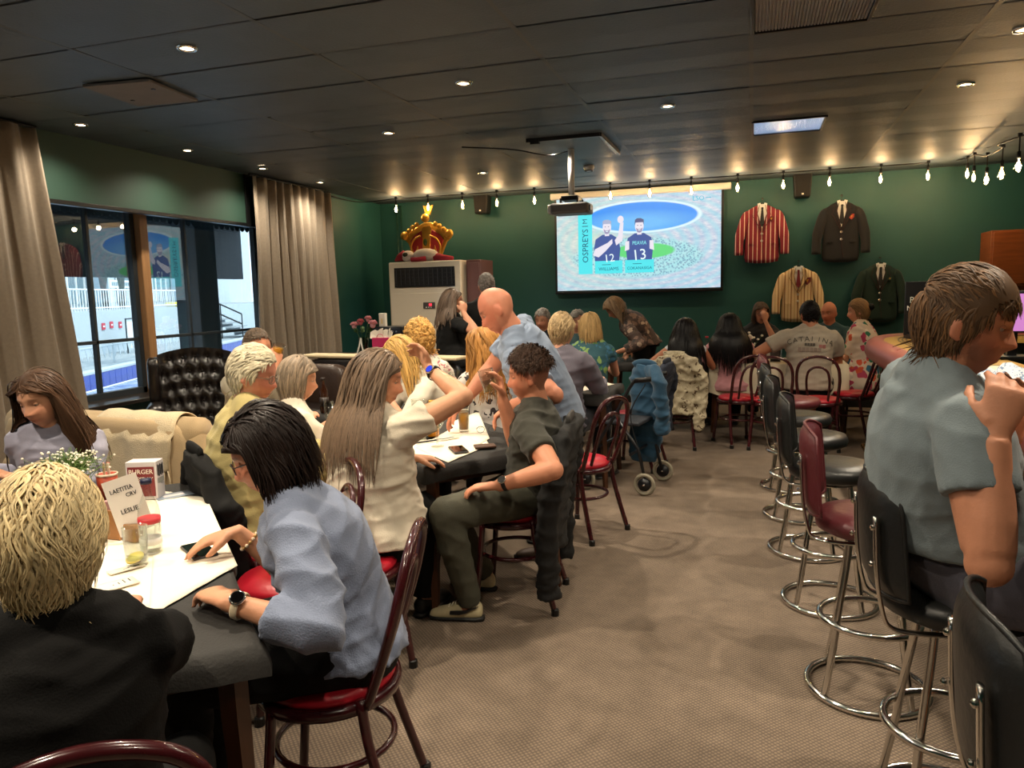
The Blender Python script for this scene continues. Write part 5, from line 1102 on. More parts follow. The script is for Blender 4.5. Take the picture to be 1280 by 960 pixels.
# at the foreground table
h = A(62, 676, 1.26)
PA, ia = person('woman with wavy pale blonde hair in black, seen from behind at the lower left', base(h, 38, .04), h, 38, .96, True, 34, 12, skin='#c98f70', near=2,
    hair=dict(style='waves', name='pale_blonde', col='#e6cf9e', len=.11, n=5200, wave=.55, lift=.1, vol=.16, base=.004, grav=.05, mess=.12, cling=.85, r=.0019, dark=.5, bright=1.25, mask='low', cap=.012, K=10, seed=4, streak=(.16, (.66,.62,.56))), shirt=dict(m=fab('black_knit', '#050404', noise=.15, sheen=0., spec=.25), sleeve=1.9, wr=.012, inf=.016, collar=True, ch=.035), pants=blackt, belly=.2, wide=1.05,
    arms=dict(L=dict(w=Z(-40, 760, .80)), R=dict(w=Vector((-1.46, 1.36, .805)), hd=U1, pole=(.3,-.2,-.6))))
h = A(50, 499, 3.25)
PB, ib = person('woman with long brown hair in a lavender shirt leaning to the far left', base(h, 212, .22, .5), h, 208, 1.04, True, 190, 14, 6, skin='#cf9878', near=2,
    hair=dict(style='long', name='brown_long', col='#4b3424', len=.42, n=1500, grav=.2, K=18, part=.02, wave=.1, vol=.06, base=.005, seed=5), shirt=dict(m=fab('lavender', '#9c9bae'), sleeve=1.9, wr=.012, collar=True, inf=.018), pants=navyj, arms=dict(R=dict(w=Z(-30, 590, .80)), L=dict(w=Z(20, 600, .80), pole=(.6,.2,-.6))))
h = A(332, 566, 2.12)
bluew = mat('fabric_washed_blue', '#7d88a2', .85, noise=.16, nscale=9, bump=.25, bscale=220, sheen=.15)
PC, ic = person('woman with dark hair and glasses in a pale blue shirt at the foreground table', Vector((-1.13, 1.84, .575)), h, 116, 1.06, True, 121, 20, 0, skin='#cd9270', near=2, tint='red', glasses='#1c1a20',
    hair=dict(style='bob', name='near_black', col='#1c110d', len=.135, n=3600, grav=.14, K=12, gy=.04, wave=.12, vol=.14, base=.012, part=-.03, seed=6, r=.0022, dark=.7, bright=1.4, rough=.48), shirt=dict(m=bluew, sleeve=dict(L=1.55, R=1.2), wr=.016, inf=.026, hem=-.10, flare=.012, collar=True, wsc=.9, seed=11, sflare=.006), pants=blackt,
    arms=dict(L=dict(w=Z(283, 752, .800), hd=Z(238, 726, .80)-Z(283, 752, .800), pole=(.5,-.5,-.6), curl=.55), R=dict(w=Z(296, 664, .825), hd=Z(240, 682, .80)-Z(296, 664, .825), pole=(.3,.3,-.8), curl=.3)))
# the middle table
h = A(474, 474, 3.2)
PD, id_ = person('woman with long grey-brown hair in a white top with her arm raised', base(h, -22, .06, .56), h, -22, 1.08, True, -62, 10, 0, skin='#d39a78', near=2, belly=.45, wide=1.08,
    hair=dict(style='long', name='grey_brown', col='#6f5c4b', len=.46, n=2400, grav=.22, K=18, part=.0, wave=.06, vol=.08, base=.006, seed=7, streak=(.25, (1.35,1.3,1.25)), r=.0026), shirt=dict(m=fab('white_top', '#d9cdb8'), sleeve=.45, wr=.013, inf=.022, hem=-.1, flare=.03), pants=blackt,
    arms=dict(R=dict(w=A(537, 462, 3.35), pole=(1,-.35,-.25), hd=(-.5,.3,.75), hn=(-.6,-.6,0), curl=.9), L=dict(w=Z(514, 572, .80), pole=(-.6,-.5,-.5), hd=(.75,.5,-.12), curl=.35)),
    legs=dict(R=(base(h,-22,.06,.53)+Vector((.06,.40,0)), base(h,-22,.06,.09)+Vector((.04,.38,0)), (.1,1,0)), L=(base(h,-22,.06,.53)+Vector((-.22,.38,0)), base(h,-22,.06,.09)+Vector((-.2,.3,0)), (-.1,1,0))))
h = A(318, 468, 3.3)
PE, ie = person('white-haired man with glasses in a pale yellow fleece', base(h, -35, .06), h, -40, 1.04, False, -74, 12, 0, skin='#d89a80', near=1, tint='red', glasses='#6a5a4a', belly=.3,
    hair=dict(style='back', name='white', col='#c6bb9f', len=.045, n=1300, lift=.35, vol=.08, base=.003, seed=8, light=True, grav=.12), shirt=dict(m=fab('fleece_yellow', '#b3a36b', noise=.1), sleeve=1.9, wr=.016, inf=.028, collar=True, ch=.055), pants=fab('stone', '#6a6458'))
h = A(374, 474, 3.9)
PF, if_ = person('woman with a short grey bob in a white tee, seen from behind', base(h, -40, .08), h, -40, 1.0, True, -52, 8, 0, skin='#d39a78', near=1,
    hair=dict(style='bob', name='grey_bob', col='#837463', len=.13, n=1100, grav=.18, K=10, wave=.05, vol=.08, base=.006, seed=9, streak=(.35, (1.45,1.4,1.35))), shirt=dict(m=fab('white_tee', '#ddd2bf'), sleeve=.7, wr=.010, inf=.018), pants=navyj, arms=dict(L=dict(w=A(392, 540, 4.2), pole=(-.6,-.5,-.5)), R=dict(w=A(440, 540, 4.1), pole=(.4,-.4,-.7))))
h = A(322, 436, 4.7)
PG, ig = person('man with short grey-brown hair drinking beer beyond the white-haired man', base(h, -100, .12), h, -105, 1.02, False, -118, 4, 0, skin='#c98a6a', near=1,
    hair=dict(style='short', name='salt_brown', col='#57483a', len=.022, n=900, lift=.7, vol=.03, base=.001, seed=10, grav=.02, mask='high'), shirt=dict(m=fab('grey_beige', '#8f8672'), sleeve=1.8, collar=True, inf=.018), pants=navyj, arms=dict(R=dict(w=A(345, 462, 4.45), pole=(.3,-.5,-.8), hd=(-.1,.25,.9), hn=(-.6,.5,0), curl=.9), L=dict(pose='table')))
h = A(499, 444, 5.0)
PH, ih = person('blonde woman in a white top across the middle table facing left', base(h, 137, .34), h, 137, 1.08, True, 128, 12, 4, skin='#d79a7c', near=1,
    hair=dict(style='long', name='gold_blonde', col='#c39a58', len=.30, n=1300, grav=.22, K=14, part=-.01, wave=.06, vol=.08, base=.006, seed=12, light=True, bright=1.35), shirt=dict(m=fab('white_blouse', '#e0d8c6'), sleeve=.9, wr=.01, inf=.018), pants=navyj, arms=dict(L=dict(w=A(478, 488, 4.85)), R=dict(w=A(470, 486, 5.0))))
h = A(524, 424, 5.6)
PI_, ii = person('woman with short curly golden hair in a flowered white shirt', base(h, 20, .05), h, 20, 1.05, True, 40, 6, 0, skin='#d79a7c', near=1,
    hair=dict(style='curly', name='curl_gold', col='#c99a55', len=.075, n=1100, grav=.03, K=10, curl=1.2, wave=.0, vol=.2, base=.016, seed=13, r=.0062, lift=.7, light=True, bright=1.3, mask='low'), shirt=dict(m=floral('floral_white', '#ddd3c4', ['#ddd3c4','#b9737a','#e6dccd','#97a08a','#d8cbbb'], 34), sleeve=.9, inf=.02, collar=True, cm=fab('red_collar', '#a81c33')), pants=navyj)
h = A(621, 388, 4.05)
PJ, ij = person('bald man in a pale blue polo shirt leaning over the middle table', A(690, 512, 4.35), h, 92, 1.06, False, 107, 28, 6, skin='#d88f70', near=2, tint='red', legs='stand', belly=.35, wide=1.05,
    shirt=dict(m=fab('pale_blue_polo', '#8b9bb4'), sleeve=.75, wr=.012, inf=.018, collar=True, hem=-.12, flare=.02), pants=fab('cream_chino', '#b8aa8c'), shoes='#3a2a20', eyes=True,
    arms=dict(R=dict(w=A(577, 505, 4.25), hd=(-.62,-.1,-.75), pole=(.2,.5,.3), curl=.4), L=dict(w=A(640, 506, 3.95), hd=(-.7,-.1,-.5), pole=(.6,-.3,-.5), curl=.6)))
h = A(604, 432, 5.1)
PK, ik_ = person('woman with long wavy golden hair behind the bald man', base(h, 60, .06), h, 55, 1.05, True, 70, 10, 0, skin='#d39a78', near=1,
    hair=dict(style='long', name='wavy_gold', col='#a8753a', len=.42, n=1200, grav=.2, K=16, wave=.3, vol=.12, base=.008, seed=14, light=True, bright=1.4, r=.005), shirt=dict(m=floral('lace_white', '#d8d2cb', ['#d8d2cb','#3a3436','#cfc6c0'], 26), sleeve=1.7, inf=.018), pants=blackt)
h = A(661, 469, 3.60)
PL, il = person('young man in a charcoal tee raising a glass at the table end', Vector((-1.06, 3.50, .575)), h, 96, 1.06, False, 104, 6, 0, skin='#cf8c6c', near=2, tint='shaved', hair=dict(style='side', name='dark_brown_crop', col='#3d281b', len=.036, n=2600, lift=.6, vol=.2, base=.003, grav=.02, mask='top', mess=.3, seed=15, dir=-1, wave=.15, cling=.5, cap=.004, K=7),
    shirt=dict(m=fab('charcoal_tee', '#36352c'), sleeve=.62, wr=.013, inf=.018, hem=-.08), pants=mat('fabric_olive_trousers', '#4b4a3d', .85, noise=.08, nscale=14, bump=.15, bscale=240), shoes=mat('trainer_white', '#d2c49c', .5, noise=.12, nscale=18),
    arms=dict(R=dict(w=A(628, 500, 3.55), pole=(.25,.5,-.8), hd=(-.1,-.05,.95), hn=(-.75,-.5,0), curl=.85, thumb=.8), L=dict(w=A(622, 607, 3.32), pole=(.9,-.5,-.2), hd=(-.9,-.1,-.1), curl=.45)),
    legs=dict(L=(A(556, 641, 3.33), Z(588, 752, .09), (-.93,-.12,0)), R=(A(560, 640, 3.7), Z(606, 716, .09), (-.9,.1,0))))
# towards the screen
h = A(567, 377, 7.3)
PM, im_ = person('standing woman in a black tee before the air conditioner', Vector((h.x+.02, h.y, .93)), h, -60, 1.06, True, -72, -2, 0, skin='#c78d6e', near=1, legs='stand', belly=.3, wide=1.1,
    hair=dict(style='long', name='ash_brown', col='#5a4a3d', len=.32, n=700, grav=.22, K=12, vol=.06, base=.004, seed=16, r=.006), shirt=dict(m=blackt, sleeve=.7, inf=.018, hem=-.15, flare=.02), pants=blackt, arms=dict(R=dict(w=A(580, 392, 7.1), pole=(.3,-.4,-.8), hd=(-.1,.2,.9), curl=.8), L=dict(pose='down')))
h = A(608, 357, 7.6)
PN, in_ = person('standing grey-haired man almost hidden behind the bald man', Vector((h.x, h.y+.02, .95)), h, 20, 1.03, False, 30, 5, 0, skin='#b98266', near=0, legs='stand', hair=dict(style='short', name='steel_grey', col='#77706a', len=.02, lift=.5, base=.001, vol=.03, n=400, r=.006), shirt=dict(m=blackt, sleeve=.7), pants=blackt)
h = A(703, 413, 5.75)
PO, io = person('grey-haired man in a grey-purple shirt seen from behind', base(h, -12, .05), h, -12, 1.1, False, -20, 5, 0, skin='#d39a80', near=1, hair=dict(style='back', name='grey_gold', col='#b59b73', len=.05, n=900, lift=.3, vol=.08, base=.004, seed=17, light=True, mask='low'), shirt=dict(m=fab('grey_purple', '#5f5a66'), sleeve=1.6, collar=True, inf=.02, wr=.014), pants=navyj)
h = A(678, 400, 8.1)
PP, ip_ = person('dark-grey-haired man seated low before the green wall', base(h, 160, .05), h, 170, 1.0, False, 175, 5, 0, skin='#b98266', near=0, hair=dict(style='short', name='steel_grey', col='#77706a', len=.03, lift=.4, n=400, r=.006, base=.001), shirt=dict(m=navyj, sleeve=1.8), pants=blackt)
h = A(737, 408, 7.0)
PQ, iq = person('blonde woman in a blue-green patterned dress, back turned', base(h, 10, .05), h, 10, 1.05, True, 40, 8, 0, skin='#d39a80', near=1, hair=dict(style='bob', name='pale_gold', col='#b59462', len=.17, n=700, grav=.2, K=10, base=.006, vol=.1, light=True, r=.006, seed=18), shirt=dict(m=floral('blue_green', '#2f5a66', ['#2f5a66','#4d8a5a','#3a6f8e','#86a860','#27404e'], 18), sleeve=.4), pants=navyj)
h = A(722, 402, 7.8)
PR, ir = person('woman with short grey hair behind the blonde in blue-green', base(h, 170, .05), h, 175, 1.0, True, 200, 5, 0, skin='#c08a6e', near=0, hair=dict(style='bob', name='dark_grey', col='#5e5a54', len=.1, n=450, r=.007, base=.005), shirt=dict(m=fab('teal', '#35545a'), sleeve=1.6), pants=blackt)
h = A(768, 385, 8.55)
PS, is_ = person('woman in a brown flowered blouse bending over the bread dish', Vector((h.x+.32, h.y+.15, .96)), h, 80, 1.1, True, 95, 40, 0, skin='#c78d6e', near=1, legs='stand', hair=dict(style='long', name='brown_blonde', col='#6e563c', len=.33, n=800, grav=.3, K=12, base=.005, vol=.08, r=.006, seed=19), shirt=dict(m=floral('brown_floral', '#4a3a34', ['#4a3a34','#b09a86','#7b6154','#2e2826','#c6b6a4'], 17), sleeve=1.7, inf=.022, hem=-.12, flare=.03), pants=blackt, arms=dict(L=dict(w=A(772, 440, 8.25)), R=dict(w=A(786, 438, 8.4))))
h = A(857, 412, 7.72)
PT, it_ = person('woman with long black hair in a white tank top', base(h, 10, .06), h, 10, 1.02, True, 0, 6, 0, skin='#c07f5f', near=1, hair=dict(style='long', name='black', col='#0d0b0d', len=.5, n=1300, grav=.3, K=16, base=.004, vol=.05, wave=.03, seed=20, rough=.35, bright=1.4), shirt=dict(m=fab('white_tank', '#c9cbd2'), sleeve=.12, inf=.01), pants=fab('dark_grey', '#26262a'), arms=dict(L=dict(w=A(826, 462, 7.95), pole=(-.8,-.3,-.5)), R=dict(w=A(884, 452, 8.1))))
h = A(912, 406, 7.95)
PU, iu = person('woman with very long black hair in a pink jacket', base(h, 20, .06), h, 12, 1.06, True, 2, 6, 0, skin='#c07f5f', near=1, hair=dict(style='long', name='black', col='#0d0b0d', len=.56, n=1500, grav=.3, K=18, base=.008, vol=.08, wave=.03, seed=21, rough=.35, bright=1.4), shirt=dict(m=fab('pink_jacket', '#c98d93'), sleeve=1.85, inf=.03, wr=.016, hem=-.2, flare=.05, collar=True), pants=blackt)
h = A(951, 391, 8.9)
PV, iv = person('woman with glasses resting a hand on her mouth under the blazers', base(h, 190, .1), h, 190, 1.04, True, 195, 8, 0, skin='#cf9478', near=1, glasses='#2a2222', hair=dict(style='bob', name='brown_grey', col='#57463a', len=.16, n=700, grav=.2, K=10, base=.004, r=.006, seed=22), shirt=dict(m=fab('dark_top', '#1e1e22'), sleeve=.9, inf=.02), pants=blackt, arms=dict(L=dict(w=A(957, 402, 8.7), pole=(.3,-.4,-.8), hd=(-.2,.1,.9), hn=(-.3,.8,0), curl=.7), R=dict(pose='table')))
h = A(1012, 393, 7.5)
PW, iw = person('man with cropped black hair in a pale grey printed tee, back turned', base(h, -4, .07), h, -4, 1.12, False, 20, 6, 0, skin='#b97a58', near=1, wide=1.12, hair=dict(style='short', name='black_crop', col='#121012', len=.016, n=900, lift=.8, base=.001, vol=.02, grav=.01, seed=23, mask='low'), shirt=dict(m=fab('pale_grey_tee', '#a79c8b'), sleeve=.62, inf=.02, wr=.012), pants=blackt, arms=dict(L=dict(w=A(972, 428, 7.75), pole=(-.9,-.2,-.5)), R=dict(pose='table')))
h = A(1036, 391, 8.8)
PX, ix = person('bald sun-reddened man beside the bright flowered dress', base(h, 165, .08), h, 165, 1.08, False, 150, 5, 0, skin='#c98468', near=1, shirt=dict(m=fab('teal_shirt', '#2c4f58'), sleeve=.7), pants=navyj)
h = A(1072, 389, 8.0)
PY, iy = person('woman with tied-back hair in a bright flowered dress', base(h, 70, .06), h, 70, 1.1, True, 86, 6, 0, skin='#d39a7c', near=1, hair=dict(style='back', name='light_brown', col='#8a6a48', len=.08, n=900, lift=.05, base=.003, vol=.04, seed=24, K=8), shirt=dict(m=floral('bright_floral', '#d9c7b4', ['#2f7a5a','#d65a3a','#e8d9c6','#b8405e','#e0a24a','#2f6a86','#e8d9c6'], 13), sleeve=.8, inf=.03, hem=-.25, flare=.06), pants=floral('bright_floral', '', []), arms=dict(L=dict(w=A(1042, 440, 8.3)), R=dict(w=A(1048, 446, 8.1))))
MB().ball(h-iy['hF']*.13+iy['hU']*.03, (.04,.045,.04)).build('hair_bun', hairmat('light_brown_bun', '#7b5d3e'), PY, True, off=iy['off'])
# at the bar
h = A(1210, 402, 1.90)
PZ, iz = person('large man with tousled brown hair in a grey-blue tee on a bar stool', Vector((.56, 2.28, .80)), h, -84, 1.12, False, -106, 12, 0, skin='#c98a6a', near=2, tint='stubble', wide=1.08, belly=.3, seat=.70, nk=.05, hair=dict(style='fwd', name='brown_tousled', col='#6b513a', len=.07, n=4200, lift=.2, vol=.09, base=.001, grav=.08, mess=.2, seed=25, wave=.2, r=.0024, dark=.4, bright=1.25, streak=(.2, (1.45,1.3,1.1)), cap=.01, K=10, mask='low'),
    shirt=dict(m=fab('grey_blue_tee', '#7d8a90', noise=.04), sleeve=.5, wr=.0045, inf=.022, hem=-.03, flare=.006, collar=True, ch=.03, seed=8), pants=fab('grey_shorts', '#4c4a55'), shoes='#33302e',
    arms=dict(R=dict(w=A(1243, 548, 1.70), pole=(.0,-.25,-.9), hd=(.25,.25,.9), hn=(.1,.9,.0), curl=.75, thumb=.6), L=dict(w=A(1262, 545, 1.95), pole=(.2,.3,-.9), hd=(.0,.1,.9), hn=(-.2,-.9,.0), curl=.75)),
    legs=dict(R=((.96, 2.10, .74), (.80, 2.08, .36), (1,0,0)), L=((.93, 2.46, .76), (.78, 2.44, .36), (1,0,0))))
PQ2, iq2 = person('bare-armed person standing at the bar, mostly beyond the right edge', Vector((.83, 1.74, .88)), Vector((.88, 1.77, 1.54)), -75, .97, False, -80, 5, 0, skin='#b97c58', near=1, legs='stand', hair=dict(style='short', name='dark_plain', col='#2b2019', len=.05, n=500), shirt=dict(m=fab('dark_green_tee', '#22302a'), sleeve=.5), arms=dict(L=dict(w=A(1345, 590, 1.85), pole=(-.8,.0,-1)), R=dict(w=(1.15,1.6,1.2))))
# ================================================================ soft seats, coats, walking frame
leather = mat('black_leather', '#17110f', .28, noise=.1, nscale=8, bump=.12, bscale=60, coat=.25)
def pillow(c, d, M=None, e=5., n=10):
    """a softly rounded block"""
    vs = []; R = M if M is not None else Matrix.Identity(3)
    for i in range(n+1):
        for k in range(2*n):
            a, b = -PI/2+PI*i/n, 2*PI*k/(2*n); f = lambda t: math.copysign(abs(t)**(2/e), t)
            vs.append(R @ Vector((d[0]/2*f(math.cos(a))*f(math.cos(b)), d[1]/2*f(math.cos(a))*f(math.sin(b)), d[2]/2*f(math.sin(a)))) + Vector(c))
    m = 2*n
    return vs, [(i*m+k, i*m+(k+1) % m, (i+1)*m+(k+1) % m, (i+1)*m+k) for i in range(n) for k in range(m)]
def soft(name, c, d, m, par, M=None, e=5.): return MB().add(*pillow(c, d, M, e)).build(name, m, par, True)
# tufted wing chair by the window
t = thing('tufted_armchair', 'black buttoned leather wing chair standing at the pool window', 'armchair', (-4.58, 5.25, 0), math.radians(-140))
vs = []; NU, NV = 30, 26
def tuft(u, v):
    z = .42+.70*v; y = -.30-.14*v; r = 0
    for i in range(-2, 3):
        for j in range(5):
            uu, vv = i*.17+(.085 if j % 2 else 0), .12+j*.19; r += math.exp(-((u-uu)**2/.0020+(v-vv)**2/.0035))
    lat = abs(u)
    return Vector((u*.62, y+.05*min(1, r)*-1+.045+.18*max(0, lat-.36)**1.2*2.2, z-.05*(2*u)**2*v))
for v in range(NV+1):
    for u in range(NU+1): vs.append(tuft(u/NU-.5, v/NV))
MB().add(vs, [(v*(NU+1)+u, v*(NU+1)+u+1, (v+1)*(NU+1)+u+1, (v+1)*(NU+1)+u) for v in range(NV) for u in range(NU)]).build('tufted_back', leather, t, True)
MB().prism([(-.33,.15),(.33,.15),(.33,.95),(.28,1.06),(0,1.11),(-.28,1.06),(-.33,.95)], .08, Matrix.Rotation(.19,3,'X'), (0,-.28,0)).build('back_shell', leather, t, bevel=.03)
for i in range(-2, 3):
    for j in range(5):
        u, v = i*.17+(.085 if j % 2 else 0), .12+j*.19
        if abs(u) < .42: p = tuft(u, v); MB().ball(p+Vector((0,.012,0)),(.011,.007,.011),u=8,w=6).build('button', leather, t, True)
soft('seat_cushion', (0,.03,.40), (.52,.58,.17), leather, t); soft('seat_base', (0,0,.25), (.66,.64,.2), leather, t)
for s in (-1, 1):
    soft('arm', (s*.32,.05,.44), (.13,.62,.36), leather, t); MB().tube([(s*.33,.36,.6),(s*.33,.0,.61),(s*.33,-.28,.62)], [.075,.08,.07], 12).build('arm_roll', leather, t, True)
    soft('wing', (s*.335,-.22,.86), (.10,.26,.40), leather, t)
    for y in (.26,-.26): MB().lathe([(.018,0),(.028,.15),(0,.15)], 10, (s*.27,y,0)).build('leg', darkwood, t)
t = thing('side_table', 'small dark round side table beside the leather wing chair', 'side table', (-4.12, 5.72, 0))
MB().lathe([(0,.60),(.21,.60),(.22,.61),(.22,.625),(0,.63)], 24).build('table_top', darkwood, t, True); MB().lathe([(.03,.02),(.025,.3),(.035,.6),(0,.6)], 12).build('column', darkwood, t, True); MB().lathe([(0,0),(.16,0),(.15,.02),(.04,.04),(0,.04)], 20).build('base', darkwood, t, True)
t = thing('cup', 'black cup standing on the side table by the wing chair', 'cup', (-4.02, 5.68, .631)); MB().lathe([(0,0),(.035,0),(.045,.09),(.041,.09),(.032,.008),(0,.008)], 16).build('bowl', blackm, t, True); MB().tube(arc((.048,0,.05),.025,-1.5,1.5,8,(1,0,0),(0,0,1)),.005,6).build('handle', blackm, t, True)
# cream sofa with fringed throw, its back to the room
cream_s = mat('cream_upholstery', '#a8906c', .85, noise=.1, nscale=7, bump=.15, bscale=200, sheen=.1)
t = thing('cream_sofa', 'cream upholstered sofa back behind the woman in lavender', 'sofa', (-3.42, 3.18, 0), math.radians(-6))
soft('back', (0,.0,.55), (1.5,.24,.78), cream_s, t, e=7); MB().tube([(-.72,.0,.86),(.72,.0,.86)], .09, 14).build('back_roll', cream_s, t, True)
soft('seat', (0,.45,.33), (1.45,.75,.3), cream_s, t, e=7)
for s in (-1,1): soft('arm', (s*.74,.35,.42), (.2,.9,.52), cream_s, t, e=6); MB().box((s*.6,.7,.05),(.06,.06,.1)).build('foot', darkwood, t); MB().box((s*.6,-.02,.08),(.06,.06,.16)).build('foot', darkwood, t)
for x in (-.25, .25): soft('seat_cushion', (x*1.4,.42,.5), (.68,.66,.14), cream_s, t, e=6)
MB().tube([(.62,-.121,.2),(.62,-.121,.84)],.006,6).build('piping', cream_s, t)
th = thing('throw_blanket', 'cream fringed throw hanging over the sofa back', 'blanket', (-3.42, 3.18, 0), math.radians(-6)); vs = []; NU, NV = 26, 22
for v in range(NV+1):
    for u in range(NU+1):
        s = u/NU; x = .05+.58*s; q = v/NV*(.62-.25*s)+.0
        if q < .2: a = PI*.75-q/.2*PI*.75; y, z = .105*math.cos(a+0), .86+.105*math.sin(a); y = -y if False else math.cos(PI*.75*(1-q/.2))*-.105*-1
        if q < .2: ang = PI*.2+q/.2*PI*.8; y, z = .108*math.cos(ang), .86+.108*math.sin(ang)
        else: y, z = -.128-.01*math.sin(9*s+4*q), .86-(q-.2)
        vs.append((x+.02*math.sin(3*q*6+s*4), y+.004*math.sin(20*s)-(.01 if q >= .2 else 0), z+.004*math.sin(15*s+8*q)))
o = MB().add(vs, [(v*(NU+1)+u, v*(NU+1)+u+1, (v+1)*(NU+1)+u+1, (v+1)*(NU+1)+u) for v in range(NV) for u in range(NU)]).build('blanket', mat('throw_cream', '#c3b190', .9, noise=.1, nscale=20, bump=.3, bscale=160, sheen=.2), th, True); md = o.modifiers.new('t','SOLIDIFY'); md.thickness = .006
fr = None
for u in range(0, 27):
    p = Vector(vs[NV*(NU+1)+u])
    if fr is None: fr = MB().tube([(0,0,0),(.004,-.006,-.05),(-.002,-.004,-.11)], [.004,.0035,.0045], 5).build('fringe', mat('throw_cream'), th, True); q = fr
    else: q = fr.copy(); COL.objects.link(q)
    q.location = p; q.rotation_euler = (random.uniform(-.15,.15), random.uniform(-.2,.2), random.uniform(0,6))
# black and brown leather sofa beyond the middle table
brown = mat('brown_leather', '#3a2a21', .4, noise=.12, nscale=9, bump=.1, bscale=50)
t = thing('leather_sofa', 'black leather sofa with brown back cushions beyond the grey-haired woman', 'sofa', (-3.3, 5.75, 0), math.radians(-8))
soft('back', (0,.36,.62), (1.7,.2,.72), leather, t, e=7); soft('seat', (0,.0,.3), (1.6,.8,.34), leather, t, e=7)
for x in (-.53,0,.53): soft('back_cushion', (x,.22,.72), (.52,.18,.42), brown if x < .3 else leather, t, e=4); soft('seat_cushion', (x,-.05,.5), (.53,.62,.15), leather, t, e=5)
for s in (-1,1): soft('arm', (s*.88,.0,.45), (.2,.9,.5), leather, t, e=5); MB().box((s*.75,-.3,.05),(.06,.06,.12)).build('foot', darkwood, t); MB().box((s*.75,.3,.07),(.06,.06,.14)).build('foot', darkwood, t)
MB().box((0,.38,.99),(1.72,.22,.03)).build('top_ledge', mat('cream_ledge','#cbb894',.6), t, bevel=.01)
# sideboard in the corner with rack, vase, bag
SB = Vector((-4.25, 7.75, 0)); t = thing('sideboard', 'black sideboard in the back corner by the curtain', 'cabinet', SB, math.radians(0)); sbm = mat('black_laminate','#121213',.4)
MB().box((0,0,.44),(1.15,.42,.82)).build('carcass', sbm, t, bevel=.004); MB().box((0,0,.86),(1.19,.46,.025)).build('top', sbm, t, bevel=.004)
for x in (-.28,.28): MB().box((x,-.22,.44),(.54,.018,.76)).build('door', sbm, t, bevel=.003); MB().box((x*.2,-.235,.55),(.012,.015,.12)).build('handle', chrome, t)
ST = .8735
t = thing('music_rack', 'black audio rack with small knobs on the corner sideboard', 'audio rack', SB+Vector((.30,.06,ST)))
MB().box((0,0,.16),(.34,.3,.32)).build('case', sbm, t, bevel=.006)
for k, z in enumerate((.07,.17,.265)):
    f = MB().box((0,-.154,z),(.31,.012,.075)).build('unit_front', mat('unit_black','#1d1d20',.35), t, bevel=.002)
    for i in range(6): MB().lathe([(0,.012),(.008,.012),(.009,0),(0,0)],10,(-.12+i*.045,-.16,z),Matrix.Rotation(PI/2,3,'X')).build('knob', mat('knob_grey','#8a8a8e',.3,.6), f)
t = thing('white_carton', 'white upright carton standing on the audio rack', 'box', SB+Vector((.18,.02,ST+.321))); MB().box((0,0,.075),(.075,.06,.15)).build('carton', mat('white_card','#d9d2c4',.6), t, bevel=.003); MB().box((0,-.031,.06),(.02,.003,.06)).build('label_strip', mat('pale_yellow','#d8c38a',.6), t)
pv = SB+Vector((-.02,-.1,ST)); t = thing('flower_vase', 'glass vase of pink peonies with white ribbon in the corner', 'vase of flowers', pv)
vg = glass('vase_glass', '#cfd8d2', 1.45)
MB().lathe([(0,0),(.05,0),(.055,.01),(.05,.1),(.06,.2),(.056,.2),(.046,.1),(.048,.012),(0,.012)], 18).build('vase', vg, t, True)
leafm = mat('leaf_dark','#3c5a2c',.6); pinkm = mat('peony_pink','#d69aa0',.7, noise=.12, nscale=20)
def peony(c, r, seed, m):
    rg = np.random.default_rng(seed); f = MB().ball((0,0,0),(r*.5,r*.5,r*.55),u=8,w=6).build('flower_core', m, t, True); f.location = c
    for k in range(14):
        a = k*2.4; tl = .35+.9*(k/14); u = Vector((math.cos(a)*math.sin(tl), math.sin(a)*math.sin(tl), math.cos(tl))); v = Vector((-math.sin(a), math.cos(a), 0)); w = u.cross(v); P = []
        for i in range(4):
            for j in range(5): s_, q = i/3, j/4-.5; P.append(u*(r*(.35+.6*s_-.3*s_*s_*abs(q)))+v*(q*r*1.1*math.sin(.4+s_*2.0))+w*(-r*.35*s_*(1-s_)))
        MB().add(P, [(i*5+j,i*5+j+1,i*5+j+6,i*5+j+5) for i in range(3) for j in range(4)]).build('petal', m, f, True)
for c, r, sd, m in (((-.10,-.02,.33),.062,1,pinkm),((.0,-.05,.37),.055,2,mat('peony_rose','#b9626a',.7,noise=.1)),((.13,-.0,.34),.07,3,pinkm),((.04,.06,.40),.055,4,pinkm)):
    MB().tube(spline([(0,0,.02),(c[0]*.3,c[1]*.3,.17),(c[0],c[1],c[2]-.02)],5),.004,6).build('stem', leafm, t, True); peony(c, r, sd, m)
for k in range(14):
    a = k*2.1; c = Vector((math.cos(a)*.05, math.sin(a)*.05, .25+.012*(k % 5))); d = Vector((math.cos(a),math.sin(a),.3)).normalized()*.09; n = d.cross(Vector((0,0,1))).normalized()*.03; MB().add([c,c+d*.5+n,c+d,c+d*.5-n,c+d*.5+Vector((0,0,.012))],[(0,1,4),(1,2,4),(2,3,4),(3,0,4)]).build('leaf', leafm, t)
for dx in (-.03,.03): MB().tube(spline([(0,-.062,.2),(dx*.6,-.075,.1),(dx*1.6,-.08,.01)],5),(.010,.0015),6,lat=Vector((1,0,0))).build('ribbon', mat('ribbon_white','#e2dcd0',.6), t, True)
t = thing('gift_bag', 'bright pink gift bag with white tissue paper on the corner sideboard', 'gift bag', pv+Vector((.25,-.03,0)), .1); pk = mat('bag_pink','#c92b62',.5)
MB().box((0,0,.10),(.20,.09,.20)).build('bag', pk, t, bevel=.004)
for y in (-.046,.046): MB().tube(arc((0,y,.2),.04,0,PI,10,(1,0,0),(0,0,1)),.003,6).build('handle', pk, t, True)
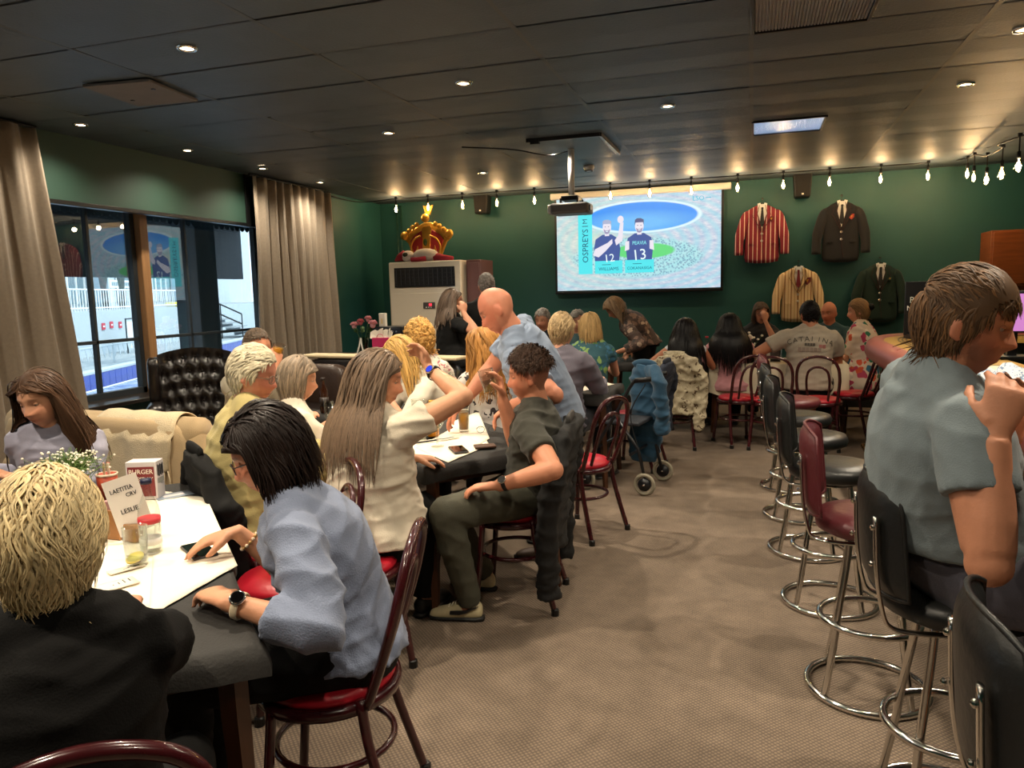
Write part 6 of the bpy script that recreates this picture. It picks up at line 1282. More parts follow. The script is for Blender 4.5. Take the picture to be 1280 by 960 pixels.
for k in range(7):
    x = -.09+k*.03; MB().add([(x-.04,-.03,.19),(x+.04,-.025,.19),(x+.05,.01,.27+.02*(k % 3)),(x,.03,.29-.015*(k % 2)),(x-.05,.02,.26)],[(0,1,2,3,4)]).build('tissue', mat('tissue_white','#d8cdbb',.8), t)
t = thing('wooden_box', 'small plain wooden box beside the vase', 'box', pv+Vector((.10,-.10,0))); MB().box((0,0,.02),(.14,.06,.04)).build('box_body', mat('plain_wood','#a3794d',.5,noise=.2,nscale=8), t, bevel=.003); MB().box((0,0,.044),(.145,.065,.008)).build('lid', mat('plain_wood'), t)
# ---- coats hung over chair backs
def coat(name, label, x, y, yaw, m, bot=.35, w=.22, sl=.3, seed=1, cat='jacket', amp=.016, lining=None, top=.925):
    t = thing(name, label, cat, (x, y, 0), math.radians(yaw)); mb = MB(); X_, Y_ = Vector((1,0,0)), Vector((0,1,0)); rs = []
    for z, hw, hd in ((top, .12, .035), (top-.04, w*.86, .05), (top-.14, w, .055), ((top+bot)/2, w*.97, .06), (bot+.06, w*1.04, .07), (bot, w, .06)): rs.append(ring((.012*math.sin(z*9), -.185-(z-.46)*.26 if z > .46 else -.19-(.46-z)*.02, z), X_, Y_, hw, hd, 20))
    loft(mb, rs)
    for s in (-1, 1): mb.tube(spline([(s*w*.7,-.28,top-.07),(s*(w+.03),-.27,top-.2),(s*(w+.03),-.23,(top+sl)/2),(s*(w+.0),-.22,sl)],4), [.05]*4+[.06]*4+[.055]*5, 10)
    me = fuse(mb, .011, 4); wrinkle(me, amp, .8, seed); R = Matrix.Identity(4); o = put(me, 'garment', m, t, (0,0,0))
    MB().tube(arc((0,-.30,top-.0),.10,.3,PI-.3,9,(1,0,0),(0,0,.12)),(.03,.012),8,lat=Vector((0,0,1))).build('collar', lining or m, t, True)
    return t
coat('draped_jacket', 'black jacket with grey lining over the young man\'s chair', -1.14, 3.48, 96, mat('jacket_black','#090808',.8,noise=.1,bump=.15,bscale=200), .30, .27, .12, 3, amp=.022, lining=mat('lining_grey','#3c3a38',.8))
coat('draped_cardigan', 'cream cardigan with brown flowers over a bentwood chair', -.72, 7.42, 4, floral('cardigan_floral', '#b5a98e', ['#b5a98e','#5a4632','#c6bb9f','#7a674c','#aa9d80','#4a3a2c'], 30), .34, .23, .2, 4, 'cardigan', amp=.02)
coat('draped_coat', 'dark navy jacket over the chair behind the walking frame', -.98, 6.45, 80, mat('denim_navy','#1c2333',.85,noise=.12,bump=.2,bscale=200), .3, .23, .3, 5)
coat('draped_bag_coat', 'black coat over the chair back behind the white-haired man', -2.02, 2.72, -35, blackt, .35, .2, .4, 6)
# ---- walking frame with a blue coat
t = thing('walking_frame', 'black wheeled walking frame standing in the aisle', 'walking frame', (-.93, 5.78, 0), math.radians(80)); fm = mat('frame_black','#15171c',.35)
tyre = mat('tyre_beige','#8d8674',.8)
def wheel(c):
    w = MB().tube([(c[0], c[1]+.072*math.cos(a), c[2]+.072*math.sin(a)) for a in [2*PI*i/24 for i in range(24)]], .014, 8, closed=True).build('wheel', tyre, t, True)
    MB().tube([(c[0]-.012,c[1],c[2]),(c[0]+.012,c[1],c[2])], .05, 16).build('hub', fm, w, True)
    MB().tube([(c[0]-.03,c[1],c[2]),(c[0]+.03,c[1],c[2])], .007, 8).build('axle', chrome, w, True)
for s in (-1, 1):
    wheel((s*.24, .26, .087)); wheel((s*.24, -.22, .087))
    MB().tube(spline([(s*.21,.26,.1),(s*.21,.2,.3),(s*.21,.02,.6),(s*.21,-.12,.85),(s*.21,-.2,.88)],6), .013, 8).build('front_tube', fm, t, True); MB().tube([(s*.21,-.22,.1),(s*.21,-.16,.35),(s*.21,.02,.6)], .013, 8).build('rear_tube', fm, t, True)
    MB().tube([(s*.21,-.14,.87),(s*.21,-.26,.885)], .019, 10).build('hand_grip', blackm, t, True); MB().tube(spline([(s*.21,-.22,.85),(s*.2,-.1,.6),(s*.22,-.2,.25)],5), .004, 6).build('brake_cable', wirem, t, True); MB().box((s*.225,.26,.19),(.03,.05,.06)).build('fork', chrome, t, bevel=.006)
MB().box((0,-.02,.53),(.36,.28,.03)).build('seat', mat('frame_seat','#20242c',.7), t, bevel=.01); MB().tube([(-.21,-.1,.3),(.21,-.1,.3)],.012,8).build('cross_tube', fm, t); MB().tube([(-.21,.15,.35),(.21,.15,.35)],.012,8).build('cross_tube', fm, t)
tc_ = thing('blue_coat', 'petrol blue coat hanging over the walking frame', 'coat', (-.93, 5.78, 0), math.radians(80)); mb = MB(); X_, Y_ = Vector((1,0,0)), Vector((0,1,0))
rs = [ring((0.24,-.08+.02*math.sin(z*8),z), Y_, X_, hw, hd, 18) for z, hw, hd in ((.95,.06,.05),(.9,.11,.08),(.75,.14,.085),(.55,.15,.08),(.35,.15,.07),(.2,.13,.06),(.15,.10,.04))]; loft(mb, rs)
mb.tube(spline([(.2,-.12,.9),(.1,-.22,.84),(.12,-.25,.6),(.16,-.24,.42)],5), .055, 10); me = fuse(mb, .011, 4); wrinkle(me, .02, .8, 8); put(me, 'garment', mat('coat_petrol','#1d4763',.85,noise=.1,bump=.2,bscale=160,sheen=.2), tc_, (0,0,0))
MB().tube(arc((.2,-.08,.93),.09,.3,PI-.3,9,(0,1,0),(0,0,.4)),(.03,.012),8,lat=Vector((0,0,1))).build('collar', mat('coat_petrol'), tc_, True)
# ================================================================ things on the tables
clear = glass('clear_glass', '#f4f6f4', 1.4, base=.03); waterm = glass('water_surface', '#eef3f2', 1.33)
TT = .7520                                           # top of the cloth
TP = .7565                                           # top of the paper
def P2(px, py, z=TP): q = Z(px, py, z); return Vector((q.x, q.y, z))
def tumbler(label, p, h=.13, r=.033, fill=None, fc=None, foam=False, cat='glass', group=None, M=None, liq=.7):
    t = thing('tumbler', label, cat, p, 0, group)
    if M is not None: t.rotation_euler = M
    MB().lathe([(0,0),(r*.82,0),(r*.85,.006),(r,h),(r*.94,h),(r*.8,.012),(0,.012)], 20).build('glass_wall', clear, t, True)
    if fill: MB().lathe([(0,.013),(r*.79,.013),(r*(.8+.13*liq),h*liq),(0,h*liq)], 20).build('drink', fill, t, True)
    if foam: MB().lathe([(0,h*liq),(r*.92,h*liq),(r*.94,h*liq+.012),(0,h*liq+.013)], 20).build('foam', mat('beer_foam','#efe6cf',.8,bump=.3,bscale=300), t, True)
    return t
beer = mat('beer_gold', '#e0a010', .1, emit='#c98a08', estr=0.0); beer.node_tree.nodes['Principled BSDF'].inputs['Transmission Weight'].default_value = .6
def bottle(label, p, col, h=.24, r=.031, lab=None, cap=None, cat='bottle', clearb=False, group=None):
    t = thing('bottle', label, cat, p, 0, group); m = clear if clearb else mat('bottle_'+col[1:], col, .1)
    MB().lathe([(0,0),(r*.9,0),(r,.008),(r,h*.55),(r*.9,h*.64),(r*.42,h*.8),(r*.38,h*.97),(r*.44,h),(0,h)], 20).build('bottle_body', m, t, True)
    if lab: MB().lathe([(r*1.01,h*.2),(r*1.02,h*.2),(r*1.02,h*.46),(r*1.01,h*.46)], 20).build('label', lab, t, True)
    MB().lathe([(0,h*1.0),(r*.5,h*.955),(r*.5,h*1.01),(0,h*1.015)] if False else [(r*.46,h*.95),(r*.5,h*.95),(r*.5,h*1.015),(0,h*1.015)], 16).build('cap', cap or mat('cap_navy','#14183a',.4), t, True)
    return t
def wineglass(label, p, fill=None, group=None):
    t = thing('wine_glass', label, 'wine glass', p, 0, group)
    MB().lathe([(0,0),(.034,0),(.034,.003),(.006,.008),(.0045,.08),(.02,.095),(.036,.125),(.038,.15),(.031,.19),(.0295,.19),(.036,.15),(.034,.127),(.018,.098),(0,.094)], 22).build('goblet', clear, t, True)
    if fill: MB().lathe([(0,.0955),(.017,.099),(.033,.128),(.034,.135),(0,.135)], 20).build('wine', fill, t, True)
    return t
def phone(label, p, rz, col='#0c0c0e', w=.075, L=.155):
    t = thing('phone', label, 'phone', p, rz); MB().box((0,0,.0045),(w,L,.009)).build('case', mat('phone_'+col[1:],col,.35), t, bevel=.004); MB().box((0,0,.0095),(w*.93,L*.95,.0012)).build('screen', mat('phone_screen','#050506',.06), t)
    return t
def lie(p, ang, up=Vector((0,0,1))):                 # text frame lying flat
    x = Vector((math.cos(ang), math.sin(ang), 0)); return axes(x, up.cross(x), up, p)
ink = mat('black_ink', '#18181a', .6)
def strip(pt, u, w, L0, L1, W0, W1): return [pt+u*L0+w*W0, pt+u*L1+w*W0, pt+u*L1+w*W1, pt+u*L0+w*W1]
# ---- foreground table
RN = [P2(196, 613), P2(258, 622), P2(297, 707), P2(186, 771)]
sheet('paper_runner', 'long white paper sheet over the foreground table', 'paper', RN, TT+.0022, papr, seed=2, lift=.003, n=24)
sheet('paper_runner', 'second white paper sheet reaching under the pale blonde head', 'paper', [P2(214, 614), P2(204, 760), P2(60, 745), P2(120, 640)], TT+.0002, papr, seed=2, lift=.0012, n=24)
phone('black phone lying under the dark-haired woman\'s right hand', Z(249, 690, TP+.002), 2.55+PI/2, '#2a2c30')
bw = bottle('clear water bottle with navy cap and red label on the foreground table', P2(190, 690), '#ffffff', .235, .033, None, None, clearb=True); MB().lathe([(.0336,.098),(.034,.098),(.034,.115),(.0336,.115)],20).build('red_label', mat('label_red','#c8323a',.4), bw, True)
MB().lathe([(0,.012),(.030,.012),(.030,.11),(0,.11)], 20).build('water', waterm, bw, True)
MB().lathe([(.0336,.03),(.034,.03),(.034,.05),(.0336,.05)],20).build('small_label', mat('label_white','#e8e6e0',.5), bw, True)
g = tumbler('empty tumbler with a lemon slice before the water bottle', P2(172, 706), .12, .036); MB().lathe([(0,.02),(.026,.02),(.026,.026),(0,.026)],14,(0,0,.004),Matrix.Rotation(.35,3,'X')).build('lemon_slice', mat('lemon','#e0cf6a',.5), g, True)
MB().lathe([(0,.013),(.028,.013),(.029,.03),(0,.03)],18).build('drink', waterm, g, True)
# folded name card in a wooden clip
pc = P2(168, 676); cdx = Vector((.92,.40,0)).normalized(); n_ = Vector((.40,-.92,0)).normalized(); tl = (Vector((0,0,1))-n_*.12).normalized(); tx = (cdx*math.cos(.3)+tl*math.sin(.3)); ty_ = (tl*math.cos(.3)-cdx*math.sin(.3)); nn = tx.cross(ty_)
t = thing('name_card', 'tilted white name card with two handwritten names on the foreground table', 'card', pc)
b_ = Vector((0,0,.085)); MB().box(b_+ty_*.04,(.115,.0012,.19),M=Matrix((tx,nn,ty_)).transposed()).build('card', mat('card_white','#ded5cb',.8), t)
Cc = b_+ty_*.04
text('LAETITIA', .021, ink, axes(tx, ty_, nn, Cc+ty_*.055+nn*.0014-tx*.004), 'handwriting', t, sx=.9); text('CRV', .019, ink, axes(tx, ty_, nn, Cc+ty_*.032+nn*.0014+tx*.022), 'handwriting', t); text('LESLIE', .022, ink, axes(tx, ty_, nn, Cc-ty_*.018+nn*.0014-tx*.0), 'handwriting', t)
MB().box((0,0,.03),(.05,.035,.06)).build('wooden_clip', mat('clip_wood','#a4703f',.5,noise=.2), t, bevel=.003)
# menu cube
pm_ = P2(184, 622); t = thing('menu_stand', 'triangular menu stand reading BURGER in white on dark red', 'menu stand', pm_, math.radians(20))
mr_ = mat('menu_red','#7a2a2c',.5); mw_ = mat('menu_white','#cfc8c8',.5)
MB().prism([(-.06,.0),(.06,.0),(.06,.155),(-.06,.155)], .07, c=(0,.0,0)).build('card_box', mw_, t, bevel=.002)
MB().box((0,-.0365,.075),(.104,.002,.12)).build('red_panel', mr_, t)
for i, (w_, sz, z) in enumerate((('BURGER', .026, .115), ('TUESDAY', .022, .085))): text(w_, sz, mat('menu_letter','#f2ead8',.6), axes((1,0,0),(0,0,1),(0,-1,0),(0,-.038,z)), 'lettering', t)
for i in range(5): MB().box((.0612,-.022+i*.011,.118-.004*(i % 2)),(.0012,.006,.045)).build('dark_letter_block', ink, t)
MB().box((.0612,0,.075),(.0012,.055,.02)).build('grey_block', mat('print_grey','#8a8a86',.7), t)
# flowers behind the pale blonde head
fp = P2(88, 628); t = thing('potted_daisies', 'low pot of tiny white flowers and fine greenery on the foreground table', 'potted plant', fp)
MB().lathe([(0,0),(.06,0),(.075,.1),(.07,.1),(.06,.02),(0,.02)], 18).build('pot', mat('pot_terracotta','#9a4a2c',.6,noise=.15), t, True)
mb = MB(); rg = np.random.default_rng(3); fl = []
for k in range(420):
    a, e = rg.uniform(0, 6.28), rg.uniform(.15, 1.2); L = rg.uniform(.08, .16); d = Vector((math.cos(a)*math.sin(e), math.sin(a)*math.sin(e), math.cos(e)*.8)); p0 = Vector((rg.normal(0,.025), rg.normal(0,.025), .09)); p1 = p0+d*L*.6+Vector((0,0,.02)); p2 = p0+d*L+Vector((0,0,.005)); mb.tube([p0,p1,p2], [.0015,.0012,.0008], 3); fl.append(p2)
    for q in range(2): c = p0+d*L*rg.uniform(.4,.95); v = Vector(rg.normal(0,1,3)).normalized()*.012; w_ = v.cross(d).normalized()*.003; mb.add([c-v, c+w_, c+v, c-w_], [(0,1,2,3)])
tag(mb.build('greenery', mat('fine_green','#5f7a3a',.7), t), kind='stuff')
mb = MB()
for p in fl[:190]: mb.ball(p, (.0055,.0055,.0045), u=6, w=4)
tag(mb.build('blossoms', mat('blossom_white','#e9e2cf',.7), t, True), kind='stuff')
t = thing('paper_pot', 'orange-red tin standing beside the daisies', 'tin', P2(136, 622)); MB().lathe([(0,0),(.035,0),(.04,.1),(.037,.1),(.034,.006),(0,.006)], 18).build('tin', mat('tin_orange','#b3492e',.45,noise=.2,nscale=25), t, True); MB().lathe([(.0385,.092),(.042,.094),(.042,.102),(.038,.103)],18,closed=True).build('rim', mat('tin_rim','#d8c8b0',.4), t, True)
for k in range(4): MB().box((.012*math.cos(k*1.6),.012*math.sin(k*1.6),.11),(.012,.003,.07),rz=k).build('sachet', mat('sachet_'+'abcd'[k], ['#d9cdb8','#c94a3a','#e0b0b0','#b8a080'][k],.6), t)
t = thing('serviette_holder', 'wooden caddy with a pink serviette behind the name card', 'caddy', P2(146, 668)); cw_ = mat('clip_wood')
for d_ in ((0,-.045),(0,.045)): MB().box((0,d_[1],.05),(.13,.008,.1)).build('side_board', cw_, t, bevel=.002)
for d_ in (-.061,.061): MB().box((d_,0,.05),(.008,.082,.1)).build('end_board', cw_, t, bevel=.002)
MB().box((0,0,.005),(.114,.082,.008)).build('base_board', cw_, t); MB().prism([(-.05,.01),(.05,.01),(.055,.125),(-.045,.115)], .03).build('serviette', mat('serviette_pink','#b98a86',.8), t)
for k, (px, py) in enumerate(((142, 733), (158, 712))):
    o = P2(px, py); u = (P2(px+30, py-8)-o).normalized(); w_ = Vector((-u.y,u.x,0)); s_ = sheet('printed_slip', ('printed slip with a column of lines beside the black shoulder', 'small dark-printed card next to the empty tumbler')[k], 'paper', strip(o, u, w_, -.06, .06, -.035, .035) if k == 0 else strip(o, u, w_, -.05, .05, -.018, .018), TP+.002, mat('slip_white','#e6dccb',.8), n=4, lift=.001)
    for i in range(7 if k == 0 else 3): q = o+u*(-.045+i*.015 if k == 0 else -.03+i*.03); MB().box(q+Vector((0,0,.0035)),(.003 if k == 0 else .018,.05 if k == 0 else .02,.0006),rz=math.atan2(u.y,u.x)).build('print_line', ink, s_)
o = P2(212, 622); u = (P2(234, 618)-o).normalized(); w_ = Vector((-u.y,u.x,0)); t = sheet('menu_leaflet', 'grey-blue leaflet at the far edge of the white paper', 'leaflet', strip(o, u, w_, -.05, .09, -.03, .06), TP+.002, mat('leaflet_grey','#7d8894',.5), n=4, lift=.001); MB().box(o+u*.02+w_*.015+Vector((0,0,.004)),(.08,.03,.0006),rz=math.atan2(u.y,u.x)).build('white_block', mw_, t)
# ---- middle table
for k, pts in enumerate(([(420,520),(470,580),(545,575),(520,520)], [(520,560),(560,578),(612,556),(590,522)], [(560,530),(600,556),(612,548),(598,514)])):
    sheet('paper_sheet', ('white paper sheet at the left of the middle table','white paper sheet under the wine glass','white paper sheet at the young man\'s end of the middle table')[k], 'paper', [P2(*q) for q in pts], TT+.0005+.0015*k, papr, seed=20+k, lift=.002)
TM = TP+.003
tumbler('straight glass of golden beer with foam on the middle table', P2(580, 539, TM), .145, .034, beer, foam=True, liq=.78)
wineglass('stemmed wine glass in front of the jug on the middle table', P2(547, 558, TM), waterm)
t = thing('glass_jug', 'clear glass carafe beside the white top', 'carafe', P2(524, 548, TM)); MB().lathe([(0,0),(.045,0),(.05,.01),(.05,.1),(.032,.17),(.038,.22),(.034,.22),(.028,.17),(.046,.1),(.045,.012),(0,.012)], 22).build('carafe_wall', clear, t, True); MB().lathe([(0,.013),(.044,.013),(.045,.1),(0,.1)],20).build('water', waterm, t, True)
t = bottle('squat brown spirit bottle with amber label behind the wine glass', P2(541, 545, TM), '#b9791c', .2, .036, mat('label_amber','#d99a2c',.4), gold)
bottle('dark brown beer bottle standing beyond the grey bob', P2(406, 516, TP), '#2a1409', .24, .031, mat('label_dark','#1b0e08',.4), mat('cap_dark','#20120c',.4))
tumbler('empty glass beside the dark beer bottle', P2(412, 524, TP), .12, .033)
phone('dark phone lying near the edge of the middle table', P2(573, 563, TM), .6, '#33312f')
t = thing('wallet', 'brown leather wallet beside the dark phone', 'wallet', P2(606, 559, TM), .5); MB().box((0,0,.006),(.11,.075,.012)).build('cover', mat('wallet_brown','#4a2f20',.5,noise=.15), t, bevel=.004); MB().box((.0,.002,.0062),(.104,.07,.006)).build('card_edge', papr, t)
t = thing('folded_spectacles', 'folded thin spectacles lying on the paper', 'spectacles', P2(608, 541, TM), .4); sgm = mat('thin_metal','#2e2c30',.3,.6); mb = MB()
for s in (-1,1): mb.tube([(s*.033+.022*math.cos(a),0,.02+.018*math.sin(a)) for a in [2*PI*i/16 for i in range(16)]],.0013,6,closed=True)
mb.build('front_frame', sgm, t, True)
for s in (-1,1): MB().tube(spline([(s*.055,0,.025),(s*.05,.06,.02),(s*.03,.12,.004)],4),.0013,6).build('temple', sgm, t, True)
t = thing('pen', 'dark pen lying by the carafe', 'pen', P2(533, 553, TM)+Vector((0,0,.005)), .9); MB().tube([(-.065,0,0),(.055,0,0),(.066,0,0)],[.0045,.0045,.001],8).build('barrel', ink, t, True); MB().box((-.04,0,.0055),(.035,.003,.0015)).build('clip', chrome, t)
for k, (px, py) in enumerate(((560, 549), (545, 551))): o = P2(px, py); u = Vector((.5,.86,0)); w_ = Vector((-.86,.5,0)); t = sheet('printed_card', ('pale folded card behind the dark phone','white card beneath the foot of the wine glass')[k], 'card', strip(o, u, w_, -.06, .06, -.03, .03), TM+.0004, mat('slip_white'), n=3, lift=.001); MB().box(o+Vector((0,0,.0075)),(.08,.012,.0006),rz=1.04).build('print_line', mat('print_grey','#8a8a86',.7), t)
t = thing('small_plant', 'small bright green plant before the blonde woman', 'potted plant', P2(500, 496, TP)); MB().lathe([(0,0),(.035,0),(.045,.08),(.04,.08),(.034,.01),(0,.01)],16).build('pot', whitem, t, True); rg = np.random.default_rng(5)
for k in range(46):
    a = rg.uniform(0,6.28); e = rg.uniform(.1,1.); L = rg.uniform(.06,.13); d = Vector((math.cos(a)*math.sin(e),math.sin(a)*math.sin(e),math.cos(e))); n_ = d.cross(Vector((0,0,1))).normalized()*.012; c = Vector((0,0,.075)); MB().add([c, c+d*L*.5+n_, c+d*L, c+d*L*.5-n_], [(0,1,2,3)]).build('leaf', mat('bright_leaf','#86a84a',.6), t)
# glass in the young man's hand, beer glass in the drinker's, watches, bracelet
Wr = il['J']['R'][2]; hd = il['J']['R'][3].normalized(); hn = il['J']['R'][4]; gp = Wr+hd*.085*1.06+hn*.048
tumbler('glass of water raised in the young man\'s hand', gp-Vector((0,0,.055)), .12, .037, waterm, M=(.0,-.25,0), liq=.55)
Wr = ig['J']['R'][2]; hd = ig['J']['R'][3].normalized(); hn = ig['J']['R'][4]; gp = Wr+hd*.08+hn*.05; tumbler('glass of beer held up by the man with grey-brown hair', gp-Vector((0,0,.05)), .13, .035, beer, M=(0,.3,0), liq=.8)
def watch(info, sd, par, face, strapm, r=.02, up=None, k=.10):
    Sx, E, Wr = info['J'][sd][:3]; d = (Wr-E).normalized(); c = Wr-d*.035*info['s']; up = Vector(up or (0,0,1)); a, b = frame_from(d, up-d*up.dot(d)); rr = .0305*info['s']
    w = MB().tube([c+a*(rr*math.cos(t))+b*(rr*1.0*math.sin(t)) for t in [2*PI*i/24 for i in range(24)]], (.010,.0025), 8, closed=True, lat=d).build('watch_strap', strapm, par, True, off=info['off'])
    R = Matrix((d.cross(a), d, a)).transposed(); MB().lathe([(0,.0),(r,0),(r,.007),(r*.85,.009),(0,.009)], 20, c+a*(rr-.001), R).build('watch_case', chrome, w, True, off=info['off']); MB().lathe([(0,.0095),(r*.82,.0095),(r*.82,.0085)], 18, c+a*(rr-.001), R).build('watch_face', face, w, off=info['off'])
watch(ic, 'L', PC, mat('watch_black','#060607',.08), mat('strap_cream','#d9c7a8',.5), up=(-.3,-.5,.8)); watch(id_, 'R', PD, mat('watch_blue','#2438b8',.2,emit='#2438c8',estr=.4), blackm, up=(.2,-.9,.3)); watch(il, 'L', PL, ink, blackm, up=(0,-.7,.7))
Sx, E, Wr = ic['J']['R'][:3]; d = (Wr-E).normalized(); c = Wr-d*.05; a, b = frame_from(d); br = None
for i in range(14): MB().ball(c+a*(.031*math.cos(i*2*PI/14))+b*(.031*math.sin(i*2*PI/14)), .0062, u=8, w=6).build('bracelet_bead', mat('bead_gold','#b9935a',.35,.4) if i % 2 else mat('bead_pale','#dcc9b0',.4), PC, True, off=ic['off'])
hip, kn, an, td = il['H']['L']; sd_ = Vector((td.y, -td.x, 0)); sd_ = sd_ if sd_.y < 0 else -sd_; R_ = Matrix((td, sd_*-1, Vector((0,0,1)))).transposed(); c = an+sd_*.040; c.z = an.z-.09+.05
shoe_ = [q for q in PL.children if q.name.startswith('shoe')][0]
MB().prism([(.10,-.012),(.05,-.012),(.02,-.004),(-.05,.032),(.015,.012),(.04,.008),(.07,.006),(.098,.004)], .012, R_, c).build('black_swoosh', ink, PL, off=il['off'], bevel=.001)
for i in range(5): q = an+td*(.055+i*.018); q.z = an.z-.09+.094-i*.009; MB().tube([q-sd_*.022, q+Vector((0,0,.006)), q+sd_*.022], .003, 5).build('shoe_lace', papr, PL, True, off=il['off'])
MB().tube([an+Vector((0,0,-.01)), an+Vector((0,0,.045))], .046, 14).build('sock', whitem, PL, True, off=il['off'])
# ---- far tables
sheet('paper_sheet', 'white paper at the right end of the table beside the walking frame', 'paper', [P2(690,497),(P2(768,480)),P2(742,474),P2(700,478)], TT+.0005, papr, seed=31, lift=.002)
t = thing('bread_dish', 'long dish of bread pieces on the far table', 'dish', (-.72, 8.33, .7505)); MB().box((0,0,.008),(.36,.2,.016)).build('tray', mat('tray_brass','#9a7a45',.4,.3), t, bevel=.006); rg = np.random.default_rng(8)
for k in range(16): MB().add(*pillow((rg.uniform(-.14,.14), rg.uniform(-.07,.07), .03+.012*(k % 2)), (.07,.05,.03), Matrix.Rotation(rg.uniform(0,3),3,'Z'), 3, 6)).build('bread_piece', mat('bread_crust','#b98a4a',.7,noise=.25,nscale=30), t, True)
FT = .7518
for k, (px, py, lab) in enumerate(((776,438,'first of the two tumblers left of the bread dish'),(784,440,'second of the two tumblers left of the bread dish'),(944,436,'tumbler by the elbow of the woman with glasses'),(972,438,'tumbler nearest to the printed grey tee'))): tumbler(lab+' on the far table', Z(px, py, FT) if False else Vector((A(px, py, 8.25).x, 8.3+.03*k, FT)), .15, .036)
bottle('clear soft-drink bottle with a red label and cap between the two long-haired women', Vector((A(885,440,8.3).x, 8.32, FT)), '#ffffff', .27, .034, mat('label_red'), mat('cap_red','#c0202a',.4), clearb=True)
bottle('clear tall bottle before the woman with glasses', Vector((A(961,440,8.3).x, 8.4, FT)), '#ffffff', .24, .03, mat('label_white','#e8e6e0',.5), None, clearb=True)
tumbler('pink-tinted glass with a straw beside the soft-drink bottle', Vector((A(897,445,8.2).x, 8.22, FT)), .14, .036, mat('drink_pale','#c9a9a0',.2), liq=.6)
t = thing('table_flowers', 'small vase of white flowers behind the pink jacket', 'vase of flowers', (A(936,430,8.5).x, 8.5, FT)); MB().lathe([(0,0),(.03,0),(.035,.1),(.03,.1),(.026,.01),(0,.01)],14).build('vase', clear, t, True); rg = np.random.default_rng(9)
for k in range(22):
    a = rg.uniform(0,6.28); e = rg.uniform(0,.7); L = rg.uniform(.13,.25); d = Vector((math.cos(a)*math.sin(e),math.sin(a)*math.sin(e),math.cos(e))); MB().tube([(0,0,.06), d*L*.6+Vector((0,0,.06)), d*L+Vector((0,0,.06))],.002,4).build('stem', leafm, t); MB().ball(d*L+Vector((0,0,.06)),(.016,.016,.012),u=7,w=5).build('blossom', mat('blossom_white'), t, True)
t = thing('menu_block', 'small black menu holder standing near the printed grey tee', 'menu stand', (A(968,425,8.3).x, 8.36, FT)); MB().box((0,0,.07),(.1,.05,.14)).build('block', mat('menu_black','#1c1b1d',.4), t, bevel=.003); MB().box((0,-.0258,.075),(.085,.001,.1)).build('printed_face', mat('menu_face','#5d5a5c',.5), t)
t = thing('scatter_cushion', 'grey cushion propped behind the bread dish', 'cushion', (-.62, 8.95, .0)); soft('cushion', (0,.1,.62), (.5,.16,.42), fab('cushion_grey','#5d6660'), t, e=3.2); MB().box((0,.12,.2),(.5,.4,.4)).build('bench_block', darkwood, t)
# ---- grey printed tee lettering, shrink-wrapped to the cloth
shirt_o = [c for c in PW.children if c.name.startswith('shirt')][0]
from mathutils.bvhtree import BVHTree
def on_back(info, par, target, s, size, dz, m, arch=0.):
    me = target.data; off = Vector(info['off']); bv = BVHTree.FromPolygons([v.co+off for v in me.vertices], [tuple(p.vertices) for p in me.polygons])
    n_ = -info['fw']; x = Vector(info['lat']); D = info['D']
    if x.cross(D).dot(n_) < 0: x = -x
    for i, ch in enumerate(s):
        if ch == ' ': continue
        k = i-(len(s)-1)/2; c = info['pel']+D*(dz-arch*k*k)+x*(k*size*.72)+n_*.5; hit = bv.ray_cast(c, -n_)
        if hit[0] is None: continue
        nn = (hit[1]+n_*1.2).normalized(); xx = (x-nn*x.dot(nn)).normalized(); yy = nn.cross(xx); ro = -arch*k*2/(size*.72); x2 = xx*math.cos(ro)+yy*math.sin(ro)
        if ch == '|':
            MB().box(hit[0]+nn*.004, (size*.62, size*.8, .002), M=Matrix((x2, nn.cross(x2), nn)).transposed()).build('print_block', m, par, off=info['off']); continue
        text(ch, size, m, axes(x2, nn.cross(x2), nn, hit[0]+nn*.006), 'print_letter', par, info['off'])
pr = mat('print_grey_ink','#5a544c',.8); on_back(iw, PW, shirt_o, 'CATALINA', .075, .44, pr, arch=.0028); on_back(iw, PW, shirt_o, '||||', .034, .39, pr); on_back(iw, PW, shirt_o, '||||||', .05, .34, mat('print_faded_ink','#8d7d70',.8)); on_back(iw, PW, shirt_o, '       ||', .045, .372, mat('print_red_ink','#a56a66',.8))
# ================================================================ on the bar
BT = 1.0655
t = thing('bar_sign', 'black and red acrylic sign with a bottle picture on the bar end', 'sign', (A(1126,412,7.2).x+.06, 7.25, BT+.003), math.radians(12)); k = 1.
MB().box((0,0,.02),(.30,.14,.04)).build('base', mat('sign_black','#141416',.4), t, bevel=.004); MB().box((0,.02,.26),(.34,.02,.46)).build('back_board', mat('sign_black'), t, bevel=.003); MB().box((0,-.03,.2),(.30,.006,.33)).build('acrylic_front', clear, t)
MB().lathe([(0,-.006),(.075,-.006),(.075,.0),(0,.0)],24,(.09,.006,.42),Matrix.Rotation(PI/2,3,'X')).build('red_disc', mat('sign_redlight','#c8283a',.4,emit='#d02a3c',estr=.35), t)
text('PE', .075, whitem, axes((1,0,0),(0,0,1),(0,-1,0),(-.10,.006,.33)), 'lettering', t); text('MALE', .06, whitem, axes((1,0,0),(0,0,1),(0,-1,0),(-.085,.006,.26)), 'lettering', t)
MB().prism([(-.03,.05),(.03,.05),(.03,.13),(.012,.17),(.012,.21),(-.012,.21),(-.012,.17),(-.03,.13)], .004, c=(.0,.006,0)).build('bottle_picture', mat('picture_dark','#3a1a14',.3), t); MB().prism([(-.03,.075),(.03,.075),(.03,.125),(-.03,.125)], .004, c=(0,.003,0)).build('picture_label', mat('sign_redlight'), t)
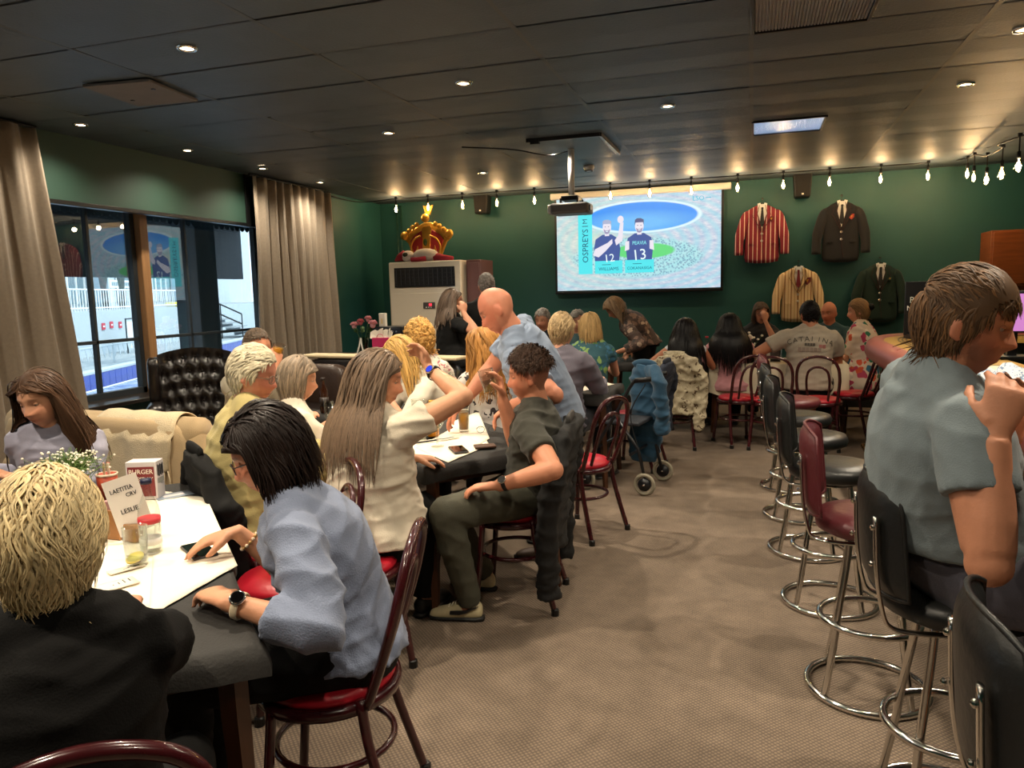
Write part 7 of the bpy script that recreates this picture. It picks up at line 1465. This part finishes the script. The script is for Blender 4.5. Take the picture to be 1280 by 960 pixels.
MB().box((.02,-.10,.025),(.24,.05,.05)).build('plinth_label', mat('sign_black'), t); text('THIS CODE', .028, whitem, axes((1,0,0),(0,0,1),(0,-1,0),(.02,-.126,.027)), 'lettering', t)
q = A(1268, 388, 4.6); t = thing('till_screen', 'till screen with a pinkish display behind the bar man', 'till', (q.x, q.y, BT)); MB().box((0,0,.01),(.2,.18,.02)).build('foot', blackm, t, bevel=.003); MB().box((0,.02,.1),(.05,.04,.2)).build('neck', blackm, t); R_ = Matrix.Rotation(-.15,3,'X'); MB().box((0,0,.29),(.36,.03,.26),M=R_).build('casing', blackm, t, bevel=.008); MB().box((0,-.0175,.287),(.33,.004,.23),M=R_).build('display', mat('display_pink','#402038',.3,emit='#d88ad0',estr=.8), t)
q = A(1236, 470, 3.3); t = thing('bar_towel', 'blue and white patterned bar towel heaped on the counter', 'towel', (q.x+.02, q.y, BT)); rg = np.random.default_rng(12); n = 22; vs = []
for i in range(n):
    for j in range(n): u, v = i/(n-1)-.5, j/(n-1)-.5; vs.append((u*.42, v*.8, .012+.10*abs(math.sin(7*u+3*v)*math.cos(9*v-2*u))*max(0,1-3.4*(u*u+v*v))+.03*rg.uniform(0,1)*max(0,1-4*(u*u+v*v))))
o = MB().add(vs, [(i*n+j,(i+1)*n+j,(i+1)*n+j+1,i*n+j+1) for i in range(n-1) for j in range(n-1)]).build('towel', floral('towel_blue','#d7dde6',['#d7dde6','#7a94b8','#e9edf2','#4a5f80'],40), t, True); md = o.modifiers.new('t','SOLIDIFY'); md.thickness = .006; md.offset = 1
q = A(1262, 505, 2.8); t = thing('bar_mat', 'long rubber bar mat with pale writing stripe on the counter edge', 'mat', (1.27, 4.0, BT), 0); MB().box((0,0,.006),(.2,1.6,.012)).build('rubber', mat('rubber_dark','#3c3a34',.8), t, bevel=.004); MB().box((0,0,.0128),(.13,1.5,.0015)).build('pale_stripe', mat('stripe_cream','#d9cfae',.6), t)
for i, (dy, dx) in enumerate(((0,0),(.12,.04),(.26,-.01))): tumbler(('nearest','middle','farthest')[i]+' of three upturned glasses on the bar mat', Vector((1.26+dx, 4.9+dy, BT)), .12, .036)
t = thing('beer_tap', 'chrome beer font with black handle on the bar', 'beer tap', (1.34, 5.5, BT)); MB().lathe([(0,0),(.07,0),(.07,.012),(.035,.02),(.032,.3),(.04,.32),(0,.33)],20).build('column', chrome, t, True); MB().tube([(0,0,.27),(-.09,0,.26),(-.11,0,.21)],.012,8).build('spout', chrome, t, True); MB().lathe([(.008,0),(.018,.05),(.022,.16),(0,.18)],12,(-.03,0,.31)).build('handle', blackm, t, True)
